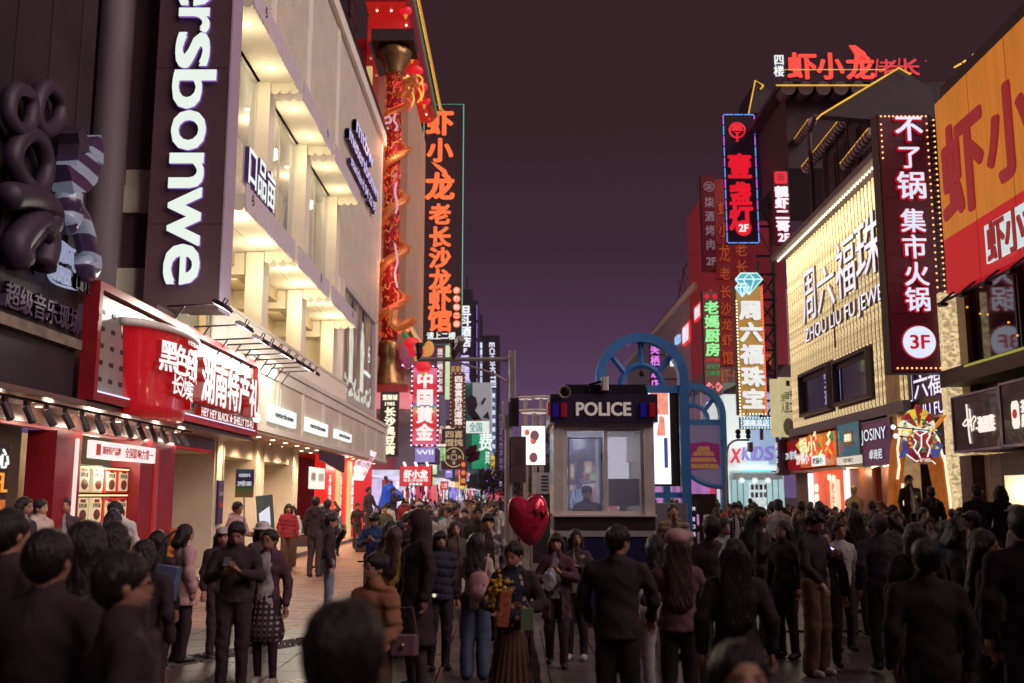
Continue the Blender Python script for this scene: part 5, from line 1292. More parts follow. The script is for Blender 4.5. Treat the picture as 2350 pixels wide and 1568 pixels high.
# beige posters left of the gold front
for i, (l, r, lab) in enumerate(((1789, 1823, 'beige poster panel with upgrade characters left of the gold front'), (1770, 1787, 'narrow beige poster slice beside the upgrade poster'))):
 s_ = thing('poster_panel', lab, 'poster', (0, 0, 0)); Yp = 43.6 + i * .5
 cx_, z_, w_, h_ = px_box(l, 866 + 4 * i, r, 1003, Yp); B().box(cx_ - w_ / 2, cx_ + w_ / 2, Yp, Yp + .15, z_, z_ + h_).to('sheet', glow('poster_beige', (204, 188, 140), .85, var=.1), s_)
 if i == 0:
  for ch_, px, py in (('全', 1797, 912), ('面', 1805, 908), ('升', 1812, 906), ('级', 1819, 903)):
   p_ = at(px, py, Yp); word(s_, ch_, p_.x, p_.z, .2, .34, BLACKP, y=Yp, d=.01, em=True)
  p_ = at(1806, 935, Yp); word(s_, '人通工', p_.x, p_.z, .5, .5, BLACKP, y=Yp, d=.01); p_ = at(1808, 880, Yp); B().box(p_.x - .08, p_.x + .08, Yp - .01, Yp, p_.z - .12, p_.z + .12).to('emblem', mat('plum_print', (.08, .02, .05)), s_)
  B().ball((at(1810, 985, Yp).x, Yp - .02, at(1810, 980, Yp).z), .4, 10, 5, (.6, .05, 1)).to('figure', mat('grey_print', (.3, .28, .26)), s_)
 else: pass
# ---------------------------------------------------------------- red clad building across the side street, kids store below
rb = thing('red_clad_building', 'building clad in dim red panels with orange characters, behind the truss', 'building', (0, 0, 0))
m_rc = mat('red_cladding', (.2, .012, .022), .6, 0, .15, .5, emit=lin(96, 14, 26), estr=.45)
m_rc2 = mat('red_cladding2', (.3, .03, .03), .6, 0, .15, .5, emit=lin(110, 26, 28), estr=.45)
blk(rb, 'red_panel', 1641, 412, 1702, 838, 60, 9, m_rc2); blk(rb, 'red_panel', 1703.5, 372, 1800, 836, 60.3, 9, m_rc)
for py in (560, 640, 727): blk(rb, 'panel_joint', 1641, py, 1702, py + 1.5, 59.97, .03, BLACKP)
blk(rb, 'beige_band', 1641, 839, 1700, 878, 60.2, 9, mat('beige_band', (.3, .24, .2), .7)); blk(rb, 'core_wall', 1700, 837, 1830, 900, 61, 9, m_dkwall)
m_dt = mat('dim_orange_text', (.4, .12, .03), .6, emit=lin(160, 70, 30), estr=.7)
for i, ch in enumerate('虾小龙老长沙龙虾馆'):
 pxchar(rb, ch, 1648 - i * .0 + i * 1.2, (464, 512, 560, 614, 655, 695, 733, 768, 805)[i], 1672 + i * 1.2, (500, 550, 606, 648, 690, 728, 764, 800, 842)[i] - 6, 59.98, m_dt, m_dt, .04, .0)
for ch, l, t in (('老', 1688, 556), ('长', 1690, 598), ('龙', 1752, 806), ('虾', 1650, 846), ('小', 1680, 842)): pxchar(rb, ch, l, t, l + 26, t + 32, 59.9, m_dt, m_dt, .04, .0)
kd = thing('kids_store', 'white lit kids store with red and lilac letters', 'shop', (0, 0, 0))
m_kw = mat('cool_white_wall', (.72, .78, .76), .5, 0, .05, emit=lin(206, 224, 220), estr=.75, sample=True)
blk(kd, 'white_wall', 1663, 905, 1802, 1078, 60.5, 6, m_kw)
for k in range(22):
 px = 1723 + k * 3.6; blk(kd, 'light_fin', px, 900 if k > 4 else 960 - k * 10, px + 1.2, 1066 - (0 if k > 10 else 8), 60.3, .2, glow('fin_blue', (130, 156, 196), .85))
for i, (ch, l, r) in enumerate((('X', 1676, 1699), ('K', 1703, 1722), ('I', 1723, 1729), ('D', 1731, 1751), ('S', 1754, 1776))):
 cx_, z_, w_, h_ = px_box(l, 1028 - i, r, 1057, 60.2); word(kd, ch, cx_, z_ + h_ / 2 - (.1 if i == 0 else 0), w_, h_ * (1.15 if i == 0 else 1), glow('x_red', (214, 30, 50), .95) if i == 0 else glow('kids_lilac', (128, 106, 200), .9), y=60.2, d=.15, bold=.03, shear=.2, name='letter')
blk(kd, 'opening_back', 1676, 1084, 1800, 1190, 63, .2, glow('shop_cool', (176, 214, 216), .8, sample=True, var=.2, scale=.6)); blk(kd, 'canopy', 1684, 1086, 1796, 1100, 60.0, 2, mat('canopy_grey', (.3, .34, .36), .5)); blk(kd, 'cyan_strip', 1706, 1078, 1770, 1083, 60.2, .1, glow('cyan', (120, 224, 236), 1.2)); blk(kd, 'side_wall', 1662, 1076, 1676, 1240, 60.4, 2, m_kw)
blk(kd, 'display', 1722, 1106, 1762, 1185, 62, .3, glow('disp_white', (210, 224, 222), .9, var=.3, scale=3))
for k in range(8): blk(kd, 'shelf_item', 1724 + (k % 4) * 10, 1112 + (k // 4) * 18, 1730 + (k % 4) * 10, 1124 + (k // 4) * 18, 61.9, .1, mat('shelf_dark', (.05, .05, .06)) if k % 3 == 2 else METAL_G)
for k in range(9): blk(kd, 'glass_fin', 1680 + k * 13.5, 1100, 1681.2 + k * 13.5, 1235, 60.9, .1, mat('fin_steel', (.2, .26, .28), .3, .5)) if not 3 <= k <= 5 else None
for k in range(3): disc(kd, 'canopy_lamp', at(1702 + k * 30, 1103, 60).x, at(1702, 1103, 60).z, .16, 59.9, 60, WHITE, 12)
lamp(kd, (at(1738, 1100, 59).x, 59, 4.5), 45, (.8, .95, 1), .5)
# mall wall with small lightboxes, further up the street
ml = thing('mall_building', 'pale long mall wall with small lit signs running down the street', 'building', (12.6, 66, 0), RIGHT)
X_m = 12.6
def onm(px, py): Y, Z = onx(px, py, X_m); return 66 - Y, Z
a, z1_ = onm(1525, 735); z1_ = 15.8; zb_ = 9.0
B().box(-42, 0, 0, 14, zb_, z1_).to('wall', mat('pale_mall_wall', (.42, .38, .4), .6, 0, .08, .5), ml); B().box(-42, .05, -.3, 0, z1_, z1_ + .5).to('parapet', m_clad, ml)
B().box(-42, -.2, .2, .4, .02, 4.2).to('ground_floor', glow('pink_shops', (180, 116, 190), .75, sample=True, var=.5, scale=.35), ml); B().box(-42, 0, 0, 14, 4.2, zb_).to('middle_floor', mat('lilac_wall', (.3, .24, .32), .6, 0, .3, .4, emit=lin(110, 84, 130), estr=.35), ml)
for k in range(40): B().box(-k * 1.0 - .1, -k * 1.0, -.08, 0, 4.3, zb_ - .1).to('fin', m_clad, ml)
for i, (l, t, r, b, c_, fr_) in enumerate(((1600, 700, 1613, 745, (236, 232, 240), (220, 50, 50)), (1572, 745, 1587, 800, (232, 230, 240), (220, 60, 60)), (1554, 765, 1562, 800, (170, 200, 250), None), (1618, 740, 1632, 800, (236, 236, 244), None), (1543, 800, 1549, 850, (236, 236, 244), None), (1630, 668, 1637, 710, (236, 200, 210), (220, 50, 50)))):
 a, zt7 = onm(l, t + 10); b2, _ = onm(r, t); _, zb7 = onm(l, b - 8)
 lb = thing('mall_lightbox', ('square red-edged lightbox near the top of the mall wall', 'large red-framed lightbox on the mall wall', 'small pale blue lightbox on the mall wall', 'striped white lightbox on the mall wall beside the green sign', 'farthest thin white lightbox on the mall wall', 'nearest red-edged lightbox on the mall wall')[i], 'sign', (12.6, 66, 0), RIGHT, 'lightboxes along the mall wall')
 B().box(a, b2, -.2, 0, zb7, zt7).to('panel', glow('lb_%d' % i, c_, .95, var=.3, scale=2), lb)
 if fr_: f = B(); frame(f, a - .12, b2 + .12, zb7 - .12, zt7 + .12, .12, -.22, 0); f.to('neon_edge', glow('lb_red', (226, 50, 50), 1.0), lb)
sc = thing('roof_scaffold', 'dark red scaffold frame on the mall roof', 'scaffold', (0, 0, 0))
for i in range(9):
 x_, y0_ = 13.4, 66 + i * 3.2; h_ = 19.5 if i < 4 else 17.6
 q = B(); q.tube([(x_, y0_, 16), (x_, y0_, h_)], .07, 5); q.tube([(x_, y0_, h_), (x_, y0_ + 3.2, h_ if i != 3 else 17.6)], .06, 5); q.tube([(x_, y0_, 17.2), (x_, y0_ + 3.2, h_ - .3)], .04, 5); q.tube([(x_, y0_, 16.8), (x_, y0_ + 3.2, 16.8)], .04, 5)
 q.to('scaffold_bay', mat('rust_steel', (.12, .03, .035), .6, .3, .3), sc)
# ---------------------------------------------------------------- blade signs of the right side
tr = thing('truss_tower', 'steel lattice tower carrying the jewellery blade sign', 'truss', (0, 49, 0))
m_ts = mat('truss_steel', (.07, .045, .06), .5, .4, .3)
def tp(px, py, dy=0): p_ = at(px, py, 49); return (p_.x, dy, p_.z)
for x_ in (1748, 1784): B().tube([tp(x_ - 8, 600), tp(x_, 1010)], .09, 4).to('post', m_ts, tr)
for k in range(6):
 py = 700 + k * 58 - 70
 B().tube([tp(1740, py), tp(1782, py)], .06, 4).to('crossbar', m_ts, tr)
 B().tube([tp(1741, py), tp(1782, py + 58)], .05, 4).to('brace', m_ts, tr); B().tube([tp(1782, py), tp(1741, py + 58)], .05, 4).to('brace', m_ts, tr)
z_ = thing('pylon_post', 'tall rusty steel post with ladder frame behind the bowl sign', 'post', (0, 53, 0))
def tq(px, py): p_ = at(px, py, 53); return (p_.x, 0, p_.z)
B().tube([tq(1764, 250), tq(1780, 1000)], .14, 4).to('post', mat('rusty_post', (.2, .08, .07), .6, .3, .4, 2), z_)
for py in (330, 395, 458, 520, 588):
 B().tube([tq(1735, py), tq(1768, py)], .07, 4).to('crossbar', mat('blue_steel', (.06, .05, .12), .5, .3), z_)
 if py < 580: B().tube([tq(1736, py), tq(1768, py + 63)], .03, 4).to('brace', m_ts, z_)
zl, w, h = csign('jewellery_blade_sign', 'gold blade sign with white characters under a blue diamond', 1691, 655, 1754, 952, 48, glow('gold_face', (188, 140, 66), .8, sample=True, var=.1, scale=1), .5, mat('gold_box', (.2, .12, .06), .5), .04)
zl.rotation_euler = (0, 0, R(4))
column_text(zl, '周六福珠宝', 0.02, h - .72, .2, w * .86, glow('bone_white', (232, 230, 226), 1.05), mat('char_side', (.3, .2, .15)), y=-.02, d=.14, bold=.06, h=(h - 1.0) / 5 * .92)
pts = [( w / 2 - .04, -.04, h * i / 40) for i in range(40)]; bulbs(zl, pts, .035, glow('bulb_red', (255, 120, 96), 1.7, var=0)); bulbs(zl, [(-w / 2 + .04, -.04, h * i / 40) for i in range(36)], .035, m_bw); bulbs(zl, [(-w / 2 + .05 + (w - .1) * i / 8, -.04, .03) for i in range(9)], .035, m_bw)
B().tube([(w / 2, -.05, 0), (w / 2, -.05, h)], .03, 6).to('neon_tube', glow('neon_orange', (255, 90, 50), 1.2), zl)
dm = thing('diamond_sign', 'two glowing pale blue diamonds on top of the gold blade sign', 'sign', (0, 47.7, 0))
def diamond(cx_, top, w_, h_):
 P = [(cx_ - w_ / 2, top + h_ * .28), (cx_ - w_ * .3, top), (cx_ + w_ * .3, top), (cx_ + w_ / 2, top + h_ * .28), (cx_, top + h_)]
 Q = [at(a_, b_, 47.7) for a_, b_ in P]
 B().slab([(q_.x, q_.z) for q_ in Q][::-1], -.05, .15).to('diamond', glow('diamond_blue', (96, 178, 196), .9, var=.2, scale=2), dm)
 L = lambda *pp: B().tube([(at(a_, b_, 47.7).x, -.08, at(a_, b_, 47.7).z) for a_, b_ in pp], .03, 5).to('edge_tube', glow('ice_white', (206, 240, 240), 1.2), dm)
 L(*P, P[0]); L(P[0], (cx_ - w_ * .2, top + h_ * .28), (cx_ + w_ * .2, top + h_ * .28), P[3]); L(P[4], (cx_ - w_ * .2, top + h_ * .28), (cx_, top), (cx_ + w_ * .2, top + h_ * .28), P[4])
diamond(1718, 628, 62, 49); diamond(1703, 652, 32, 30)
bs, w, h = csign('small_blue_sign', 'small blue branch sign with bulb edge hanging under the gold blade', 1699, 957, 1771, 985, 47.5, glow('sky_blue_face', (84, 150, 190), .9), .3, METAL_G, .03)
row_text(bs, '湖南总店', -w / 2 + .12, w / 2 - .12, h / 2, h * .6, WHITE, y=-.015, d=.05, bold=.03); bulb_edge(bs, w, h, m_bw, .14, .022)
for x_ in (-.4, .4): B().tube([(x_, .1, h), (x_, .1, h + .35)], .02, 5).to('hanger', METAL_D, bs)
yz, w, h = csign('lantern_restaurant_sign', 'black blade sign with red emblem and brush characters in a blue neon frame', 1664, 264, 1736, 558, 52, mat('black_face', (.02, .012, .016), .4, 0, .1, emit=lin(30, 14, 24), estr=.6), .4, METAL_D, .03)
m_vr = glow('vivid_red', (232, 20, 44), 1.0, var=.05)
for ch, py, s_ in (('壹', 382, 58), ('盏', 445, 54), ('灯', 500, 58)):
 p_ = at(1697 + (py - 380) * .03, py, 52); k_ = s_ / F_PX * 52; word(yz, ch, p_.x - yz.location.x, p_.z - yz.location.z, k_, k_ * 1.1, m_vr, y=-.015, d=.05, bold=.045, em=True, name='character')
p_ = at(1691, 300, 52); X_, Z_ = p_.x - yz.location.x, p_.z - yz.location.z
B().tube([(X_ + .42 * math.cos(a_), -.04, Z_ + .42 * math.sin(a_)) for a_ in [2 * math.pi * i / 24 for i in range(24)]], .05, 6, True).to('emblem_ring', m_vr, yz)
disc(yz, 'emblem_dome', X_, Z_ + .12, .3, -.05, -.015, m_vr); B().box(X_ - .42, X_ + .42, -.07, -.05, Z_ - .1, Z_ - .04).to('emblem_bar', MATS['black_face'], yz); B().box(X_ - .4, X_ + .4, -.06, -.02, Z_ - .03, Z_ + .02).to('emblem_bar', m_vr, yz); B().box(X_ - .06, X_ + .06, -.05, -.015, Z_ - .65, Z_ - .2).to('emblem_stem', m_vr, yz)
p_ = at(1706, 524, 52); disc(yz, 'round_plate', p_.x - yz.location.x, p_.z - yz.location.z, .43, -.05, -.015, m_vr); word(yz, '2F', p_.x - yz.location.x, p_.z - yz.location.z, .52, .4, WHITE, y=-.05, d=.03, bold=.03)
n_ = 34
m_nb, m_nv = glow('neon_blue', (96, 150, 240), 1.2), glow('neon_violet', (186, 96, 226), 1.2)
for sx_ in (-w / 2, w / 2):
 for k in range(12): B().tube([(sx_, -.04, h * k / 12 + .04), (sx_, -.04, h * (k + 1) / 12 - .04)], .03, 5).to('neon_tube', (m_nb, m_nv)[k % 2], yz)
for zz in (0, h):
 for k in range(3): B().tube([(-w / 2 + w * k / 3 + .03, -.04, zz), (-w / 2 + w * (k + 1) / 3 - .03, -.04, zz)], .03, 5).to('neon_tube', m_nb, yz)
lx, w, h = csign('prawn_restaurant_sign', 'narrow vertical sign with glowing white characters and red seal', 1775, 392, 1813, 562, 46, mat('plum_face', (.07, .01, .02), .5, 0, .1, emit=lin(90, 10, 30), estr=.6), .3, METAL_D, .02)
column_text(lx, '靓虾二哥', 0, h - .78, .62, w * .82, glow('pink_white', (240, 226, 236), 1.2), m_halo, y=-.015, d=.06, bold=.07); word(lx, '2F', .02, .34, w * .72, .42, MATS['pink_white'], m_halo, y=-.015, d=.06, bold=.05)
q = [(-.3 + .06, h - .06), (.3 - .06, h - .06), (.3, h - .12), (.3, h - .6), (.3 - .06, h - .66), (-.3 + .06, h - .66), (-.3, h - .6), (-.3, h - .12)]
B().slab(q[::-1], -.06, -.015).to('seal', m_vr, lx)
for k in range(4): B().box(-.17, .17, -.07, -.06, h - .5 + k * .09, h - .47 + k * .09).to('seal_line', MATS['plum_face'], lx)
gs, w, h = csign('green_kitchen_sign', 'brown blade sign with glowing green kitchen characters', 1614, 668, 1652, 905, 57, mat('brown_face', (.2, .1, .07), .5, 0, .1, emit=lin(104, 68, 58), estr=.5), .4, METAL_D, .03)
column_text(gs, '老媽厨房', 0.05, h - .6, h * .36, w * .9, glow('green_glow', (150, 236, 150), 1.1), glow('green_side', (20, 150, 90), .8), y=-.015, d=.08, bold=.04)
for x_ in (-.2, .25): B().slab([(x_ - .17, h - .33), (x_, h - .5), (x_ + .17, h - .33), (x_, h - .16)], -.05, -.015).to('red_diamond', m_vr, gs)
word(gs, '始于2006', .05, h * .33, w * .85, .16, m_vr, y=-.015, d=.03); word(gs, '老长沙', .05, h * .265, w * .8, .28, MATS['green_side'], y=-.015, d=.03); word(gs, '口味菜', .05, h * .2, w * .8, .28, MATS['green_side'], y=-.015, d=.03)
for x_ in (-.22, .3): B().slab([(x_ - .26, .42), (x_, .14), (x_ + .26, .42), (x_, .7)], -.05, -.015).to('pink_diamond', glow('pink_glow', (255, 130, 140), 1.1), gs)
word(gs, '→2F', .04, .42, .75, .24, BLACKP, y=-.05, d=.01, bold=.03)
qs, w, h = csign('barbecue_sign', 'dim unlit red barbecue blade sign with grey characters', 1610, 402, 1642, 622, 59, mat('dim_red_face', (.16, .02, .03), .5, 0, .1, emit=lin(86, 18, 30), estr=.4), .4, METAL_D, .02)
m_gt = mat('grey_text', (.3, .22, .25), .5, emit=lin(140, 110, 125), estr=.5)
column_text(qs, '柒酒烤肉', .08, h - 1.3, 1.2, w * .7, m_gt, y=-.015, d=.03); word(qs, '2F', .08, .6, w * .7, .5, m_gt, y=-.015, d=.03, bold=.04)
B().tube([(.08 + .3 * math.cos(a_), -.04, h - .75 + .3 * math.sin(a_)) for a_ in [2 * math.pi * i / 20 for i in range(20)]], .03, 5, True).to('emblem_ring', m_gt, qs); word(qs, '柒', .08, h - .75, .4, .4, m_gt, y=-.015, d=.03)
ps, w, h = csign('pink_hotel_sign', 'pink vertical hotel characters seen through the nearer arch', 1492, 786, 1515, 898, 74, mat('plum_face2', (.06, .01, .05), .5, 0, .1, emit=lin(60, 16, 60), estr=.5), .4, METAL_D, .02, arm=(1, 3))
column_text(ps, '美栖酒店', 0, h - .05, .05, w * .95, glow('pink_neon', (226, 130, 230), 1.1), m_nv, y=-.015, d=.06, bold=.02)
# double camera lamp post near the kids store
cpx = thing('twin_camera_post', 'slim curved post with two black cameras in front of the kids store', 'pole', (0, 27, 0))
def tc_(px, py): p_ = at(px, py, 27); return (p_.x, 0, p_.z)
B().tube([tc_(1668, 1250), tc_(1668, 1040), tc_(1672, 1022), tc_(1682, 1013), tc_(1692, 1010), tc_(1720, 1010)], .03, 6).to('post', m_pole, cpx)
for px in (1694, 1717): p_ = tc_(px, 1000); q = B(); q.ball((p_[0], 0, p_[2] + .1), .08, 8, 5); q.ball((p_[0], 0, p_[2] - .02), .07, 8, 5); q.to('camera', BLACKP, cpx)
p_ = tc_(1722, 1024); q = B(); q.lathe([(.08, p_[2] + .1), (.08, p_[2] - .12), (.04, p_[2] - .16)], p_[0], 0, 12); q.to('dome_camera', METAL_G, cpx)
# ================================================================== LEFT STREET BEYOND THE CREAM STORE
# stall under the end of the fascia
stl = thing('snack_stall', 'dark snack stall with lit menu boards under the cream fascia', 'stall', (-8, 0, 0), LEFT)
B().box(37.1, 55, 1.4, 1.6, .02, 3.7).to('back_wall', mat('stall_dark', (.035, .03, .035), .6), stl)
B().slab([(37.1, 3.65), (42.2, 3.65), (42.2, 2.95), (37.1, 3.3)][::-1], -.95, -.85).to('black_hood', BLACKP, stl)
for l, t, r, b in ((711, 1096, 726, 1130), (728, 1099, 745, 1131)):
 a = onx(l, 1110, -7.4)[0]; b2 = onx(r, 1110, -7.4)[0]; mb = B().box(a, b2, -.6, -.55, 2.25, 3.05).to('menu_board', glow('menu_white', (236, 232, 216), 1.15, sample=True), stl)
 q = B()
 for k in range(6): q.ball((a + .25 + k * (b2 - a - .4) / 6, -.61, 2.7), .13, 6, 3, (.5, .05, 1.5))
 q.to('food_print', mat('food_print2', (.3, .12, .05), .5, 0, .6, 8), mb, kind='stuff')
B().box(37.4, 41, .2, .6, .02, 1.0).to('counter', mat('stall_green', (.03, .06, .05), .5), stl)
w_ = B().box(41.2, 54.9, -.35, .1, .02, 3.7)
w_.to('red_wall', mat('lit_red_wall', (.5, .02, .02), .4, 0, .1, emit=lin(226, 24, 22), estr=.75, sample=True), stl)
for x in (41.6, 44.2, 47.6): column_text(stl, '不赖豆腐' if x < 44 else '闻起来香', x + .6, 2.9, 1.1, .5, WHITE, y=-.36, d=.02, name='character')
for x in (43.6, 46.6): B().box(x, x + .5, -.5, -.35, .02, 3.6).to('lit_pillar', glow('pillar_cream', (230, 200, 130), .9), stl)
lamp(stl, (44, -.7, 3.3), 40, (1, .55, .5), .2)
# hanging tilted banner
hb2 = thing('tilted_banner', 'tilted white LED banner with red handwriting below the cream fascia', 'banner', (0, 0, 0))
P = [at(817, 1018, 49), at(864, 1039, 49.6), at(833, 1103, 48.4), at(777, 1099, 48)]
q = B(); q.v = [tuple(p_) for p_ in P] + [tuple(p_ + Vector((0, .15, 0))) for p_ in P]; q.f = [(3, 2, 1, 0), (4, 5, 6, 7), (0, 1, 5, 4), (1, 2, 6, 5), (2, 3, 7, 6), (3, 0, 4, 7)]
q.to('panel', glow('banner_white', (228, 220, 236), 1.1, sample=True), hb2)
c = sum(P, Vector()) / 4; ux = ((P[1] - P[0]) + (P[2] - P[3])).normalized(); uz = ((P[0] - P[3]) + (P[1] - P[2])).normalized(); un = ux.cross(uz).normalized()
for k in range(3):
 o_ = c + uz * (.45 - .42 * k) - un * 0 + Vector((0, -.08, 0))
 M = Matrix((( ux.x, 0, uz.x, o_.x), (ux.y, 1, uz.y, o_.y), (ux.z, 0, uz.z, o_.z), (0, 0, 0, 1)))
 me = glyph_mesh(('长沙臭豆腐', '臭豆腐小吃', '正宗老口味')[k], m_rt, m_rt, .01, False)
 link('lettering', me, hb2, basis=M @ Matrix.Diagonal((1.15, .03, .34, 1)))
# ---------------------------------------------------------------- Chinese restaurant building
cb = thing('chinese_restaurant', 'traditional restaurant building with red pillar and lantern hung eaves', 'building', (0, 0, 0))
m_crd = mat('lacquer_red', (.3, .015, .018), .35, 0, .3, 2, .6, 6, coat=.3, emit=lin(110, 14, 20), estr=.35, sample=False); m_brz = mat('bronze_gold', (.38, .24, .09), .32, .65, .3, 3)  # faint red glow in the lacquer stands in for lamplight on it
m_bei = mat('lit_beige_wall', (.5, .34, .22), .7, 0, .1, .4)
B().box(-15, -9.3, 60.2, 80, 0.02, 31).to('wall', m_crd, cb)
B().box(-9.3, -7.2, 66, 80, 7.6, 31).to('side_wall', m_bei, cb)
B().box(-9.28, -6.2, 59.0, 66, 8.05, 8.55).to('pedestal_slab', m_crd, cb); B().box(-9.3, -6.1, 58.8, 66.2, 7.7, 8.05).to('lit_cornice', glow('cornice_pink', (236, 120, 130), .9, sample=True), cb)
px_ = at(896, 640, 60.5).x
B().lathe([(.95, 8.56), (.95, 8.8), (.8, 9.0), (.78, 9.3), (.6, 9.7), (.58, 10.4), (.68, 10.5), (.66, 11.2), (.56, 11.4)], px_, 60.5, 20).to('pillar_base', m_brz, cb, smooth=True)
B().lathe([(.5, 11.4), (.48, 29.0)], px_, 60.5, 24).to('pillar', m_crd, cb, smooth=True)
B().lathe([(.5, 28.6), (.62, 28.8), (.6, 29.1), (1.0, 29.7), (1.1, 30.2), (1.0, 30.4)], px_, 60.5, 24).to('capital', m_brz, cb, smooth=True)
B().box(px_ - 1.35, px_ + 1.35, 59.2, 62, 30.41, 31.2).to('capital_block', mat('umber', (.05, .03, .03), .6), cb)
for x_ in (-9.25,): B().box(x_, x_ + .35, 59.9, 60.2, 12, 29).to('lit_strip', glow('strip_gold', (220, 180, 110), .9), cb)
B().box(-9.2, -7.7, 59, 80, .02, 3.0).to('lit_shopfront', glow('lilac_shop', (206, 190, 230), .9, sample=True, var=.6, scale=.6), cb); B().box(-9.2, -6.6, 59, 80, 3.2, 3.5).to('lit_soffit', glow('soffit_white', (214, 210, 236), .9, sample=True, var=.3, scale=.8), cb)
q = [B() for _ in range(5)]
for k in range(64):
 y_ = 59.2 + rnd.random() * 20; z_ = rnd.uniform(.6, 2.6); q[k % 5].box(-7.72, -7.6, y_, y_ + rnd.uniform(.25, 1.1), z_, z_ + rnd.uniform(.2, .7))
for k in range(5): q[k].to('window_display', (m_rg, METAL_D, WHITE, METAL_D, MATS['red_glow'])[k], cb, kind='stuff')
# dragon spiralling up the pillar
hel = []; N = 150
for i in range(N + 1):
 t = i / N; a_ = -2.6 + t * 2 * math.pi * 4.1; rr = .78 + .1 * math.sin(t * 20)
 hel.append((px_ + rr * math.cos(a_) + t * .15, 60.5 + rr * math.sin(a_), 12.6 + t * 13.2))
hel += [(px_ + .9, 59.6, 26.2), (px_ + 1.3, 59.4, 27.0), (px_ + 1.1, 59.2, 27.8)]
dr = thing('dragon_sculpture', 'gilded dragon wound round the red pillar, edged with red lights', 'sculpture', (0, 0, 0))
B().tube(hel, [.2 + .12 * math.sin(math.pi * min(1, i / len(hel) * 1.05)) for i in range(len(hel))], 8).to('body', mat('dragon_gilt', (.42, .24, .09), .4, .5, .4, 6, .5, 25, emit=lin(190, 70, 30), estr=.4, sample=False), dr, smooth=True)  # glow in the gilt stands for light from the red chain
q = B()
for i in range(2, len(hel) - 3, 1) if True else ():
 p_ = Vector(hel[i]); q.tube([p_ + Vector((0, 0, .2)), Vector(hel[i + 1]) + Vector((0, 0, .24))], .06, 4)
q.to('red_light_chain', glow('dragon_red', (255, 70, 50), 1.5, var=0), dr, kind='stuff')
q = B()
for i in range(3, len(hel) - 3, 5):
 p_ = Vector(hel[i]); q.tube([p_ + Vector((0, -.04, -.1)), Vector(hel[i + 1]) + Vector((0, -.04, -.06))], .05, 4)
q.to('pale_light_chain', glow('dragon_pale', (255, 214, 160), 1.5, var=0), dr, kind='stuff')
def dline(P, r, m, nm='neon_tube'):
 B().tube(smooth_pts([at(x_, y_, 58.6) for x_, y_ in P], 4), r, 6).to(nm, m, dr)
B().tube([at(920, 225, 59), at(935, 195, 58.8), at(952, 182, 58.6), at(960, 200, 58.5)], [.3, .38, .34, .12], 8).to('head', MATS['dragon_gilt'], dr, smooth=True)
for P in ([(938, 204), (944, 178), (956, 172), (970, 182), (962, 196)], [(952, 186), (962, 206), (966, 222), (958, 236)], [(926, 180), (940, 176), (950, 180)], [(946, 212), (950, 228), (944, 246)], [(968, 186), (972, 210), (966, 232)]): dline(P, .05, m_ny)
for P in ([(918, 210), (926, 194), (934, 190)], [(934, 226), (944, 238), (938, 256)], [(906, 196), (920, 188)]): dline(P, .05, glow('neon_red', (236, 40, 40), 1.3))
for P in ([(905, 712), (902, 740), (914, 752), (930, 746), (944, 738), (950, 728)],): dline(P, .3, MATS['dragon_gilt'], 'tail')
for P in ([(900, 722), (896, 706), (910, 700), (914, 676), (906, 668)], [(904, 748), (916, 764), (928, 752), (936, 762), (944, 742)]): dline(P, .06, MATS['neon_orange'])
# pale neon scribbles beside the pillar
for P in ([(882, 272), (894, 268), (896, 280), (884, 284), (880, 298), (892, 294)], [(908, 260), (904, 276), (912, 290), (906, 300)], [(910, 420), (906, 440), (912, 470), (908, 490)], [(906, 560), (912, 600), (906, 630), (912, 660)]):
 dline(P, .07, glow('neon_lilac', (214, 150, 170), 1.0))
lamp(dr, (px_ + .6, 58.6, 15), 160, (1, .3, .18), .3); lamp(dr, (px_ + .6, 58.6, 23), 160, (1, .35, .2), .3)
for k in range(9):
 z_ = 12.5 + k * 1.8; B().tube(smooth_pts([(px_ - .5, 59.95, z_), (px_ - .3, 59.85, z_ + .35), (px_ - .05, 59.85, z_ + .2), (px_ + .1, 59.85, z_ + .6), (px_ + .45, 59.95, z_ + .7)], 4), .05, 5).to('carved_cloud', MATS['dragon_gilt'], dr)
q = B(); q2 = B()
for k in range(420):
 a_ = rnd.uniform(3.2, 6.2); z_ = rnd.uniform(11.5, 28.5); r1 = rnd.uniform(.52, .6); c_ = (px_ + r1 * math.cos(a_), 60.5 + r1 * math.sin(a_), z_); s1 = rnd.uniform(.05, .13)
 (q if k % 4 else q2).tube([c_, (c_[0] + rnd.uniform(-s1, s1), c_[1] - .05, z_ + s1), (c_[0] + rnd.uniform(-s1, s1) * 1.5, c_[1] - .02, z_ + s1 * 1.8)], [.05, .04, .015], 4)
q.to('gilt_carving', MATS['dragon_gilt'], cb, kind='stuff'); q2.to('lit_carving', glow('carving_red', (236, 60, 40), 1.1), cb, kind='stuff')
q = B()
for i in range(1, len(hel) - 2):
 p_ = Vector(hel[i]); o_ = Vector((p_.x - px_, p_.y - 60.5, .25)).normalized(); q.tube([p_ + o_ * .2, p_ + o_ * .42 + Vector((0, 0, .06))], [.09, .01], 4)
q.to('dragon_spines', MATS['dragon_gilt'], dr, kind='stuff')
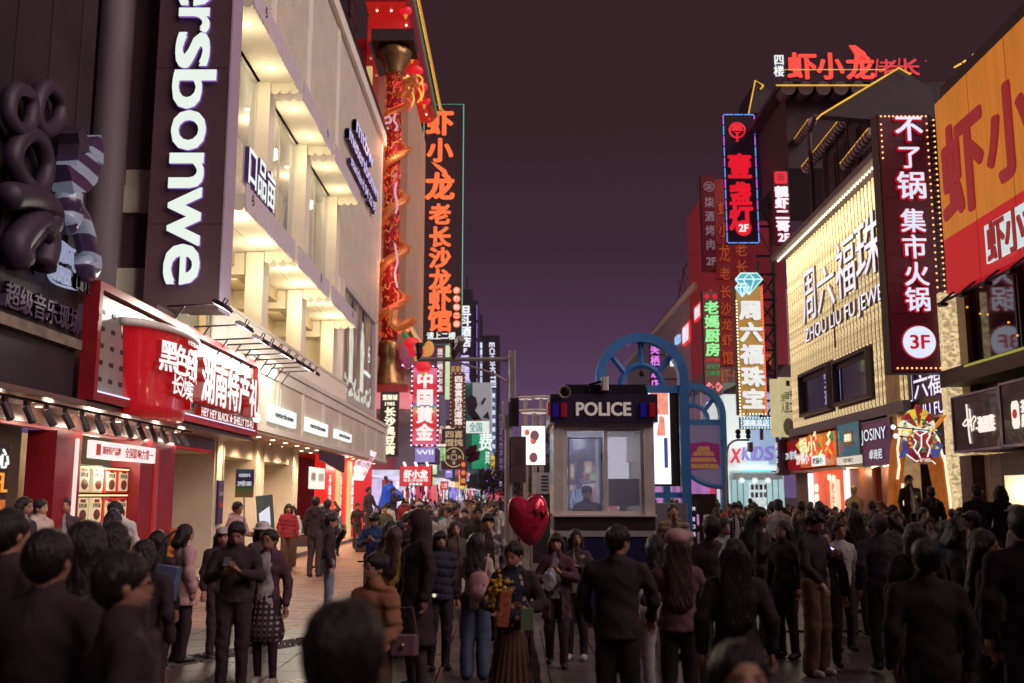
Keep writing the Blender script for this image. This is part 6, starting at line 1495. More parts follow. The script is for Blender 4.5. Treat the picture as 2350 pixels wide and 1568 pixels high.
# eave with lanterns
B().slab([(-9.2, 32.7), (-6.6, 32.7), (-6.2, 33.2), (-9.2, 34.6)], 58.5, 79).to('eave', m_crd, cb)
q = B().box(-9.2, -6.7, 58.6, 79, 32.6, 32.7); q.to('eave_soffit', mat('lit_red_soffit', (.4, .03, .02), .5, 0, .15, 1, emit=lin(196, 30, 26), estr=.6, sample=True), cb)
bulbs(cb, [(x_, y_, 32.55) for y_ in (59.5, 61.5, 63.8, 66.5, 69.5, 73, 77) for x_ in (-8.6, -7.7, -6.95)], .07, MATS['bulb_warm'])
q = B()
for k in range(52):
 y_ = 58.8 + k * .39; q.tube([(-6.25, y_, 33.1), (-6.12, y_, 33.0)], .05, 5)
q.to('green_lamp_row', glow('lamp_green', (50, 150, 100), .6), cb, kind='stuff')
B().tube([(-6.0, 58.4, 33.5), (-5.9, 70, 33.5), (-5.85, 78, 33.5), (-5.6, 80.2, 33.9), (-5.3, 81, 34.6)], .07, 6).to('eave_light_tube', glow('tube_amber', (196, 132, 60), 1.1), cb)
B().tube([(-6.15, 58.4, 33.75), (-6.05, 70, 33.75), (-6.0, 79, 33.75)], .04, 6).to('eave_light_tube', m_ny, cb)
for py in (10, 40, 62):
 p_ = at(886 + py * .2, py, 60);
B().box(-9.3, -7.1, 60.4, 60.6, 31.0, 32.6).to('red_screen', MATS['lit_red_soffit'], cb)
m_lan = glow('lantern_red', (228, 20, 36), .95, sample=True, var=.1); m_tas = glow('lantern_gold', (214, 150, 24), .9)
for i, (px, py) in enumerate(((931, 25), (938, 87), (945.5, 126.5), (956.7, 163), (967, 200), (973.6, 231), (986, 255))):
 Y = (59.6, 62, 64.5, 67.5, 71, 74.5, 78)[i]; p_ = at(px, py, Y); r_ = .36 + .02 * i
 ln = thing('red_lantern', ('%s red lantern hanging under the eave' % ('topmost', 'second', 'third', 'fourth', 'fifth', 'sixth', 'lowest')[i]), 'lantern', p_, 0, 'red lanterns along the restaurant eave')
 b_ = B(); n_ = 14
 for j in range(9):
  ph = math.pi * (j + .5) / 9
  for k in range(n_ * 2):
   a_ = math.pi * k / n_; rr = r_ * (1.12 if k % 2 else 1.0) * math.sin(ph); b_.v.append((rr * math.cos(a_), rr * math.sin(a_), r_ * .82 * math.cos(ph)))
 for j in range(8):
  for k in range(n_ * 2): l = (k + 1) % (n_ * 2); b_.f.append((j * 2 * n_ + k, (j + 1) * 2 * n_ + k, (j + 1) * 2 * n_ + l, j * 2 * n_ + l))
 b_.to('shade', m_lan, ln, smooth=True)
 B().lathe([(.12, -r_ * .78), (.13, -r_ * .95), (.06, -r_ * 1.2), (.08, -r_ * 1.45)], 0, 0, 10).to('tassel', m_tas, ln); B().lathe([(.11, r_ * .74), (.1, r_ * .9), (.02, r_ * .95)], 0, 0, 10).to('cap', m_tas, ln); B().tube([(0, 0, r_ * .9), (0, 0, r_ * .9 + .4)], .015, 4).to('cord', METAL_D, ln)
# lower curled eave end with lanterns, and the lit canopy under the pillar
le = thing('curled_eave', 'small curled eave end with green tiles and gold dragon claw below the pillar', 'roof', (0, 0, 0))
dl2 = lambda P, r, m, nm: B().tube(smooth_pts([at(x_, y_, 62) for x_, y_ in P], 4), r, 6).to(nm, m, le)
dl2([(925, 742), (938, 752), (948, 770), (962, 790)], .28, mat('eave_gilt', (.4, .3, .12), .4, .4, .3), 'ridge'); dl2([(916, 750), (926, 762), (936, 776), (944, 782)], .22, glow('green_tiles', (60, 120, 70), .7), 'green_tiles')
for px, py in ((918, 744), (925, 750), (934, 756), (880, 752)): p_ = at(px, py, 61.6); B().ball(p_, .11, 6, 4).to('green_lamp', glow('emerald', (120, 240, 190), 1.4, var=0), le)
dl2([(872, 762), (915, 764), (935, 775)], .05, MATS['neon_red'], 'neon_tube'); dl2([(960, 796), (975, 802), (985, 788), (990, 800), (984, 812), (972, 812)], .2, MATS['tube_amber'], 'claw')
for i, (px, py) in enumerate(((945, 788), (955, 806), (972, 842))):
 ln = thing('red_lantern', ('red lantern under the curled eave', 'red lantern beside the curled eave claw', 'red lantern above the gold shop sign')[i], 'lantern', at(px, py, 61), 0, 'small red lanterns under the curled eave')
 B().ball((0, 0, 0), .5, 16, 8, (1, 1, .78)).to('shade', m_lan, ln, smooth=True); B().lathe([(.15, -.36), (.08, -.62)], 0, 0, 8).to('tassel', m_tas, ln)
cn = thing('lit_canopy', 'pink lit canopy with rows of small lamps beside the gold shop sign', 'canopy', (0, 0, 0))
q = B(); P = [at(905, 800, 60), at(948, 800, 72), at(962, 846, 72), at(930, 846, 60)]; q.quad(*[tuple(p_) for p_ in P]); q.quad(*[tuple(p_ + Vector((0, 0, .25))) for p_ in P][::-1]); q.to('soffit', glow('pink_soffit', (150, 56, 84), .6, sample=True), cn)
bulbs(cn, [at(914 + k * 3.6, 800 + k * 4.2, 63 + k * .5) - Vector((0, .3, .1)) for k in range(11)] + [at(926 + k * 4, 836 + k * 2, 62 + k) - Vector((0, .3, .1)) for k in range(4)], .08, glow('bulb_lilac', (236, 200, 246), 1.8, var=0))
# orange neon bars and beige strip beside the huge sign
for l, r, m_, t, b in ((926, 946, m_bei, 258, 800), (948, 953, m_dkwall2, 250, 820)): blk(cb, 'wall_strip', l, t, r, b, 79, .3, m_)
for k in range(5): blk(cb, 'orange_light_bar', 956, 262 + k * 108, 962, 362 + k * 108, 78.6, .15, glow('orange_bar', (250, 84, 44), 1.1, sample=True))
for k in range(6): blk(cb, 'bracket', 950, 256 + k * 106, 968, 261 + k * 106, 78.7, .1, METAL_D)
# huge black sign
hs, w, h = csign('lobster_restaurant_sign', 'huge black vertical sign with orange restaurant characters', 970, 240, 1062, 790, 79.5, mat('night_face', (.02, .012, .014), .5, 0, .1, emit=lin(44, 22, 28), estr=.6), .6, METAL_D, .04)
m_oc = glow('orange_char', (255, 108, 50), 1.1, sample=True, var=.04)
for ch, cy, s_ in zip('虾小龙老长沙龙虾馆', (282, 345, 428, 492, 544, 592, 642, 688, 735), (66, 62, 70, 52, 52, 52, 52, 54, 56)):
 p_ = at(1012, cy, 79.5); k_ = s_ / F_PX * 79.5; word(hs, ch, p_.x - hs.location.x - .08, p_.z - hs.location.z, k_, k_, m_oc, y=-.015, d=.08, bold=.045, em=True, name='character')
p_ = at(1014, 388, 79.5); X_, Z_ = p_.x - hs.location.x, p_.z - hs.location.z
B().slab([(X_ - .9, Z_ + .6), (X_ - .3, Z_ + .35), (X_ + .35, Z_ - .1), (X_ + .5, Z_ - .45), (X_ + .1, Z_ - .4), (X_ - .3, Z_), (X_ - .5, Z_ + .15)], -.1, -.015).to('claw', m_oc, hs)
for i, ch in enumerate('步行街二店'):
 p_ = at(1048, 667 + i * 19.2, 79.5); a, b = p_.x - hs.location.x, p_.z - hs.location.z; disc(hs, 'round_plate', a, b, .3, -.06, -.015, m_oc, 20); word(hs, ch, a, b, .42, .42, WHITE, y=-.06, d=.02, bold=.02, em=True, name='character')
p_ = at(1013, 771, 79.5); row_text(hs, '请上二楼', p_.x - hs.location.x - 1.2, p_.x - hs.location.x + 1.15, p_.z - hs.location.z, .62, WHITE, y=-.015, d=.05, bold=.03)
neon_rect(hs, w, h, glow('mint_neon', (110, 200, 170), .9), r=.035)
bulbs(hs, [(rnd.uniform(-w / 2, w / 2), -.03, rnd.uniform(0, h)) for _ in range(40)], .03, glow('tiny_blue', (90, 60, 170), 1.0, var=0))
# ---------------------------------------------------------------- signs hung across the left walls
bt2, w, h = csign('bean_curd_sign', 'black vertical bean curd sign with white glowing characters', 872, 899, 914, 1048, 56, mat('ink_face', (.025, .02, .02), .5, 0, .1, emit=lin(40, 28, 28), estr=.5), .4, METAL_D, .03)
column_text(bt2, '长沙臭豆腐', 0.05, h * .76, .1, w * .6, glow('char_cream', (244, 236, 206), 1.15), MATS['strip_gold'], y=-.015, d=.06, bold=.06); word(bt2, '董顺城', .03, h * .91, w * .82, .32, MATS['char_cream'], y=-.015, d=.05, bold=.03); word(bt2, '1985', .03, h * .81, w * .55, .2, MATS['char_cream'], y=-.015, d=.05, bold=.03)
gd, w, h = csign('gold_shop_sign', 'rounded pink and red LED sign with four white characters', 945, 843, 1005, 1024, 61, glow('led_red_face', (228, 36, 58), 1.0, sample=True), .4, mat('led_box', (.08, .02, .05), .5), .05)
m_lf = MATS['led_red_face']; n = m_lf.node_tree; bs_ = n.nodes['Principled BSDF']; t_ = n.nodes.new('ShaderNodeTexCoord'); sp_ = n.nodes.new('ShaderNodeSeparateXYZ'); mm = n.nodes.new('ShaderNodeMath'); cr_ = n.nodes.new('ShaderNodeValToRGB')
mm.operation = 'DIVIDE'; mm.inputs[1].default_value = h; n.links.new(t_.outputs['Object'], sp_.inputs[0]); n.links.new(sp_.outputs['Z'], mm.inputs[0]); n.links.new(mm.outputs[0], cr_.inputs[0]); n.links.new(cr_.outputs[0], bs_.inputs['Emission Color'])
e = cr_.color_ramp.elements; e[0].color = lin(240, 110, 150); e[1].color = lin(240, 140, 176)
for p_, c_ in ((.14, (236, 90, 110)), (.25, (226, 24, 40)), (.36, (236, 60, 50)), (.45, (236, 150, 110)), (.49, (120, 180, 120)), (.52, (110, 90, 190)), (.55, (230, 110, 130)), (.64, (226, 24, 44)), (.8, (230, 40, 60))): x_ = e.new(p_); x_.color = lin(*c_)
column_text(gd, '中国黄金', 0, h - .25, .3, w * .66, glow('pale_pink_char', (244, 226, 222), 1.15), y=-.015, d=.04, bold=.05); bulb_edge(gd, w + .1, h + .1, glow('bulb_white', (240, 226, 250), 1.7, var=0), .3, .055)
q = B()
for k in range(14): q.box(-w / 2 + .05 + k * w / 14, -w / 2 + .065 + k * w / 14, -.014, -.012, .05, h - .05)
for k in range(42): q.box(-w / 2 + .05, w / 2 - .05, -.014, -.012, .05 + k * h / 42, .065 + k * h / 42)
q.to('led_grid', mat('grid_dark', (.12, .01, .03), .5, emit=lin(170, 30, 60), estr=.6), gd, kind='stuff')
lc, w, h = csign('lilac_led_box', 'wide lilac LED fascia box under the gold shop sign', 951, 1027, 999, 1062, 60, glow('lilac_led', (150, 132, 200), .95, sample=True, var=.3, scale=1), 4, mat('violet_box', (.1, .04, .2), .5), .03); word(lc, 'WII', 0, h * .68, w * .8, h * .3, WHITE, y=-.015, d=.03)
xr, w, h = csign('red_box_sign', 'red lit box sign with white restaurant characters over the crowd', 917, 1068, 991, 1116, 52, glow('box_red', (214, 26, 42), 1.0, sample=True, var=.15, scale=.8), .5, METAL_D, .02)
row_text(xr, '虾小龙', -w * .37, w * .37, h * .57, h * .42, WHITE, y=-.015, d=.06, bold=.06); word(xr, '老长沙龙虾馆', 0, h * .28, w * .76, h * .14, WHITE, y=-.015, d=.03, bold=.02)
for k in range(4): disc(xr, 'dot_lamp', -.27 + k * .18, h * .1, .07, -.03, -.015, WHITE, 12)
for k in range(3): B().tube([(-w * .35 + k * w * .35, -.3, h + .12), (-w * .35 + k * w * .35 + .05, -.1, h - .02)], .07, 6).to('spotlight', m_fl, xr)
smalls = [  # name, label, l, t, r, b, Y, rgb, strength, text, text rgb
 ('pharmacy_sign', 'pale green small sign beside the brown foot-spa sign', 1006, 1040 - 2, 1034, 1062 - 2, 84, (196, 226, 130), .95, '三草', (50, 120, 60)),
 ('green_cross_sign', 'pale green square sign with round mark under the red edged sign', 1005, 1027, 1023, 1058, 78, (190, 232, 150), .95, '三回', (40, 90, 60)),
 ('red_edge_sign', 'small red edged sign above the pale green one', 1004, 1018, 1025, 1026, 77.5, (214, 60, 80), .95, '101', (250, 240, 230)),
 ('brown_spa_sign', 'brown vertical foot-spa sign with white characters and bulb edge', 1033, 856, 1067, 982, 86, (92, 48, 42), .75, None, None),
 ('brown_noodle_sign', 'dark brown dumpling sign with round coin emblem', 1013, 984, 1068, 1078, 82, (50, 26, 28), .8, None, None),
 ('red_vertical_sign', 'red vertical sign half behind the huge black sign', 1000, 795, 1019, 905, 90, (130, 30, 34), .75, '里兹酒店市集', (236, 226, 226)),
 ('pale_light_strip_sign', 'tall pale green lit strip sign beside the red vertical sign', 1021, 792, 1033, 918, 92, (206, 222, 172), 1.0, None, None),
 ('tiny_red_sign', 'small red square sign with pink characters near the crowd', 1011, 1105, 1028, 1124, 88, (206, 34, 48), .9, '七楼', (250, 190, 180)),
 ('amber_window_box', 'glowing amber framed window box over a red shopfront', 1053, 1091, 1066, 1123, 95, (236, 196, 90), 1.1, None, None),
 ('blue_chef_sign', 'blue vertical restaurant sign under the hotel letters', 1125, 893, 1139, 1040, 118, (56, 76, 120), .85, '费大厨辣椒炒肉', (236, 240, 246)),
 ('yellow_fry_sign', 'small yellow black sign under the blue vertical sign', 1125, 1046, 1136, 1090, 112, (226, 196, 50), .9, '炒肉', (40, 30, 30)),
 ('grey_purple_sign', 'unlit dusky vertical sign with grey Latin letters beside the pole', 1143, 945, 1157, 1092, 105, (46, 26, 54), .8, None, None),
 ('red_dot_sign', 'narrow vertical amber lettered sign with red bulb frame', 1056, 1055, 1070, 1115, 80, (120, 20, 40), .8, '串串烧', (250, 150, 60)),
 ('white_green_sign', 'white banner with two teal characters', 1069, 966, 1124, 995, 108, (226, 232, 226), 1.0, None, None),
 ('green_banner', 'large green banner with white characters', 1082, 996, 1124, 1077, 107.5, (20, 148, 104), .85, None, None),
 ('pink_small_sign', 'small pink and blue sign low beside the pole', 1144, 1100, 1157, 1120, 100, (90, 70, 140), .9, '店', (236, 220, 240)),
 ('red_grid_sign', 'small red grid sign low beside the pole', 1140, 1130 - 4, 1158, 1140 - 3, 100, (190, 40, 60), .9, None, None)]
SG = {}
for nm, lab, l, t, r, b, Y, rgb, s_, tx, tc2 in smalls:
 o, w, h = csign(nm, lab, l, t, r, b, Y, glow('face_' + nm, rgb, s_, var=.12, scale=1), .4, METAL_D, .03); SG[nm] = (o, w, h)
 if tx:
  mt = glow('text_' + nm, tc2, 1.0 if sum(tc2) > 400 else .6)
  if h > w * 1.3: column_text(o, tx, 0, h * .96, h * .04, w * .72, mt, y=-.015, d=.04, bold=.03)
  else: row_text(o, tx, -w * .42, w * .42, h / 2, h * .7, mt, y=-.015, d=.04, bold=.03)
o, w, h = SG['brown_spa_sign']; column_text(o, '四喜富侨足道馆', 0.08, h * .95, h * .05, w * .55, glow('pink_cream', (240, 216, 210), 1.1), y=-.015, d=.05, bold=.04); bulb_edge(o, w, h, glow('bulb_pink', (250, 170, 150), 1.5, var=0), .35, .045); word(o, '喜事行', 0, h + .35, w * .95, .55, MATS['gold_face'], y=.1, d=.05, bold=.03)
for k in range(30): B().box(-w / 2 + .08, w / 2 - .08, -.02, -.014, h * k / 30, h * k / 30 + .05).to('slat', mat('slat_brown', (.1, .03, .02), .5, emit=lin(70, 26, 22), estr=.7), o)
o, w, h = SG['brown_noodle_sign']; g_t = glow('tan_text', (206, 170, 130), .9)
row_text(o, '四喜', -w * .36, w * .4, h * .86, .62, g_t, y=-.015, d=.04, bold=.02); row_text(o, '馄饨', -w * .36, w * .4, h * .66, .62, g_t, y=-.015, d=.04, bold=.02)
for r_ in (.78,): B().tube([(r_ * math.cos(a_) + .05, -.04, h * .3 + r_ * math.sin(a_)) for a_ in [2 * math.pi * i / 24 for i in range(24)]], .04, 5, True).to('coin_ring', g_t, o)
B().tube([(-.15, -.04, h * .3 - .2), (.25, -.04, h * .3 - .2), (.25, -.04, h * .3 + .2), (-.15, -.04, h * .3 + .2)], .035, 4, True).to('coin_hole', g_t, o)
for ch, dx, dz in (('四', .05, .45), ('喜', .05, -.45), ('富', -.42, 0), ('侨', .52, 0)): word(o, ch, dx, h * .3 + dz, .3, .3, g_t, y=-.015, d=.03, em=True, name='character')
o, w, h = SG['white_green_sign']; row_text(o, '全国', -w * .35, w * .2, h * .5, h * .8, glow('teal_text', (40, 150, 140), .9), y=-.015, d=.03)
o, w, h = SG['green_banner']; word(o, '费', w * .28, h * .78, 1.5, 2.0, WHITE, y=-.015, d=.03, bold=.03, em=True); column_text(o, '辣椒炒肉', w * .38, h * .5, h * .15, .5, WHITE, y=-.015, d=.03)
o, w, h = SG['grey_purple_sign'];
for i, ch in enumerate('CONVERSE'): word(o, ch, 0, h * (.92 - i * .115), h * .09, w * .5, mat('dusk_text', (.3, .25, .35), .5, emit=lin(120, 104, 140), estr=.6), y=-.015, d=.03, ry=R(90), name='letter')
o, w, h = SG['red_vertical_sign']
# mural tower with hotel letters
mu = thing('mural_tower', 'pale painted wall block with a dark figure mural above the green banner', 'building', (0, 0, 0))
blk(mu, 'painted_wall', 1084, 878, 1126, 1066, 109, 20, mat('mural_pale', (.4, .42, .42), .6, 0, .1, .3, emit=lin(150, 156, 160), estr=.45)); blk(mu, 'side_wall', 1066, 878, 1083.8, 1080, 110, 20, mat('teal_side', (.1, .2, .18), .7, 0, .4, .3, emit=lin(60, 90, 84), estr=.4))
def mp_(P, m_, nm='painted_shape'): B().slab([(at(x_, y_, 108.8).x, at(x_, y_, 108.8).z) for x_, y_ in P][::-1], 108.85, 108.95).to(nm, m_, mu)
m_mk = mat('mural_dark', (.05, .03, .05), .6); mp_([(1068, 915), (1080, 905), (1092, 912), (1096, 930), (1090, 942), (1098, 952), (1104, 962), (1086, 964), (1074, 950)], m_mk); mp_([(1104, 924), (1112, 912), (1116, 914), (1108, 930)], m_mk); mp_([(1108, 958), (1120, 944), (1124, 962)], m_mk); mp_([(1084, 958), (1104, 962), (1108, 972), (1086, 970)], mat('mural_pink', (.4, .15, .12), .6))
tw = thing('dark_tower', 'tall dark tower rising behind the huge black sign', 'building', (0, 0, 0))
blk(tw, 'tower', 1056, 690, 1096, 1120, 140, 15, mat('tower_night', (.03, .02, .035), .6, 0, .3, .1)); blk(tw, 'setback', 1062, 664, 1084, 690, 142, 8, MATS['tower_night']); blk(tw, 'spire', 1070, 636, 1073, 664, 143, 1, MATS['tower_night'])
for k in range(9): blk(tw, 'edge_light', 1093.5, 700 + k * 42, 1095, 734 + k * 42, 139.8, .2, glow('edge_lilac', (150, 120, 220), .9))
ht = thing('hotel_letter_column', 'white vertical hotel characters on the dark tower', 'sign', (0, 0, 0))
for i, ch in enumerate('旦斗酒店'): pxchar(ht, ch, 1059, 702 + i * 24, 1080, 724 + i * 24, 128, WHITE, m_nv, bold=.05)
pxchar(ht, 'F', 1064, 800, 1072, 810, 128, WHITE, m_nv, bold=.04, stretch=1)
for i, ch in enumerate('银座星河酒店'): pxchar(ht, ch, 1058 + i, 816 + i * 20, 1076 + i, 834 + i * 20, 126, glow('violet_white', (206, 196, 250), 1.1), m_nv, bold=.05)
ec = thing('echo_hotel_sign', 'white Latin hotel letters running down a slim tower', 'sign', (0, 0, 0))
for i, ch in enumerate('ECHOHOTEL'):
 p_ = at(1129 + i * .4, 792 + i * 12.4, 130); word(ec, ch, p_.x, p_.z, .64, .72, glow('hotel_white', (216, 214, 236), 1.1), y=130, d=.1, bold=.04, ry=R(90), name='letter')
et = thing('slim_tower', 'slim dark tower with a lit white strip and the hotel letters', 'building', (0, 0, 0))
blk(et, 'tower', 1099, 770, 1146, 1120, 150, 12, MATS['tower_night']); blk(et, 'tower_top', 1101, 722, 1107, 770, 150, 3, MATS['tower_night'])
for k in range(7): blk(et, 'window_light', 1102, 858 - 72 + k * 16, 1106.5, 871 - 72 + k * 16, 149.7, .2, glow('window_cool', (200, 206, 232), .95, var=.4, scale=.3))
# further left-hand buildings, each with its lit shop and blade signs
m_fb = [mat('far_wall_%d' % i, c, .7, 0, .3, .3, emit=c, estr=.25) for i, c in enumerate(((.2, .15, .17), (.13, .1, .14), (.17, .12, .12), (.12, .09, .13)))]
segL = [(80.5, 92, -7.4, 13), (92.1, 104, -6.9, 12), (104.1, 120, -7.3, 9.5), (120.1, 140, -6.8, 11), (140.1, 165, -7.2, 9), (165.1, 200, -7.0, 10), (200.1, 260, -6.6, 12)]
shopc = [(226, 60, 90), (150, 130, 220), (240, 210, 190), (236, 110, 120), (190, 226, 170), (240, 180, 110), (150, 190, 240), (236, 220, 240)]
ordn = ('first', 'second', 'third', 'fourth', 'fifth', 'sixth', 'seventh')
def far_building(side, i, y0_, y1_, X, H):
 s_ = -1 if side == 'left' else 1
 fbd = thing('street_building', '%s building down the %s side of the far street' % (ordn[i], side), 'building', (0, 0, 0), 0, 'far buildings on the %s of the street' % side)
 xa_, xb_ = (X - 10, X) if s_ < 0 else (X, X + 10)
 B().box(xa_, xb_, y0_, y1_, 3.6, H).to('wall', m_fb[i % 4], fbd)
 B().box(xa_, xb_, y0_, y1_, .02, 3.0).to('shopfront', glow('far_shop_%d' % (i % 4), shopc[(i * 3) % 8], .75, sample=True, var=.6, scale=.5), fbd)
 B().box(min(X, X - s_ * .5), max(X, X - s_ * .5), y0_, y1_, 3.0, 3.6).to('sign_band', glow('far_band_%d' % (i % 4), shopc[(i * 3 + 4) % 8], .9, sample=True, var=.4, scale=.4), fbd)
 n_ = int((y1_ - y0_) / 2.4)
 q = B(); q3 = B()
 for k in range(n_ * 3):
  Y = y0_ + rnd.random() * (y1_ - y0_ - 1); z_ = rnd.uniform(.3, 2.6); a_, b_ = sorted((X - s_ * .08, X)); (q if k % 3 else q3).box(a_, b_, Y, Y + rnd.uniform(.15, .9), z_, min(3, z_ + rnd.uniform(.2, 1.6)))
  if k % 2: q.box(a_, b_, Y, Y + rnd.uniform(.2, .8), 3.05, 3.55)
 q.to('shop_fittings', METAL_D, fbd, kind='stuff'); q3.to('shop_displays', WHITE, fbd, kind='stuff')
 for k in range(n_):
  for zz in range(int((H - 4.5) / 2.8)):
   B().box(X - .04 if s_ > 0 else X, X if s_ > 0 else X + .04, y0_ + .5 + k * 2.4, y0_ + 1.9 + k * 2.4, 4.4 + zz * 2.8, 6.0 + zz * 2.8).to('window', glow('far_win', (190, 160, 170), .6) if rnd.random() < .35 else GLASS_D, fbd)
 m = 5 if y1_ < 150 else 6
 for k in range(m):
  Y = y0_ + (y1_ - y0_) * (k + .5) / m; c_ = shopc[rnd.randrange(8)]; wd = rnd.uniform(.7, 1.3); hh = rnd.uniform(.8, 3.2); zz = rnd.uniform(3.7, max(4, H - 4))
  sg = thing('blade_sign', 'small %s blade sign on the %s %s building' % (('lit', 'glowing', 'bright', 'square', 'tall', 'narrow')[k], ordn[i], side), 'sign', (X - s_ * wd / 2, Y, zz), 0, 'small blade signs down the far street')
  B().box(-wd / 2, wd / 2, 0, .25, 0, hh).to('box', METAL_D, sg); B().box(-wd / 2 + .05, wd / 2 - .05, -.02, 0, .05, hh - .05).to('face_panel', glow('blade_%d_%d_%d' % c_, c_, .95, var=.3, scale=1.5), sg)
  if hh > 1.5: B().box(-wd / 4, wd / 4, -.04, -.02, hh * .2, hh * .8).to('bright_panel', WHITE, sg)
for i, (a, b, X, H) in enumerate(segL): far_building('left', i, a, b, X, H)
for i, (a, b, X, H) in enumerate(((110, 128, 12.2, 9), (128.1, 150, 11, 8), (150.1, 180, 9.5, 8.5), (180.1, 230, 8, 9))): far_building('right', i, a, b, X, H)
ce = thing('street_end_building', 'low dark building closing the far end of the street', 'building', (0, 262, 0)); B().box(-30, 40, 0, 20, .02, 9).to('wall', m_fb[1], ce); B().box(-8, 9, -.1, 0, .02, 3).to('shopfront', MATS['far_shop_1'], ce)
# small pagoda roof in front of the green banner
pg = thing('pagoda_gate', 'small dark red upturned roof beside the green banner', 'roof', (0, 0, 0))
for k, (l, t, r) in enumerate(((1062, 1024, 1094), (1068, 1038, 1100))):
 P = [at(l, t + 16, 85), at((l + r) / 2, t, 85), at(r, t - 4, 85), at(r - 3, t + 12, 85), at(l + 6, t + 22, 85)]
 B().slab([(p_.x, p_.z) for p_ in P][::-1], 85 + k, 88 + k).to('roof_tier', mat('maroon_tile', (.12, .02, .04), .5, 0, .3), pg)
# ---------------------------------------------------------------- trees
m_leaf = mat('leaf_dark', (.035, .05, .035), .6, 0, .5, 2); m_bark = mat('bark', (.06, .045, .04), .9, 0, .3, 6, .4, 20)
def tree(lab, x, y, h, r, n, seed):
 rr = random.Random(seed); t = thing('street_tree', lab, 'tree', (x, y, 0), 0, 'street trees far down the street')
 b = B(); b.tube([(0, 0, .02), (.05, 0, h * .3), (-.05, .05, h * .6), (0, 0, h * .9)], [.14, .11, .08, .03], 7)
 cl = []
 for k in range(9):
  a = rr.random() * 6.28; z = h * rr.uniform(.4, .75); q = (math.cos(a) * r * rr.uniform(.4, .85), math.sin(a) * r * rr.uniform(.4, .85), z + rr.uniform(.2, 1) * r * .6); b.tube([(0, 0, z), (q[0] * .5, q[1] * .5, (z + q[2]) / 2 + .1), q], [.05, .035, .015], 5); cl.append(q)
 b.to('trunk', m_bark, t)
 c = B()
 for k in range(n):
  q = rr.choice(cl); d = [rr.gauss(0, r * .28) for _ in range(3)]; p = Vector((q[0] + d[0], q[1] + d[1], q[2] + d[2] * .8)); s = rr.uniform(.05, .11); u = Vector((rr.gauss(0, 1), rr.gauss(0, 1), rr.gauss(0, 1))).normalized(); v = u.orthogonal().normalized()
  c.quad(p - u * s, p + v * s * .6, p + u * s, p - v * s * .6)
 c.to('crown', m_leaf, t); return t
for i, (px, py, Y, h, r, lab) in enumerate(((1133, 1130, 92, 4.8, 1.7, 'leafy dark tree with violet lights behind the pole'), (1222, 1140, 52, 4.4, 1.3, 'dark tree between the pole and the booth'), (1240, 1100, 75, 7.8, 1.8, 'taller faint tree above the poster screen'), (1105, 1135, 100, 3.6, 1.2, 'small bare tree wrapped beside the green banner'), (1190, 1140, 70, 4.0, 1.2, 'low dark tree right behind the pole'))):
 p_ = at(px, py, Y); tr_ = tree(lab, p_.x, Y, h, r, 1500, i)
 if i == 0: bulbs(tr_, [(rnd.gauss(0, .9), rnd.gauss(0, .9), rnd.uniform(1.9, 4.6)) for _ in range(26)], .05, m_nv, 'fairy_light')
# ================================================================== PEOPLE: one smooth body each, hair and clothes over it
def nets(Fd, o, h):
 """surface of a distance grid -> verts, quads"""
 ins = Fd < 0
 c = [Fd[i:Fd.shape[0] - 1 + i, j:Fd.shape[1] - 1 + j, k:Fd.shape[2] - 1 + k] for i in (0, 1) for j in (0, 1) for k in (0, 1)]
 n_in = sum((q < 0).astype(np.int8) for q in c)
 mix = (n_in > 0) & (n_in < 8)
 idx = np.argwhere(mix)
 if len(idx) == 0: return None
 val = np.stack([q[mix] for q in c], 1)
 off = np.array([(i, j, k) for i in (0, 1) for j in (0, 1) for k in (0, 1)], float)
 acc = np.zeros((len(idx), 3)); cnt_ = np.zeros(len(idx))
 for a in range(8):
  for b in range(a + 1, 8):
   if abs(off[a] - off[b]).sum() != 1: continue
   m = (val[:, a] < 0) != (val[:, b] < 0)
   t = val[m, a] / (val[m, a] - val[m, b])
   acc[m] += off[a] + (off[b] - off[a]) * t[:, None]; cnt_[m] += 1
 v = np.array(o) + (idx + acc / cnt_[:, None]) * h
 cid = -np.ones(mix.shape, int); cid[mix] = np.arange(len(idx))
 qs = []
 for ax in range(3):
  sl0 = [slice(None)] * 3; sl1 = [slice(None)] * 3; sl0[ax] = slice(0, -1); sl1[ax] = slice(1, None)
  A, B_ = ins[tuple(sl0)], ins[tuple(sl1)]
  e = np.argwhere(A != B_)
  u, w = [q for q in range(3) if q != ax]
  ok = (e[:, u] > 0) & (e[:, w] > 0) & (e[:, u] < ins.shape[u] - 1) & (e[:, w] < ins.shape[w] - 1)
  e = e[ok]; s_ = A[tuple(e.T)]
  def cell(du, dw):
   q = e.copy(); q[:, u] -= du; q[:, w] -= dw; return cid[tuple(q.T)]
  q = np.stack([cell(0, 0), cell(1, 0), cell(1, 1), cell(0, 1)], 1)
  flip = s_ if ax != 1 else ~s_
  q[~flip] = q[~flip][:, ::-1]
  qs.append(q)
 return v, np.concatenate(qs)
def fast_mesh(name, v, q):
 me = bpy.data.meshes.new(name); n = len(q)
 me.vertices.add(len(v)); me.vertices.foreach_set('co', v.astype(np.float32).ravel())
 me.loops.add(n * 4); me.loops.foreach_set('vertex_index', q.astype(np.int32).ravel())
 me.polygons.add(n); me.polygons.foreach_set('loop_start', np.arange(0, n * 4, 4, dtype=np.int32)); me.polygons.foreach_set('loop_total', np.full(n, 4, np.int32))
 me.update(calc_edges=True); me.validate(); me.shade_smooth(); return me
def C(a, b, ra, rb, sy=1.0, k=.03): return ('c', np.array(a, float), np.array(b, float), ra, rb, sy, k)
def E_(c, r, M=None, k=.03, sub=False): return ('e', np.array(c, float), np.array(r, float), M, sub, k)
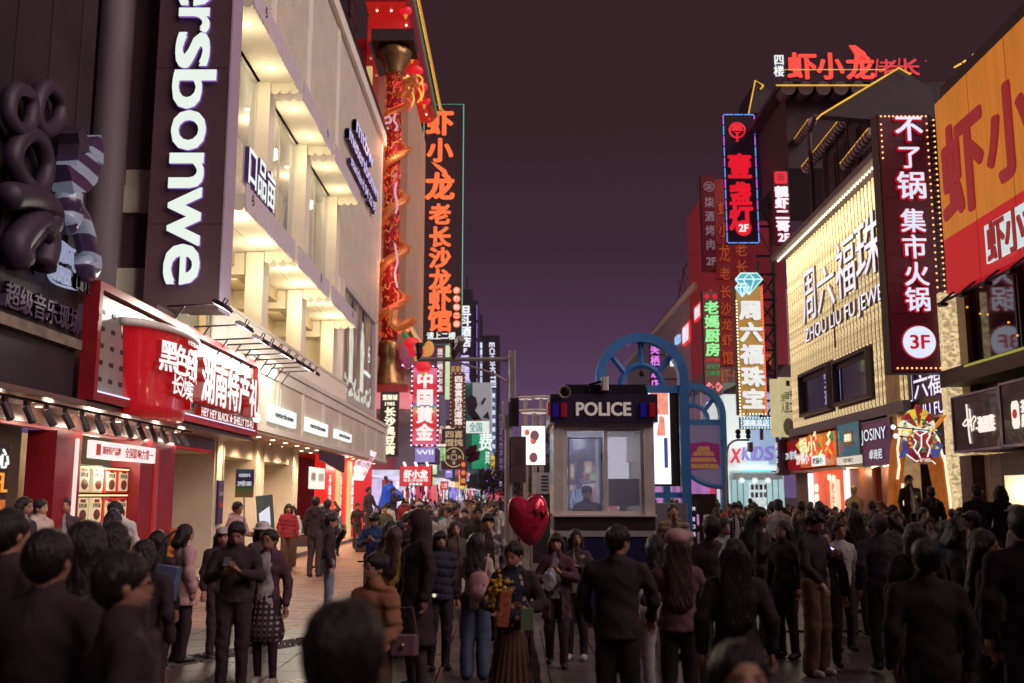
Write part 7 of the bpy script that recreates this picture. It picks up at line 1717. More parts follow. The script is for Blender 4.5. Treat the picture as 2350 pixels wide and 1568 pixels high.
def field(prims, h, mod=None):
 lo = np.array([9., 9, 9]); hi = -lo
 for p in prims:
  if p[0] == 'c': r = max(p[3], p[4]); lo = np.minimum(lo, np.minimum(p[1], p[2]) - r); hi = np.maximum(hi, np.maximum(p[1], p[2]) + r)
  elif not p[4]: r = p[2].max(); lo = np.minimum(lo, p[1] - r); hi = np.maximum(hi, p[1] + r)
 lo -= 3 * h; hi += 3 * h
 n = np.ceil((hi - lo) / h).astype(int) + 1
 ax = [lo[i] + np.arange(n[i]) * h for i in range(3)]
 Fd = np.full(n, .25)
 for p in prims:
  k = p[-1]
  if p[0] == 'c': r = max(p[3], p[4]); a = np.minimum(p[1], p[2]) - r; b = np.maximum(p[1], p[2]) + r
  else: r = p[2].max(); a = p[1] - r; b = p[1] + r
  i0 = np.clip(((a - k - .02 - lo) / h).astype(int), 0, n - 1); i1 = np.clip(((b + k + .02 - lo) / h).astype(int) + 2, 1, n)
  X = ax[0][i0[0]:i1[0], None, None]; Y = ax[1][None, i0[1]:i1[1], None]; Z = ax[2][None, None, i0[2]:i1[2]]
  if p[0] == 'c':
   d_ = p[2] - p[1]; sy = p[5]; dd = d_ * (1, 1 / sy, 1)
   px_, py_, pz_ = X - p[1][0], (Y - p[1][1]) / sy, Z - p[1][2]
   t = np.clip((px_ * dd[0] + py_ * dd[1] + pz_ * dd[2]) / max(1e-9, dd.dot(dd)), 0, 1)
   d = np.sqrt((px_ - t * dd[0]) ** 2 + (py_ - t * dd[1]) ** 2 + (pz_ - t * dd[2]) ** 2) - (p[3] + (p[4] - p[3]) * t)
  else:
   px_, py_, pz_ = X - p[1][0], Y - p[1][1], Z - p[1][2]
   if p[3] is not None:
    M = p[3]; px_, py_, pz_ = (M[0][0] * px_ + M[1][0] * py_ + M[2][0] * pz_, M[0][1] * px_ + M[1][1] * py_ + M[2][1] * pz_, M[0][2] * px_ + M[1][2] * py_ + M[2][2] * pz_)
   r_ = p[2]; k0 = np.sqrt((px_ / r_[0]) ** 2 + (py_ / r_[1]) ** 2 + (pz_ / r_[2]) ** 2); k1 = np.sqrt((px_ / r_[0] ** 2) ** 2 + (py_ / r_[1] ** 2) ** 2 + (pz_ / r_[2] ** 2) ** 2) + 1e-9
   d = k0 * (k0 - 1) / k1
  S_ = (slice(i0[0], i1[0]), slice(i0[1], i1[1]), slice(i0[2], i1[2])); f = Fd[S_]
  if p[0] == 'e' and p[4]: Fd[S_] = np.maximum(f, -d)
  else:
   q = np.clip(.5 + .5 * (f - d) / k, 0, 1); Fd[S_] = f * (1 - q) + d * q - k * q * (1 - q)
 if mod is not None: Fd = mod(Fd, ax[0][:, None, None], ax[1][None, :, None], ax[2][None, None, :])
 return Fd, lo
def sculpt(name, prims, h, mod=None, s=1.0, extra=None):
 Fd, lo = field(prims, h, mod); r = nets(Fd, lo, h)
 v, q = r; v = v * s
 if extra is not None and len(extra.v):
  q = np.concatenate([q, np.array(extra.f, int) + len(v)]); v = np.concatenate([v, np.array(extra.v, float)])
 return fast_mesh(name, v, q)
SKIN = [mat('skin_%d' % i, c, .5, 0, .12, 8) for i, c in enumerate(((.52, .27, .18), (.58, .33, .22), (.45, .23, .15)))]
HAIR = mat('hair_black', (.022, .012, .014), .42, 0, .3, 9); HAIRB = mat('hair_brown', (.07, .033, .025), .42, 0, .35, 9)
for m_ in (HAIR, HAIRB):
 n = m_.node_tree; t_ = n.nodes.new('ShaderNodeTexCoord'); p3 = n.nodes.new('ShaderNodeMapping'); z_ = n.nodes.new('ShaderNodeTexNoise'); b3 = n.nodes.new('ShaderNodeBump')
 p3.inputs['Scale'].default_value = (90, 90, 6); z_.inputs['Scale'].default_value = 1.0; b3.inputs['Strength'].default_value = .9; b3.inputs['Distance'].default_value = .02
 n.links.new(t_.outputs['Object'], p3.inputs[0]); n.links.new(p3.outputs[0], z_.inputs['Vector']); n.links.new(z_.outputs[0], b3.inputs['Height']); n.links.new(b3.outputs[0], n.nodes['Principled BSDF'].inputs['Normal'])
EYE = mat('eye_dark', (.02, .012, .012), .15); LIP = mat('lips', (.34, .09, .08), .45); SOLE = mat('shoe_white', (.55, .5, .47), .6, 0, .2, 20); SHOE = mat('shoe_black', (.02, .018, .02), .35)
CL = {}
def cloth(name, c, kind='plain'):
 if name in CL: return CL[name]
 m = mat('cloth_' + name, c, .85, 0, .2, 7, .3, 26)
 n = m.node_tree; b = n.nodes['Principled BSDF']
 if kind in ('plaid', 'floral', 'camo'):
  t = n.nodes.new('ShaderNodeTexCoord'); r = n.nodes.new('ShaderNodeValToRGB')
  if kind == 'plaid':
   w = n.nodes.new('ShaderNodeTexWave'); w.inputs['Scale'].default_value = 5.5; w2 = n.nodes.new('ShaderNodeTexWave'); w2.inputs['Scale'].default_value = 5.5; w2.bands_direction = 'Z'; mx = n.nodes.new('ShaderNodeMath'); mx.operation = 'MULTIPLY'
   n.links.new(t.outputs['Object'], w.inputs[0]); n.links.new(t.outputs['Object'], w2.inputs[0]); n.links.new(w.outputs[1], mx.inputs[0]); n.links.new(w2.outputs[1], mx.inputs[1]); src = mx.outputs[0]; hi_ = tuple(min(1, v * 9 + .1) for v in c)
   r.color_ramp.elements[0].position = .3; r.color_ramp.elements[1].position = .7
  else:
   w = n.nodes.new('ShaderNodeTexVoronoi' if kind == 'floral' else 'ShaderNodeTexNoise'); w.inputs['Scale'].default_value = 17 if kind == 'floral' else 9; n.links.new(t.outputs['Object'], w.inputs['Vector']); src = w.outputs[0]
   hi_ = c; r.color_ramp.elements[0].position = .42 if kind == 'camo' else .36; r.color_ramp.elements[1].position = .5 if kind == 'camo' else .42
  lo_ = c;
  if kind == 'plaid': r.color_ramp.elements[0].color = (*lo_, 1); r.color_ramp.elements[1].color = (*hi_, 1)
  elif kind == 'floral': r.color_ramp.elements[0].color = (.6, .42, .34, 1); r.color_ramp.elements[1].color = (*c, 1)
  else: r.color_ramp.elements[0].color = (.4, .33, .3, 1); r.color_ramp.elements[1].color = (*c, 1)
  n.links.new(src, r.inputs[0]); n.links.new(r.outputs[0], b.inputs['Base Color'])
 CL[name] = m; return m
PAL = dict(black=(.042, .023, .028), char=(.065, .042, .048), navy=(.03, .026, .055), grey=(.16, .15, .16), pale=(.5, .46, .44), white=(.68, .64, .62), cream=(.6, .5, .4), pink=(.6, .35, .36), khaki=(.3, .23, .15), olive=(.09, .085, .05),
           brown=(.16, .085, .055), rust=(.36, .15, .08), plum=(.1, .04, .06), red=(.4, .03, .04), blue=(.035, .07, .2), denim=(.09, .12, .2), jean=(.2, .25, .34), lilac=(.45, .38, .5), yellow=(.6, .4, .08), beige=(.42, .35, .27), orange=(.7, .2, .05), teal=(.05, .2, .22), mauve=(.2, .1, .13), ash=(.26, .25, .28), silver=(.36, .36, .4))
for k_, v_ in PAL.items(): cloth(k_, v_)
cloth('plaid', (.02, .02, .03), 'plaid'); cloth('floral', (.03, .03, .05), 'floral'); cloth('camo', (.09, .08, .1), 'camo'); cloth('plaid_brown', (.05, .035, .035), 'plaid')
ARMS = {  # elbow, wrist, hand direction of the person's left arm (+x); mirrored for the right
 'down': ((.222, .03, 1.14), (.225, -.04, .90), (.02, -.02, -1)), 'back': ((.27, .12, 1.16), (.24, .16, .93), (0, .2, -1)), 'fore': ((.24, -.06, 1.15), (.21, -.22, .98), (0, -.7, -.7)),
 'phone': ((.25, -.04, 1.15), (.08, -.27, 1.22), (-.6, -.4, .5)), 'hold': ((.25, -.02, 1.14), (.14, -.3, 1.13), (-.4, -.9, .2)), 'chest': ((.25, .0, 1.16), (.06, -.22, 1.25), (-1, -.2, .2)),
 'mouth': ((.26, -.1, 1.2), (.07, -.24, 1.44), (-.3, .2, 1)), 'head': ((.34, -.06, 1.46), (.14, -.12, 1.68), (-1, .1, .3)), 'pocket': ((.29, .06, 1.15), (.2, -.05, .98), (-.3, -.3, -1)), 'out': ((.36, -.05, 1.28), (.56, -.25, 1.3), (1, -.5, .2)),
 'up': ((.3, -.1, 1.42), (.34, -.32, 1.62), (.1, -.6, .8)), 'bag': ((.27, .02, 1.15), (.27, -.06, .92), (0, -.1, -1))}
def hand_tubes(b, w, d, s, side, curl):
 """palm and five separate bent fingers"""
 w = Vector(w) * s; d = Vector(d).normalized(); a = Vector((side, 0, 0)) if abs(d.x) < .8 else Vector((0, -1, 0)); n = d.cross(a).normalized(); a = n.cross(d).normalized()
 b.tube([w - d * .02, w + d * .02, w + d * .06, w + d * .095], [.024, .032, .04, .03], 8, flat=.55)
 for i, (o_, L, r) in enumerate(((-.028, .065, .0085), (-.01, .076, .009), (.009, .07, .0088), (.027, .055, .0075))):
  p = w + d * .085 + a * o_; m_ = p + d * L * .5 + n * curl * .012; e = m_ + (d * (1 - curl * .6) + n * curl).normalized() * L * .55
  b.tube([p - d * .02, p, m_, e], [r, r, r * .9, r * .65], 6)
 p = w + d * .03 - a * .03; b.tube([w + d * .02 - a * .01, p, p + (d * .7 - a * .6 + n * .5).normalized() * .035, p + (d * .9 - a * .2 + n * .6).normalized() * .06], [.014, .012, .01, .008], 6)
def build_person(P):
 """returns a list of (part name, mesh, parent index or None) for a figure facing -y; lengths for a 1.72 m person scaled by s"""
 H = P.get('H', 1.7); s = H / 1.72; h = P.get('h', .016); fem = P.get('fem', 0); rs = random.Random(P.get('seed', 1)); w = P.get('w', 1.0)
 w = 1 + (w - 1) * .55; sh = (.15 if fem else .178) * w; hipx = .085
 st_ = P.get('stride', 0.0)
 legs = []
 for sd in (1, -1):
  f = st_ * sd
  hip = (hipx * sd, 0, .93); kn = (.095 * sd, -.03 - .17 * f if f > 0 else -.02 - .05 * f, .50); an = (.1 * sd, .02 - .30 * f if f > 0 else .03 - .34 * f, .09 + (.0 if f >= 0 else .06 * abs(f)))
  legs.append((hip, kn, an))
 arms = []
 for sd, nm in ((1, P.get('al', 'down')), (-1, P.get('ar', 'down'))):
  e, wr, hd = ARMS[nm] if isinstance(nm, str) else nm
  fx_ = lambda q: (q[0] * sd * (1 if q[0] < .2 else w), q[1], q[2])
  sw = st_ * .12 * sd if nm == 'down' else 0
  arms.append(((sh * sd, .0, 1.375), (fx_(e)[0], e[1] + sw * .5, e[2]), (fx_(wr)[0], wr[1] + sw, wr[2]), (hd[0] * sd, hd[1], hd[2])))
 yaw = R(P.get('hy', 0)); pit = R(P.get('hp', 0))
 HM = Matrix.Rotation(yaw, 3, 'Z') @ Matrix.Rotation(pit, 3, 'X'); piv = Vector((0, .02, 1.50))
 hp_ = lambda x, y, z: tuple(piv + HM @ (Vector((x, y, z)) - piv)); Mn = [list(r) for r in HM]
 lean = P.get('lean', 0.0)
 parts = []
 # ---- body
 pr = [C((0, .0, .95), (0, 0, 1.15), .11, .1, .75), C((0, 0, 1.15), (0, .0, 1.33), .1, .1, .7), C((-sh * .8, 0, 1.38), (sh * .8, 0, 1.38), .046, .046), C((0, .015, 1.4), hp_(0, .01, 1.53), .056, .052)]
 for a in arms: pr += [C(a[0], a[1], .048, .038), C(a[1], a[2], .038, .026)]
 for l in legs: pr += [C(l[0], l[1], .08, .055), C(l[1], l[2], .052, .036)]
 pr += [E_(hp_(0, .005, 1.615), (.075, .092, .104), Mn, .02), E_(hp_(0, -.03, 1.56), (.056, .058, .064), Mn, .03), C(hp_(0, -.086, 1.605), hp_(0, -.1, 1.575), .009, .014, 1, .015), E_(hp_(.076, .01, 1.59), (.012, .02, .03), Mn, .01), E_(hp_(-.076, .01, 1.59), (.012, .02, .03), Mn, .01),
           E_(hp_(0, -.085, 1.545), (.024, .014, .012), Mn, .012), E_(hp_(.033, -.093, 1.607), (.017, .01, .01), Mn, .01, True), E_(hp_(-.033, -.093, 1.607), (.017, .01, .01), Mn, .01, True)]
 ex = B()
 if P.get('hands', 1):
  for a, sd in zip(arms, (1, -1)): hand_tubes(ex, a[2], a[3], s, sd, P.get('curl', .8))
 ex.f = [f if len(f) == 4 else (f + f[-1:] * 4)[:4] for f in ex.f if len(f) <= 4]
 hh = min(h, .014)
 parts.append(('body', sculpt('body', pr, hh, None, s, ex), SKIN[rs.randrange(3)]))
 # ---- hair
 hs = P.get('hair', 'short'); hm = HAIRB if P.get('brown') else HAIR
 if hs != 'none':
  hr = [E_(hp_(0, .018, 1.635), (.089, .104, .1), Mn, .02)]
  if hs in ('short', 'fringe', 'curly'):
   hr += [E_(hp_(0, .05, 1.6), (.08, .07, .09), Mn, .03)]
   if hs == 'fringe': hr += [C(hp_(-.05, -.075, 1.67), hp_(.05, -.08, 1.665), .028, .026, 1, .02)]
   cut = [E_(hp_(0, -.1, 1.565), (.07, .085, .085 if hs != 'fringe' else .068), Mn, .01, True)]
  elif hs == 'bun':
   hr += [E_(hp_(0, .05, 1.61), (.08, .07, .09), Mn, .03), E_(hp_(0, .1, 1.67), (.04, .04, .04), Mn, .02)]; cut = [E_(hp_(0, -.1, 1.575), (.072, .085, .09), Mn, .01, True)]
  else:
   L = {'long': 1.22, 'bob': 1.45, 'vlong': 1.08}[hs]
   hr += [E_(hp_(0, .045, 1.59), (.088, .075, .1), Mn, .03)]
   for x_ in (-.06, -.03, 0, .03, .06): hr.append(C(hp_(x_, .05, 1.58), (x_ * 1.25, .125, L + abs(x_) * .7), .055, .04, .85, .05))
   for x_ in (-.082, .082): hr.append(C(hp_(x_, .0, 1.6), (x_ * 1.25, -.02 if P.get('front') else .05, max(L, 1.3)), .026, .024, 1, .03))
   if P.get('bangs'): hr += [C(hp_(-.04, -.08, 1.66), hp_(.04, -.082, 1.655), .03, .028, 1, .02)]
   cut = [E_(hp_(0, -.1, 1.57), (.062, .085, .085 if not P.get('bangs') else .07), Mn, .01, True)]
  ph = rs.random() * 6; amp = .007 if hs == 'curly' else .0034
  fq = 60 if hs == 'curly' else 0
  def hmod(F_, X, Y, Z):
   an = np.arctan2(X, Y + .01)
   return F_ + amp * np.sin(an * 26 + ph + 5 * np.sin(Z * 14)) + .003 * np.sin(an * 11 + 2 * ph) * np.sin(Z * 31 + ph) + (amp * np.sin(Z * fq + X * 50) * np.sin(Y * 55) if fq else 0)
  parts.append(('hair', sculpt('hair', hr + cut, min(h, .013), hmod, s), hm))
 # ---- upper garment
 t = P.get('top', 'jacket'); hem = P.get('hem', {'jacket': .9, 'coat': .52, 'puffer': .86, 'sweater': .92, 'hoodie': .9, 'shirt': .92, 'tee': .93}[t]); th = {'jacket': .014, 'coat': .018, 'puffer': .034, 'sweater': .012, 'hoodie': .018, 'shirt': .012, 'tee': .012}[t]
 def garment(th, hem, sleeves=True, collar=.0, wide=1.0, open_=0.0, hoodie=False, puff=0.0):
  g_ = [C((-sh * .42, 0, 1.3), (sh * .42, 0, 1.3), .105 + th, .105 + th, .72, .05), C((0, .0, 1.28), (0, 0, max(hem, .98) + .08), .132 * w + th, (.13 if not fem else .115) * w * wide + th, .74, .05), C((0, .01, 1.45), (sh * .86, 0, 1.375), .052, .046 + th, 1, .04), C((0, .01, 1.34), (0, .012, 1.43), .1 + th, .062 + th, .9, .03), C((0, .01, 1.45), (-sh * .86, 0, 1.375), .052, .046 + th, 1, .04)]
  if hem < .98: g_.append(C((0, 0, 1.0), (0, .0, hem + .02), .13 * w * wide + th, (.135 + max(0, .9 - hem) * .18) * w * wide + th, .8, .04))
  if collar: g_.append(C((0, .012, 1.43), (0, .0, 1.475 + collar), .07 + th * .3, .064 + th * .3, 1, .012))
  if sleeves:
   for a in arms:
    wr = tuple(np.array(a[1]) + (np.array(a[2]) - np.array(a[1])) * (.93 if sleeves is True else sleeves)); g_ += [C(a[0], a[1], .046 + th, .04 + th, 1, .03), C(a[1], wr, .041 + th, .031 + th, 1, .025)]
  if hoodie: g_ += [C((-.09, .05, 1.43), (.09, .05, 1.43), .06, .06, 1, .03), C((0, .1, 1.46), (0, .12, 1.36), .07, .06, 1, .04)]
  sd = rs.random() * 9; opn_ = open_ or P.get('face', 1) == 0
  hemz = hem
  def gm(F_, X, Y, Z):
   if puff: F_ = F_ + .022 * (1 - np.abs(np.sin(math.pi * (Z + .02 * np.sin(X * 9)) / puff))) ** 2
   F_ = F_ + .007 * np.sin(19 * X + 6 * np.sin(5 * Z + sd)) * np.sin(11 * Z + 14 * Y + sd) + .004 * np.sin(41 * Z + 33 * np.abs(X) + 21 * Y + sd) * np.sin(13 * Z - 22 * X + 2 * sd)
   if not puff and not opn_: F_ = F_ + .006 * np.exp(-(X / .006) ** 2) * (Y < 0)
   core = (np.abs(X) < .2 * w) & (Z > -9)
   F_ = np.maximum(F_, np.where(np.abs(X) < 9, hemz - Z, -9) * (1 if all(a[2][2] > hem for a in arms) else 0) + (-9 if any(a[2][2] <= hem for a in arms) else 0))
   if open_: F_ = np.maximum(F_, np.minimum(np.minimum(open_ * (.45 + .55 * np.clip((1.45 - Z) * 3, 0, 1)) - np.abs(X), -Y - .03 + 0 * Z), 9))
   return F_
  return g_, gm
 opn = P.get('open', 0)
 tc_ = CL[P.get('tc', 'black')]
 if opn:
  g_, gm = garment(.004, .88, False, .02 if P.get('inner_collar') else 0); parts.append(('shirt', sculpt('shirt', g_, h, gm, s), CL[P.get('ic', 'white')]))
 g_, gm = garment(th, hem, P.get('sleeve', True), .0 if t in ('tee', 'sweater') else .015, P.get('wide', 1.0), opn, t == 'hoodie' or P.get('hood') == 'down', P.get('puff', .105 if t == 'puffer' else 0))
 parts.append((P.get('tn', {'tee': 'shirt'}.get(t, t)), sculpt(t, g_, h, gm, s), tc_))
 if P.get('hood') == 'up':
  g_ = [E_(hp_(0, .03, 1.625), (.118, .125, .135), Mn, .03), C(hp_(0, .05, 1.55), (0, .05, 1.42), .11, .12, 1, .04), E_(hp_(0, -.13, 1.58), (.072, .1, .1), Mn, .01, True)]
  parts.append(('hood', sculpt('hood', g_, h, None, s), tc_))
 # ---- lower garment
 b = P.get('bottom', 'trousers'); bc = CL[P.get('bc', 'char')]; sd2 = rs.random() * 9
 fold = lambda F_, X, Y, Z: F_ + .006 * np.sin(31 * X + 5 * Z + sd2) * np.sin(14 * Y - 11 * Z + sd2) + .0035 * np.sin(38 * Z + 40 * X + 3 * np.sin(22 * Y + sd2)) * np.sin(17 * Z + 25 * Y)
 if b in ('trousers', 'wide', 'jeans'):
  k = 1.25 if b == 'wide' else 1.0; g_ = [C((-.05, 0, .95), (.05, 0, .95), .125, .125, .82, .04)]
  for l in legs: g_ += [C(l[0], l[1], .098, .072 * k, .95, .03), C(l[1], (l[2][0], l[2][1], l[2][2] + .0), .07 * k, .054 * k * k, 1, .02)]
  parts.append(('trousers', sculpt('trousers', g_, h, fold, s), bc))
 else:
  Lz = .5 if b == 'skirt_short' else (.2 if b == 'skirt_long' else .45); r1 = .2 if b == 'skirt_short' else .25
  g_ = [C((0, 0, .97), (0, 0, Lz + (.1 if b != 'skirt_long' else .2)), .125, r1, .85, .03)]
  def sk(F_, X, Y, Z):
   an = np.arctan2(X, Y); F_ = F_ + .012 * np.sin(an * (17 if b == 'skirt_short' else 22)) * np.clip((.95 - Z) * 3, 0, 1); return np.maximum(F_, Lz - Z)
  parts.append(('skirt', sculpt('skirt', g_, h, sk, s), bc))
  if P.get('tights', 1):
   g_ = []
   for l in legs: g_ += [C(l[0], l[1], .086, .06, 1, .02), C(l[1], l[2], .058, .04, 1, .02)]
   parts.append(('tights', sculpt('tights', g_, h, None, s), CL['black']))
 # ---- shoes
 for l in legs:
  x_, y_, z_ = l[2]; g_ = [C((x_, y_ + .03, z_ - .035), (x_ * 1.08, y_ - .13, max(.035, z_ - .05)), .047, .04, 1, .03), C((x_, y_ + .0, z_ - .02), (x_, y_ + .01, z_ + .03), .045, .042, 1, .02)]
  parts.append(('shoe', sculpt('shoe', g_, min(h, .014), lambda F_, X, Y, Z: np.maximum(F_, .004 - Z), s), SOLE if P.get('ws') else SHOE))
 # ---- hat, glasses, mask, bag
 if P.get('hat'):
  k = P['hat']
  if k == 'beret': g_ = [E_(hp_(0, .02, 1.69), (.115, .125, .085), Mn, .03), E_(hp_(-.1, .04, 1.71), (.05, .05, .04), Mn, .03)]
  elif k == 'beanie': g_ = [E_(hp_(0, .02, 1.66), (.1, .115, .1), Mn, .02), C(hp_(-.06, -.05, 1.655), hp_(.06, -.05, 1.655), .05, .05, 1, .02)]
  elif k == 'cap': g_ = [E_(hp_(0, .01, 1.68), (.098, .11, .062), Mn, .02), E_(hp_(0, -.1, 1.655), (.07, .06, .012), Mn, .01)]
  else: g_ = [E_(hp_(0, .015, 1.68), (.1, .115, .07), Mn, .02), E_(hp_(0, .01, 1.635), (.15, .16, .022), Mn, .03)]
  parts.append(('hat', sculpt('hat', g_, min(h, .013), None, s), CL[P.get('hc', 'pale')]))
 def small(nm, b_, m_): me = b_.mesh(nm); me.transform(Matrix.Scale(s, 4)); me.shade_smooth(); parts.append((nm, me, m_))
 if P.get('face', 1):
  for x_ in (.032, -.032):
   c_ = hp_(x_, -.079, 1.606); small('eye', B().ball(c_, .013, 8, 5, (1, .8, .55)), EYE)
   small('eyebrow', B().tube([hp_(x_ - .018, -.089, 1.624), hp_(x_, -.094, 1.63), hp_(x_ + .018, -.088, 1.625)], .0035, 5), HAIR)
  small('mouth', B().ball(hp_(0, -.093, 1.545), .02, 8, 5, (1, .5, .32)), LIP)
 if P.get('glasses'):
  g_ = B()
  for x_ in (.034, -.034): g_.tube([hp_(x_ + .026 * math.cos(a_), -.104, 1.6 + .021 * math.sin(a_)) for a_ in [math.pi * i / 5 for i in range(10)]], .003, 4, True)
  g_.tube([hp_(.008, -.106, 1.602), hp_(-.008, -.106, 1.602)], .003, 4); g_.tube([hp_(.06, -.1, 1.602), hp_(.08, .0, 1.6)], .0025, 4); g_.tube([hp_(-.06, -.1, 1.602), hp_(-.08, .0, 1.6)], .0025, 4); small('glasses', g_, EYE)
 if P.get('mask'): small('face_mask', B().ball(hp_(0, -.062, 1.555), .062, 10, 7, (1, .82, .8)), CL['silver'])
 return parts
def place(parts, x, y, yaw, lab, group=None, z=.03, scale=1.0, over=None):
 """link a figure; over = {part: material} changes cloth for a copy that shares its meshes"""
 r = thing('person', lab, 'person', (x, y, z), yaw, group)
 r.scale = (scale,) * 3
 for nm, me, m_ in parts:
  if not me.materials: me.materials.append(m_)
  o = link(nm, me, r)
  mm_ = (over or {}).get(nm, None)
  if mm_ is not None: o.material_slots[0].link = 'OBJECT'; o.material_slots[0].material = mm_
 return r
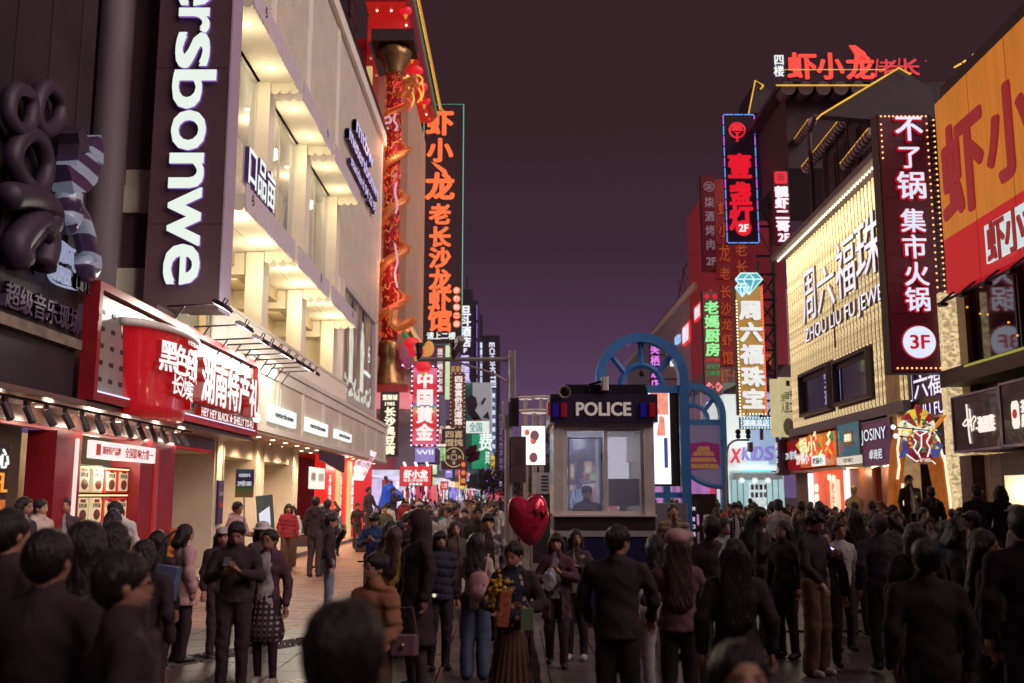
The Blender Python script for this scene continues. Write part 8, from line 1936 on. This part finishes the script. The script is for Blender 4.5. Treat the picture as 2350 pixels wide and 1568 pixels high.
# px, py: top of the head in the picture; Y: distance; yaw 0 faces the camera, 180 away, 90 faces right, -90 left
NEAR = [
 (545, 1195, 10.4, 8, 'man in black jacket looking down at the phone in both hands', dict(H=1.74, al='phone', ar='phone', hp=22, tc='black', bc='black', h=.013, w=1.05)),
 (619, 1216, 10.8, -4, 'woman with glasses, white sweater and short plaid skirt', dict(H=1.62, fem=1, open=.085, ic='pale', tc='plum', bottom='skirt_short', bc='plaid_brown', hair='bun', glasses=1, hy=-12, h=.013, ws=1, hood='down', tn='jacket', al='down', ar='pocket', stride=.12)),
 (757, 1178, 15.9, 100, 'man in black jacket and blue jeans with his hand at his mouth', dict(H=1.73, al='mouth', ar='down', tc='black', bc='jean', h=.014, hp=14, bottom='jeans')),
 (862, 1271, 7.6, -28, 'woman in orange-brown puffer jacket turning left', dict(H=1.56, fem=1, top='puffer', tc='rust', bc='brown', hair='bun', hy=-22, h=.011, al='fore', ar='down', puff=.13)),
 (957, 1176, 10.6, -55, 'tall man in long black coat with its hood up', dict(H=1.80, top='coat', tc='black', hood='up', hem=.45, h=.013, hy=-10, w=1.12, al='down', ar='down')),
 (1010, 1219, 11.8, 20, 'long-haired woman in blue-violet puffer behind the hooded man', dict(H=1.6, fem=1, top='puffer', tc='navy', hair='long', bangs=1, bc='black', h=.014)),
 (1045, 1196, 14.6, 12, 'smiling long-haired woman in olive coat and pale jeans', dict(H=1.63, fem=1, top='coat', hem=.7, tc='olive', open=.05, ic='plum', hair='long', front=1, bc='pale', stride=.5, ws=1, h=.014, brown=1)),
 (1096, 1163, 17.4, 5, 'tall man in olive bomber jacket behind the denim-jacket man', dict(H=1.8, tc='olive', open=.04, ic='char', hair='short', h=.014)),
 (1120, 1180, 13.6, 4, 'young man in patterned grey jacket over a black shirt', dict(H=1.75, tc='camo', open=.085, ic='black', hair='fringe', h=.013, w=1.05)),
 (1092, 1225, 11.2, 176, 'woman seen from behind in white knit with pink backpack', dict(H=1.58, fem=1, top='sweater', tc='cream', sleeve=.5, hair='long', bc='denim', bottom='wide', h=.013, face=0, al='fore')),
 (1181, 1242, 8.8, -8, 'woman in floral top and open black coat holding flowers and a parcel', dict(H=1.6, fem=1, top='coat', hem=.42, tc='black', open=.15, ic='floral', hair='bun', bottom='skirt_long', bc='brown', al='hold', ar='hold', hp=16, hy=-14, h=.011, w=1.1, inner_collar=1)),
 (1276, 1225, 12.0, -6, 'woman in open brown coat carrying a clear plastic bag', dict(H=1.58, fem=1, top='coat', hem=.62, tc='plum', open=.07, ic='ash', hair='long', bangs=1, bc='black', al='phone', ar='hold', h=.013, stride=.35, ws=0)),
 (1320, 1216, 12.5, -10, 'woman with long curly hair looking right beside the booth', dict(H=1.59, fem=1, top='jacket', tc='char', open=.03, ic='beige', hair='long', front=1, bc='black', hy=20, h=.013, ws=1, al='chest')),
 (1413, 1206, 8.05, 168, 'broad man in black jacket seen from behind, head turned right', dict(H=1.76, tc='black', bc='black', hy=-40, hp=10, w=1.28, h=.012, hem=.86, face=0, ar='fore', al='fore')),
 (1553, 1226, 8.7, 178, 'long-haired woman in pink beret and brown knit, seen from behind', dict(H=1.68, fem=1, top='sweater', tc='mauve', hair='vlong', brown=1, hat='beret', hc='pink', bc='black', bottom='trousers', w=1.2, wide=1.1, h=.012, face=0, al='hold', ar='fore', hem=.88)),
 (1545, 1158, 17.2, -10, 'man in open khaki down jacket looking upwards beside the booth', dict(H=1.79, top='puffer', tc='khaki', open=.07, ic='plum', hp=-20, hy=12, h=.014, hood='down')),
 (1500, 1230, 9.9, -150, 'person in white ribbed top hidden behind the pink beret woman', dict(H=1.55, fem=1, top='sweater', tc='pale', hair='long', bc='pale', h=.018, face=0)),
 (150, 1143, 17.4, 30, 'older man in black leather jacket outside the snack shop', dict(H=1.84, tc='char', open=.04, ic='ash', h=.014)),
 (96, 1146, 15.8, 75, 'boy in pale cream hooded jacket outside the snack shop', dict(H=1.82, top='hoodie', tc='cream', h=.014)),
 (60, 1142, 14.5, 80, 'dark-haired woman in profile at the snack shop corner', dict(H=1.86, fem=1, hair='long', tc='black', h=.016)),
 (273, 1150, 15.4, 195, 'boy in white hoodie bending at the snack shop counter', dict(H=1.8, top='hoodie', tc='white', hair='short', h=.014, al='fore', ar='fore', hp=24, hy=60)),
 (262, 1168, 14.6, 190, 'person with raised orange sleeve at the snack shop counter', dict(H=1.72, fem=1, tc='orange', hair='bob', h=.018, face=0)),
 (366, 1219, 10.4, 168, 'long-haired woman from behind with a blue-grey shoulder bag', dict(H=1.62, fem=1, tc='black', hair='long', bc='black', h=.013, face=0)),
 (428, 1204, 12.3, 130, 'woman in loose pink fleece jacket near the store step', dict(H=1.64, fem=1, top='puffer', puff=.4, tc='pink', hair='bob', bc='black', al='fore', h=.013, hem=.72, wide=1.15)),
 (397, 1217, 14.2, -120, 'child in orange hood beside the pink fleece woman', dict(H=1.5, top='hoodie', tc='orange', hood='up', h=.018)),
 (545, 1152, 18.0, 60, 'woman in salmon hoodie reading her phone on the store step', dict(H=1.66, fem=1, top='hoodie', tc='pink', hair='bun', al='hold', ar='hold', hp=12, h=.014, bc='black')),
 (604, 1200, 13.6, 30, 'person in white bucket hat behind the woman with glasses', dict(H=1.62, fem=1, hair='bob', hat='bucket', hc='white', tc='char', h=.014)),
 (512, 1212, 12.6, 20, 'person in white cap behind the phone man', dict(H=1.58, hair='bob', hat='cap', hc='pale', tc='black', h=.016)),
 (860, 1176, 17.6, -5, 'boy in bright blue sports jacket looking at his phone', dict(H=1.7, tc='blue', bc='black', al='phone', ar='phone', hp=24, h=.014, hair='fringe', ws=1)),
 (908, 1209, 12.6, 150, 'woman with long brown hair and mustard scarf, seen from behind', dict(H=1.61, fem=1, hair='vlong', brown=1, tc='yellow', bc='black', h=.014, face=0)),
 (898, 1196, 14.0, 165, 'woman with shoulder-length hair in grey coat walking away', dict(H=1.64, fem=1, hair='bob', tc='grey', top='coat', h=.018, face=0)),
 (726, 1140, 25, 172, 'man in black hooded jacket standing at the snack stall', dict(H=1.9, top='hoodie', tc='black', h=.018, face=0)),
 (752, 1146, 25.8, 178, 'smaller person in black at the snack stall', dict(H=1.82, tc='char', h=.018, face=0)),
 (847, 1118, 36, 60, 'man in black suit standing raised above the crowd by the red shop', dict(H=1.78, tc='char', h=.018, al='fore')),
 (903, 1119, 37, 80, 'man in dark suit raised above the crowd with his arm outstretched', dict(H=1.78, tc='black', h=.018, al='out', ar='mouth')),
 (1687, 1154, 20.5, 4, 'young man in checked shirt over a white tee by the arch', dict(H=1.85, top='shirt', tc='plaid', open=.05, ic='white', h=.014, hair='fringe')),
 (1784, 1147, 21, 180, 'person in white jacket seen from behind in the right crowd', dict(H=1.88, tc='white', h=.016, face=0, hair='short')),
 (1746, 1165, 13.6, 70, 'man in black jacket in profile, hand raised at his chest', dict(H=1.83, tc='black', open=.03, ic='beige', h=.013, ar='chest', bc='black')),
 (1796, 1196, 12.6, -50, 'pony-tailed woman in profile wearing a black jacket', dict(H=1.67, fem=1, tc='black', hair='long', h=.013, bc='black')),
 (1862, 1170, 11.4, 40, 'tall curly-haired man in black jacket and brown trousers looking down', dict(H=1.83, tc='black', bc='brown', hair='curly', hp=26, al='phone', ar='fore', ws=1, h=.012, bottom='wide', w=1.1)),
 (1890, 1212, 12.0, -6, 'woman in black coat with cream hood cords lit by her phone', dict(H=1.61, fem=1, top='hoodie', tc='black', open=.03, ic='cream', hair='bun', al='down', ar='down', h=.013, hp=8)),
 (1926, 1199, 13.2, 6, 'girl in white turtleneck in the right crowd', dict(H=1.65, fem=1, top='sweater', tc='white', hair='bun', h=.013, inner_collar=1)),
 (2016, 1180, 11.8, 178, 'fair-haired man from behind with a hand over his head', dict(H=1.78, tc='char', brown=1, h=.014, ar='head', face=0, w=1.15)),
 (2096, 1203, 9.4, 180, 'long-haired woman with cream fur sleeves and pleated rose skirt from behind', dict(H=1.73, fem=1, top='puffer', puff=.3, tc='black', hair='vlong', bottom='skirt_long', bc='mauve', h=.013, face=0, w=1.15)),
 (2259, 1219, 7.6, 60, 'dark-coated woman with wavy hair near the right edge', dict(H=1.72, fem=1, tc='black', top='coat', hair='long', front=1, h=.014, open=.05, ic='mauve')),
 (2344, 1163, 7.2, 170, 'tall dark figure cut by the right edge', dict(H=1.9, tc='black', hair='short', h=.02, face=0, w=1.2)),
 (1683, 1238, 7.4, 172, 'large long-haired woman in black coat from behind, right of the knit sweater', dict(H=1.67, fem=1, tc='black', top='coat', hair='vlong', h=.015, face=0, w=1.25)),
 (1632, 1186, 10.2, 178, 'man in black from behind beneath the nearer arch leg', dict(H=1.78, tc='black', h=.016, face=0, w=1.15)),
 (1660, 1190, 12.8, 30, 'man in pale blue jacket half hidden by the arch leg', dict(H=1.7, tc='silver', h=.018)),
 (2086, 1091, 23, 6, 'young man in dark suit raised on a step under the lion arch', dict(H=1.76, tc='black', open=.05, ic='white', bc='black', h=.014)),
 (2135, 1118, 21, 176, 'person in hooded black jacket before the white LED panel', dict(H=1.76, top='hoodie', tc='black', h=.016, face=0)),
 (2239, 1113, 18, 178, 'dark figure reaching out towards the clothes shop', dict(H=1.78, tc='black', h=.016, face=0, ar='out', al='fore')),
 (2293, 1116, 18, 172, 'woman in black bob silhouetted against the clothes shop', dict(H=1.74, fem=1, tc='black', hair='bob', h=.016, face=0)),
 (1880, 1156, 16.5, 182, 'man in black tee with broad shoulders seen from behind', dict(H=1.85, tc='black', h=.016, face=0, w=1.15)),
 (1960, 1172, 14.6, 185, 'woman with straight long hair from behind in the right crowd', dict(H=1.75, fem=1, tc='black', hair='vlong', h=.016, face=0)),
 (2010, 1170, 17.5, 10, 'woman in lilac jacket laughing among the right crowd', dict(H=1.72, fem=1, tc='lilac', hair='long', h=.016)),
 (2060, 1176, 15.6, -12, 'woman with open mouth under the lion arch', dict(H=1.72, fem=1, tc='grey', hair='bob', h=.016)),
 (1725, 1180, 15.5, 175, 'long-haired woman in dark plum coat from behind', dict(H=1.68, fem=1, tc='plum', hair='long', h=.016, face=0)),
 (2170, 1196, 11.4, 178, 'man in dark blue denim jacket near the arch leg, from behind', dict(H=1.74, tc='denim', h=.016, face=0)),
 (2200, 1188, 10.2, 95, 'woman in black with glinting earring in profile', dict(H=1.72, fem=1, tc='black', hair='bob', h=.016)),
 (795, 1382, 2.25, 180, 'head of a dark-haired person close to the camera, seen from behind', dict(H=1.76, tc='black', hair='short', h=.012, face=0, hands=0)),
 (1702, 1482, 2.75, 4, 'face of a person close to the camera cut by the bottom edge', dict(H=1.56, fem=1, tc='black', hair='bun', h=.012, hands=0, w=.9, hp=-10)),
 (292, 1268, 4.0, 118, 'bespectacled man close to the camera at lower left, turned mostly away', dict(H=1.82, tc='black', glasses=1, top='coat', h=.013, w=1.2, hands=0)),
 (205, 1200, 5.2, 165, 'long-haired woman from behind in the shadow at lower left', dict(H=1.86, fem=1, tc='black', hair='long', h=.015, hands=0, face=0)),
 (120, 1218, 4.4, 170, 'dark figure from behind at lower left', dict(H=1.84, tc='black', hair='short', h=.018, face=0, w=1.2, hands=0)),
 (30, 1172, 5.6, 150, 'dark figure with strap across the back at the left edge', dict(H=1.92, tc='black', hair='short', h=.018, face=0, w=1.2, hands=0)),
 (268, 1200, 7.4, 178, 'dark-haired person from behind in the left shadow', dict(H=1.8, tc='char', hair='bob', h=.018, face=0, hands=0)),
 (335, 1240, 8.0, 175, 'shorter dark figure from behind next to the shoulder bag woman', dict(H=1.64, tc='black', hair='bob', h=.018, face=0, hands=0, w=1.1)),
 (2120, 1240, 6.6, 175, 'dark broad figure from behind at lower right', dict(H=1.7, tc='black', hair='short', h=.018, face=0, hands=0, w=1.2)),
]
ground_z = {545: .1}
PN = {}
for i, (px, py, Y, yaw, lab, P) in enumerate(NEAR):
 P['seed'] = i + 5
 p_ = at(px, py, Y); zf = p_.z - P['H']; zf = max(.03, zf)
 if 0 < p_.z - P['H'] < .03: zf = .03
 H = p_.z - .03 if abs(p_.z - .03 - P['H']) < .12 else P['H']; P['H'] = H
 if P['H'] == H: zf = max(.03, p_.z - H)
 PN[px] = place(build_person(P), p_.x, Y, R(yaw), lab, None, zf)
 if zf > .2:
  st2 = thing('standing_box', 'dark step box under the ' + ' '.join(lab.split()[:9]), 'step', (p_.x, Y, 0)); B().bbox(-.4, .4, -.3, .3, .02, zf - .005, .02).to('box', BLACKP, st2)
# officer behind the booth window
off_ = place(build_person(dict(H=1.62, tc='navy', bc='navy', hat='cap', hc='navy', h=.013, w=1.1, seed=3, hy=-8, tn='uniform')), at(1347, 1112, 16.75).x, 16.75, R(10), 'police officer in dark cap looking out of the booth window', None, .03)
off_.location.z = at(1347, 1112, 16.75).z - 1.66
# ------------------------------------------------------------------ things people carry
def carried(name, lab, cat, p, rz=0): return thing(name, lab, cat, p, rz)
p_ = at(521, 1290, 10.12); ph = carried('phone', 'black phone held by the man in black jacket', 'phone', p_); B().bbox(-.037, .037, -.075, .075, -.004, .004, .01).to('case', BLACKP, ph); B().box(-.033, .033, -.07, .07, .0041, .005).to('screen', glow('phone_dim', (40, 34, 44), .4), ph); ph.rotation_euler = (R(35), 0, R(10))
p_ = at(1900, 1262, 11.6); ph = carried('phone', 'lit lilac phone glowing in the right crowd', 'phone', p_); B().bbox(-.075, .075, -.037, .037, -.004, .004, .01).to('case', BLACKP, ph); B().box(-.07, .07, -.033, .033, .0041, .006).to('screen', glow('phone_bright', (200, 170, 250), 2.0, sample=True), ph); ph.rotation_euler = (R(20), R(-12), R(20)); lamp(ph, (0, 0, .08), .5, (.7, .6, 1), .03)
p_ = at(1098, 1338, 11.35); bp = carried('backpack', 'pink backpack on the woman in white knit', 'backpack', (PN[1092].location.x + .02, PN[1092].location.y - .2, p_.z), R(-4))
bp.location = (PN[1092].location.x + .04, PN[1092].location.y - .19, 1.03)
bp.rotation_euler = (0, 0, 0)
me = sculpt('bag', [E_((0, 0, 0), (.13, .07, .17), None, .03), E_((0, -.05, -.06), (.09, .04, .07), None, .03)], .012, None); me.materials.append(CL['pink']); link('bag_body', me, bp)
B().tube([(-.07, .05, .12), (-.09, .12, .28), (-.1, .2, .33)], .014, 6).to('strap', CL['pink'], bp); B().tube([(.07, .05, .12), (.09, .12, .28), (.1, .2, .33)], .014, 6).to('strap', CL['pink'], bp); B().tube([(-.03, -.02, .16), (0, -.03, .2), (.03, -.02, .16)], .008, 6).to('handle', CL['pink'], bp)
bw = PN[1181].location
fl_ = carried('flower_bunch', 'small bunch of yellow flowers in front of the floral top', 'flowers', at(1140, 1352, 8.45)); b_ = B()
for k in range(60): b_.ball((rnd.gauss(0, .045), rnd.gauss(0, .03), rnd.gauss(0, .06)), rnd.uniform(.01, .02), 6, 4)
b_.to('blossoms', mat('petal_yellow', (.7, .42, .05), .6, 0, .4, 20), fl_, kind='stuff'); B().tube([(0, 0, -.05), (.02, 0, -.25)], .012, 6).to('stem', CL['olive'], fl_)
pc = carried('parcel', 'orange patterned parcel carried by the balloon woman', 'box', at(1158, 1380, 8.4)); B().bbox(-.05, .05, -.025, .025, -.2, .08, .01).to('box', mat('parcel_orange', (.42, .1, .04), .6, 0, .7, 30), pc); pc.rotation_euler = (0, R(6), R(10))
gb = carried('gift_bag', 'green paper gift bag hanging from her right arm', 'bag', at(1209, 1420, 8.35)); B().bbox(-.055, .055, -.02, .02, -.09, .08, .006).to('bag', mat('green_paper', (.16, .24, .12), .7, 0, .1), gb); B().tube([(-.03, 0, .08), (0, 0, .13), (.03, 0, .08)], .003, 5).to('handle', CL['cream'], gb)
pb2 = carried('plastic_bag', 'crumpled clear plastic bag in the hand of the brown-coat woman', 'bag', at(1262, 1330, 11.6)); me = sculpt('b', [E_((0, 0, 0), (.07, .05, .13), None, .03)], .01, lambda F_, X, Y, Z: F_ + .01 * np.sin(40 * X + 30 * Z) * np.sin(50 * Y + 20 * Z)); me.materials.append(mat('clear_bag', (.6, .6, .7), .15, 0, .1, alpha=.55, coat=.5)); link('bag', me, pb2)
sb = carried('shoulder_bag', 'blue-grey bag on the back of the long-haired woman', 'bag', at(372, 1335, 10.15)); B().bbox(-.17, .17, -.05, .05, -.16, .16, .03).to('bag_body', cloth('bagblue', (.1, .12, .22)), sb); B().tube([(-.12, 0, .15), (-.08, .08, .4), (.0, .12, .5)], .012, 6).to('strap', CL['navy'], sb); sb.rotation_euler = (0, R(8), 0)
hb3 = carried('handbag', 'pale quilted handbag below the orange-brown puffer', 'handbag', at(926, 1480, 7.5)); B().bbox(-.11, .11, -.04, .04, -.07, .07, .03).to('bag_body', CL['mauve'], hb3); B().ball((0, -.055, 0), .018, 8, 5).to('clasp', m_brz, hb3); B().tube([(-.12, 0, .08), (-.06, .03, .26), (.06, .03, .26), (.1, 0, .06)], .006, 6).to('strap', CL['mauve'], hb3)
wt = carried('wristwatch', 'pale wristwatch on the hooded man', 'watch', at(997, 1366, 10.3)); b_ = B(); b_.lathe([(.036, -.012), (.036, .012)], 0, 0, 14); b_.to('strap', METAL_G, wt); B().ball((0, -.036, 0), .02, 8, 5, (1, .4, 1)).to('dial', glow('watch_dial', (236, 226, 200), .9), wt)
# promotional sign on a stick over the doorway
sg = thing('handheld_sign', 'purple and green promotion board on a pole by the store door', 'sign', (at(561, 1110, 17.6).x, 17.6, 0))
z0 = at(561, 1142, 17.6).z; z1 = at(561, 1077, 17.6).z; hw_ = 21 / F_PX * 17.6
m_grd = mat('promo_print', (.1, .08, .2), .4, 0, 0); n = m_grd.node_tree; t_ = n.nodes.new('ShaderNodeTexCoord'); s3 = n.nodes.new('ShaderNodeSeparateXYZ'); r3 = n.nodes.new('ShaderNodeValToRGB'); m3 = n.nodes.new('ShaderNodeMapRange')
m3.inputs['From Min'].default_value = z0; m3.inputs['From Max'].default_value = z1; n.links.new(t_.outputs['Object'], s3.inputs[0]); n.links.new(s3.outputs['Z'], m3.inputs['Value']); n.links.new(m3.outputs[0], r3.inputs[0]); n.links.new(r3.outputs[0], n.nodes['Principled BSDF'].inputs['Base Color'])
r3.color_ramp.elements[0].color = (.45, .28, .08, 1); r3.color_ramp.elements[1].color = (.1, .25, .28, 1)
for p3, c3 in ((.3, (.16, .28, .1, 1)), (.55, (.06, .05, .16, 1)), (.8, (.1, .08, .22, 1))): x_ = r3.color_ramp.elements.new(p3); x_.color = c3
B().bbox(-hw_, hw_, 0, .03, z0, z1, .01).to('board', m_grd, sg); B().tube([(0, .015, z0), (.02, .1, .9)], .012, 6).to('pole', METAL_G, sg); word(sg, '299抢1000', 0, (z0 + z1) / 2, hw_ * 1.5, .1, SOFTWHITE, y=-.002, d=.004); word(sg, '充值送好礼', 0, (z0 + z1) / 2 + .14, hw_ * 1.3, .06, SOFTWHITE, y=-.002, d=.004)
s5 = thing('leaning_poster', 'tall narrow green poster stand beside the last doorway', 'poster', (at(624, 1180, 24).x, 24.0, 0)); zt6 = at(620, 1136, 24).z
B().bbox(-.2, .2, 0, .05, .15, zt6, .01).to('sheet', mat('poster_green', (.08, .12, .11), .5, 0, .3), s5); B().slab([(-.14, 1.15), (.12, 1.3), (.12, 1.75), (-.14, 1.6)][::-1], -.006, 0).to('print', SOFTWHITE, s5); word(s5, '招募', 0, .8, .3, .14, SOFTWHITE, y=-.004, d=.005); s5.rotation_euler = (0, R(-6), 0)
tb_ = thing('stall_table', 'dark table and chairs at the corner of the cream store', 'table', (at(700, 1230, 33).x, 33, 0)); B().box(-.5, .5, -.35, .35, .72, .76).to('tabletop', METAL_D, tb_)
for x_, y_ in ((-.45, -.3), (.45, -.3), (-.45, .3), (.45, .3)): B().tube([(x_, y_, .03), (x_, y_, .72)], .02, 6).to('leg', METAL_D, tb_)
sc_ = thing('kick_scooter', 'grey kick scooter beside the boy in blue', 'scooter', (at(838, 1285, 16.4).x, 16.4, 0)); B().tube([(0, 0, .1), (.02, 0, .95)], .018, 6).to('stem', METAL_G, sc_); B().box(-.2, .0, -.05, .05, .09, .12).to('deck', METAL_G, sc_); B().tube([(-.12, 0, .95), (.14, 0, .95)], .015, 6).to('handlebar', METAL_D, sc_)
for x_ in (.03, -.24): B().tube([(x_, -.015, .08), (x_, .015, .08)], .05, 12).to('wheel', METAL_D, sc_)
# blue inflatable arch figure by the red shop
bi = thing('blue_inflatable', 'bright blue curved inflatable figure above the crowd', 'inflatable', (at(885, 1160, 39).x, 39, 0)); me = sculpt('i', [C((.25, 0, .2), (-.15, 0, 1.2), .22, .25, 1, .1), C((-.15, 0, 1.2), (.1, 0, 2.2), .25, .24, 1, .1), C((.1, 0, 2.2), (.5, 0, 2.0), .24, .16, 1, .1)], .03, None); me.materials.append(mat('inflatable_blue', (.02, .1, .6), .3, 0, .1, emit=lin(40, 80, 220), estr=.3)); link('body', me, bi)
# ------------------------------------------------------------------ the crowd
protos = []
for i, P in enumerate((dict(H=1.74, hair='short', open=.04), dict(H=1.72, hair='fringe', top='hoodie'), dict(H=1.7, hair='short', top='puffer', stride=.4), dict(H=1.76, hair='curly', top='sweater', al='fore'), dict(H=1.62, fem=1, hair='long', top='coat'), dict(H=1.6, fem=1, hair='bob', open=.06, stride=.4),
                       dict(H=1.63, fem=1, hair='bun', top='sweater', al='phone', ar='phone', hp=14), dict(H=1.64, fem=1, hair='vlong', top='puffer', bangs=1), dict(H=1.72, hair='short', hat='cap', al='hold'), dict(H=1.68, hair='short', glasses=1, top='shirt', open=.05), dict(H=1.58, fem=1, hair='long', mask=1, open=.05), dict(H=1.75, hair='short', w=1.15, ar='head'))):
 P['seed'] = 60 + i; P['h'] = .021; P['hands'] = 0 if i not in (3, 8, 11) else 1; protos.append((P, build_person(P)))
 for nm, me, m_ in protos[-1][1]: me.materials.append(m_)
hairw = {'short': 'short-haired', 'fringe': 'fringed', 'curly': 'curly-haired', 'long': 'long-haired', 'bob': 'bob-haired', 'bun': 'hair-tied', 'vlong': 'very long-haired'}
topw = {'jacket': 'jacket', 'hoodie': 'hoodie', 'puffer': 'puffer', 'sweater': 'sweater', 'coat': 'coat', 'shirt': 'shirt'}
cname = {'char': 'charcoal', 'pale': 'off-white', 'ash': 'ash grey', 'silver': 'silver grey', 'rust': 'rust'}
dark = ['black', 'char', 'navy', 'black', 'char', 'plum', 'olive', 'grey', 'brown', 'black', 'denim', 'mauve']; light = ['white', 'cream', 'pale', 'lilac', 'beige', 'pink', 'silver', 'khaki', 'red', 'blue', 'ash', 'yellow']
taken = [(o.location.x, o.location.y) for o in PN.values()] + [(cxb, 16.6), (cxb, 17.4), (acx, 22), (acx2, 32), (po_x, 20)]
used_labels = set()
cr_rnd = random.Random(11)
def zone(x, y):
 if x < -3: return 'by the left shops' if y < 55 else 'by the lantern restaurant'
 if x < 2: return 'on the street left of the pole' if y < 40 else 'in the middle of the street'
 if y > 55: return 'below the mall wall' if x < 9 else 'before the kids store'
 if x < 6: return 'between the two arches' if y > 24 else 'right of the booth'
 return 'under the gold front' if y > 26 else 'near the lion arch'
def crowd(n, xr, yr, lightp, facep):
 k = 0; tries = 0
 while k < n and tries < n * 40:
  tries += 1
  y = yr[0] + (yr[1] - yr[0]) * cr_rnd.random() ** .9; x = cr_rnd.uniform(xr[0](y), xr[1](y))
  if any((x - a) ** 2 + (y - b) ** 2 < (.3 if y < 40 else .25) for a, b in taken): continue
  taken.append((x, y)); P, parts = cr_rnd.choice(protos)
  c = cr_rnd.choice(light if cr_rnd.random() < lightp else dark); away = cr_rnd.random() > facep
  yaw = R(cr_rnd.gauss(180 if away else 0, 28)); t = P.get('top', 'jacket')
  base = '%s %s in %s %s %s' % (hairw[P['hair']], 'woman' if P.get('fem') else 'man', cname.get(c, c), topw[t], 'walking away' if away else 'facing the camera')
  if P.get('hat'): base = base.replace('in ', 'with cap in ')
  if P.get('mask'): base = base.replace('in ', 'in face mask and ')
  bc = cr_rnd.choice(('black', 'char', 'denim', 'navy', 'brown'))
  dist = 'close' if y < 22 else ('halfway' if y < 36 else ('farther off' if y < 55 else 'far off'))
  for lab in (base + ' ' + zone(x, y), base + ' ' + dist + ' ' + zone(x, y), base + ' ' + dist + ' ' + zone(x, y) + ' in ' + bc + ' trousers'):
   if lab not in used_labels: break
  used_labels.add(lab); words_ = lab.split(); lab = ' '.join(words_[:16])
  over = {t: CL[c], P.get('tn', t): CL[c], 'trousers': CL[bc], 'body': SKIN[cr_rnd.randrange(3)]}
  if P.get('open'): over['shirt'] = CL[cr_rnd.choice(('white', 'char', 'grey', 'pale'))]
  if t == 'shirt': over = {k2: v2 for k2, v2 in over.items()}
  place(parts, x, y, yaw, lab, 'people in the street crowd', .03, cr_rnd.uniform(.95, 1.07), over); k += 1
crowd(38, (lambda y: -6.3, lambda y: -.2), (24, 46), .55, .75)
crowd(46, (lambda y: -6.3, lambda y: .6), (46, 95), .55, .7)
crowd(9, (lambda y: -2.2, lambda y: -.6), (17, 24), .4, .7)
crowd(52, (lambda y: 5.6, lambda y: 10.6), (16.5, 34), .5, .5)
crowd(34, (lambda y: 6.5, lambda y: 13.5), (34, 57), .45, .5)
crowd(10, (lambda y: 3.6, lambda y: 5.6), (24, 45), .4, .6)
crowd(12, (lambda y: 4.6, lambda y: 9.5), (12.5, 17), .15, .3)
# backpacks and shopping bags among the crowd
bpm = sculpt('bp', [E_((0, 0, 0), (.14, .075, .19), None, .03), E_((0, .05, -.06), (.1, .04, .08), None, .03)], .018, None)
carriers = [o for o in bpy.data.objects if o.name.split('.')[0] == 'person' and o.get('group') and abs(math.cos(o.rotation_euler.z) + 1) < .25 and o.location.y < 42]
for i, o in enumerate(carriers[:16]):
 c = ('red', 'grey', 'navy', 'cream', 'teal', 'lilac', 'orange', 'black')[i % 8]
 t = thing('backpack', c + ' backpack worn by the ' + ' '.join(o['label'].split()[:10]), 'backpack', (o.location.x, o.location.y - .2, 1.2 * o.scale.x), 0, 'backpacks in the crowd')
 b = link('bag_body', bpm, t, basis=Matrix.Rotation(R(180), 4, 'Z'));
 if not bpm.materials: bpm.materials.append(CL['grey'])
 b.material_slots[0].link = 'OBJECT'; b.material_slots[0].material = CL[c]
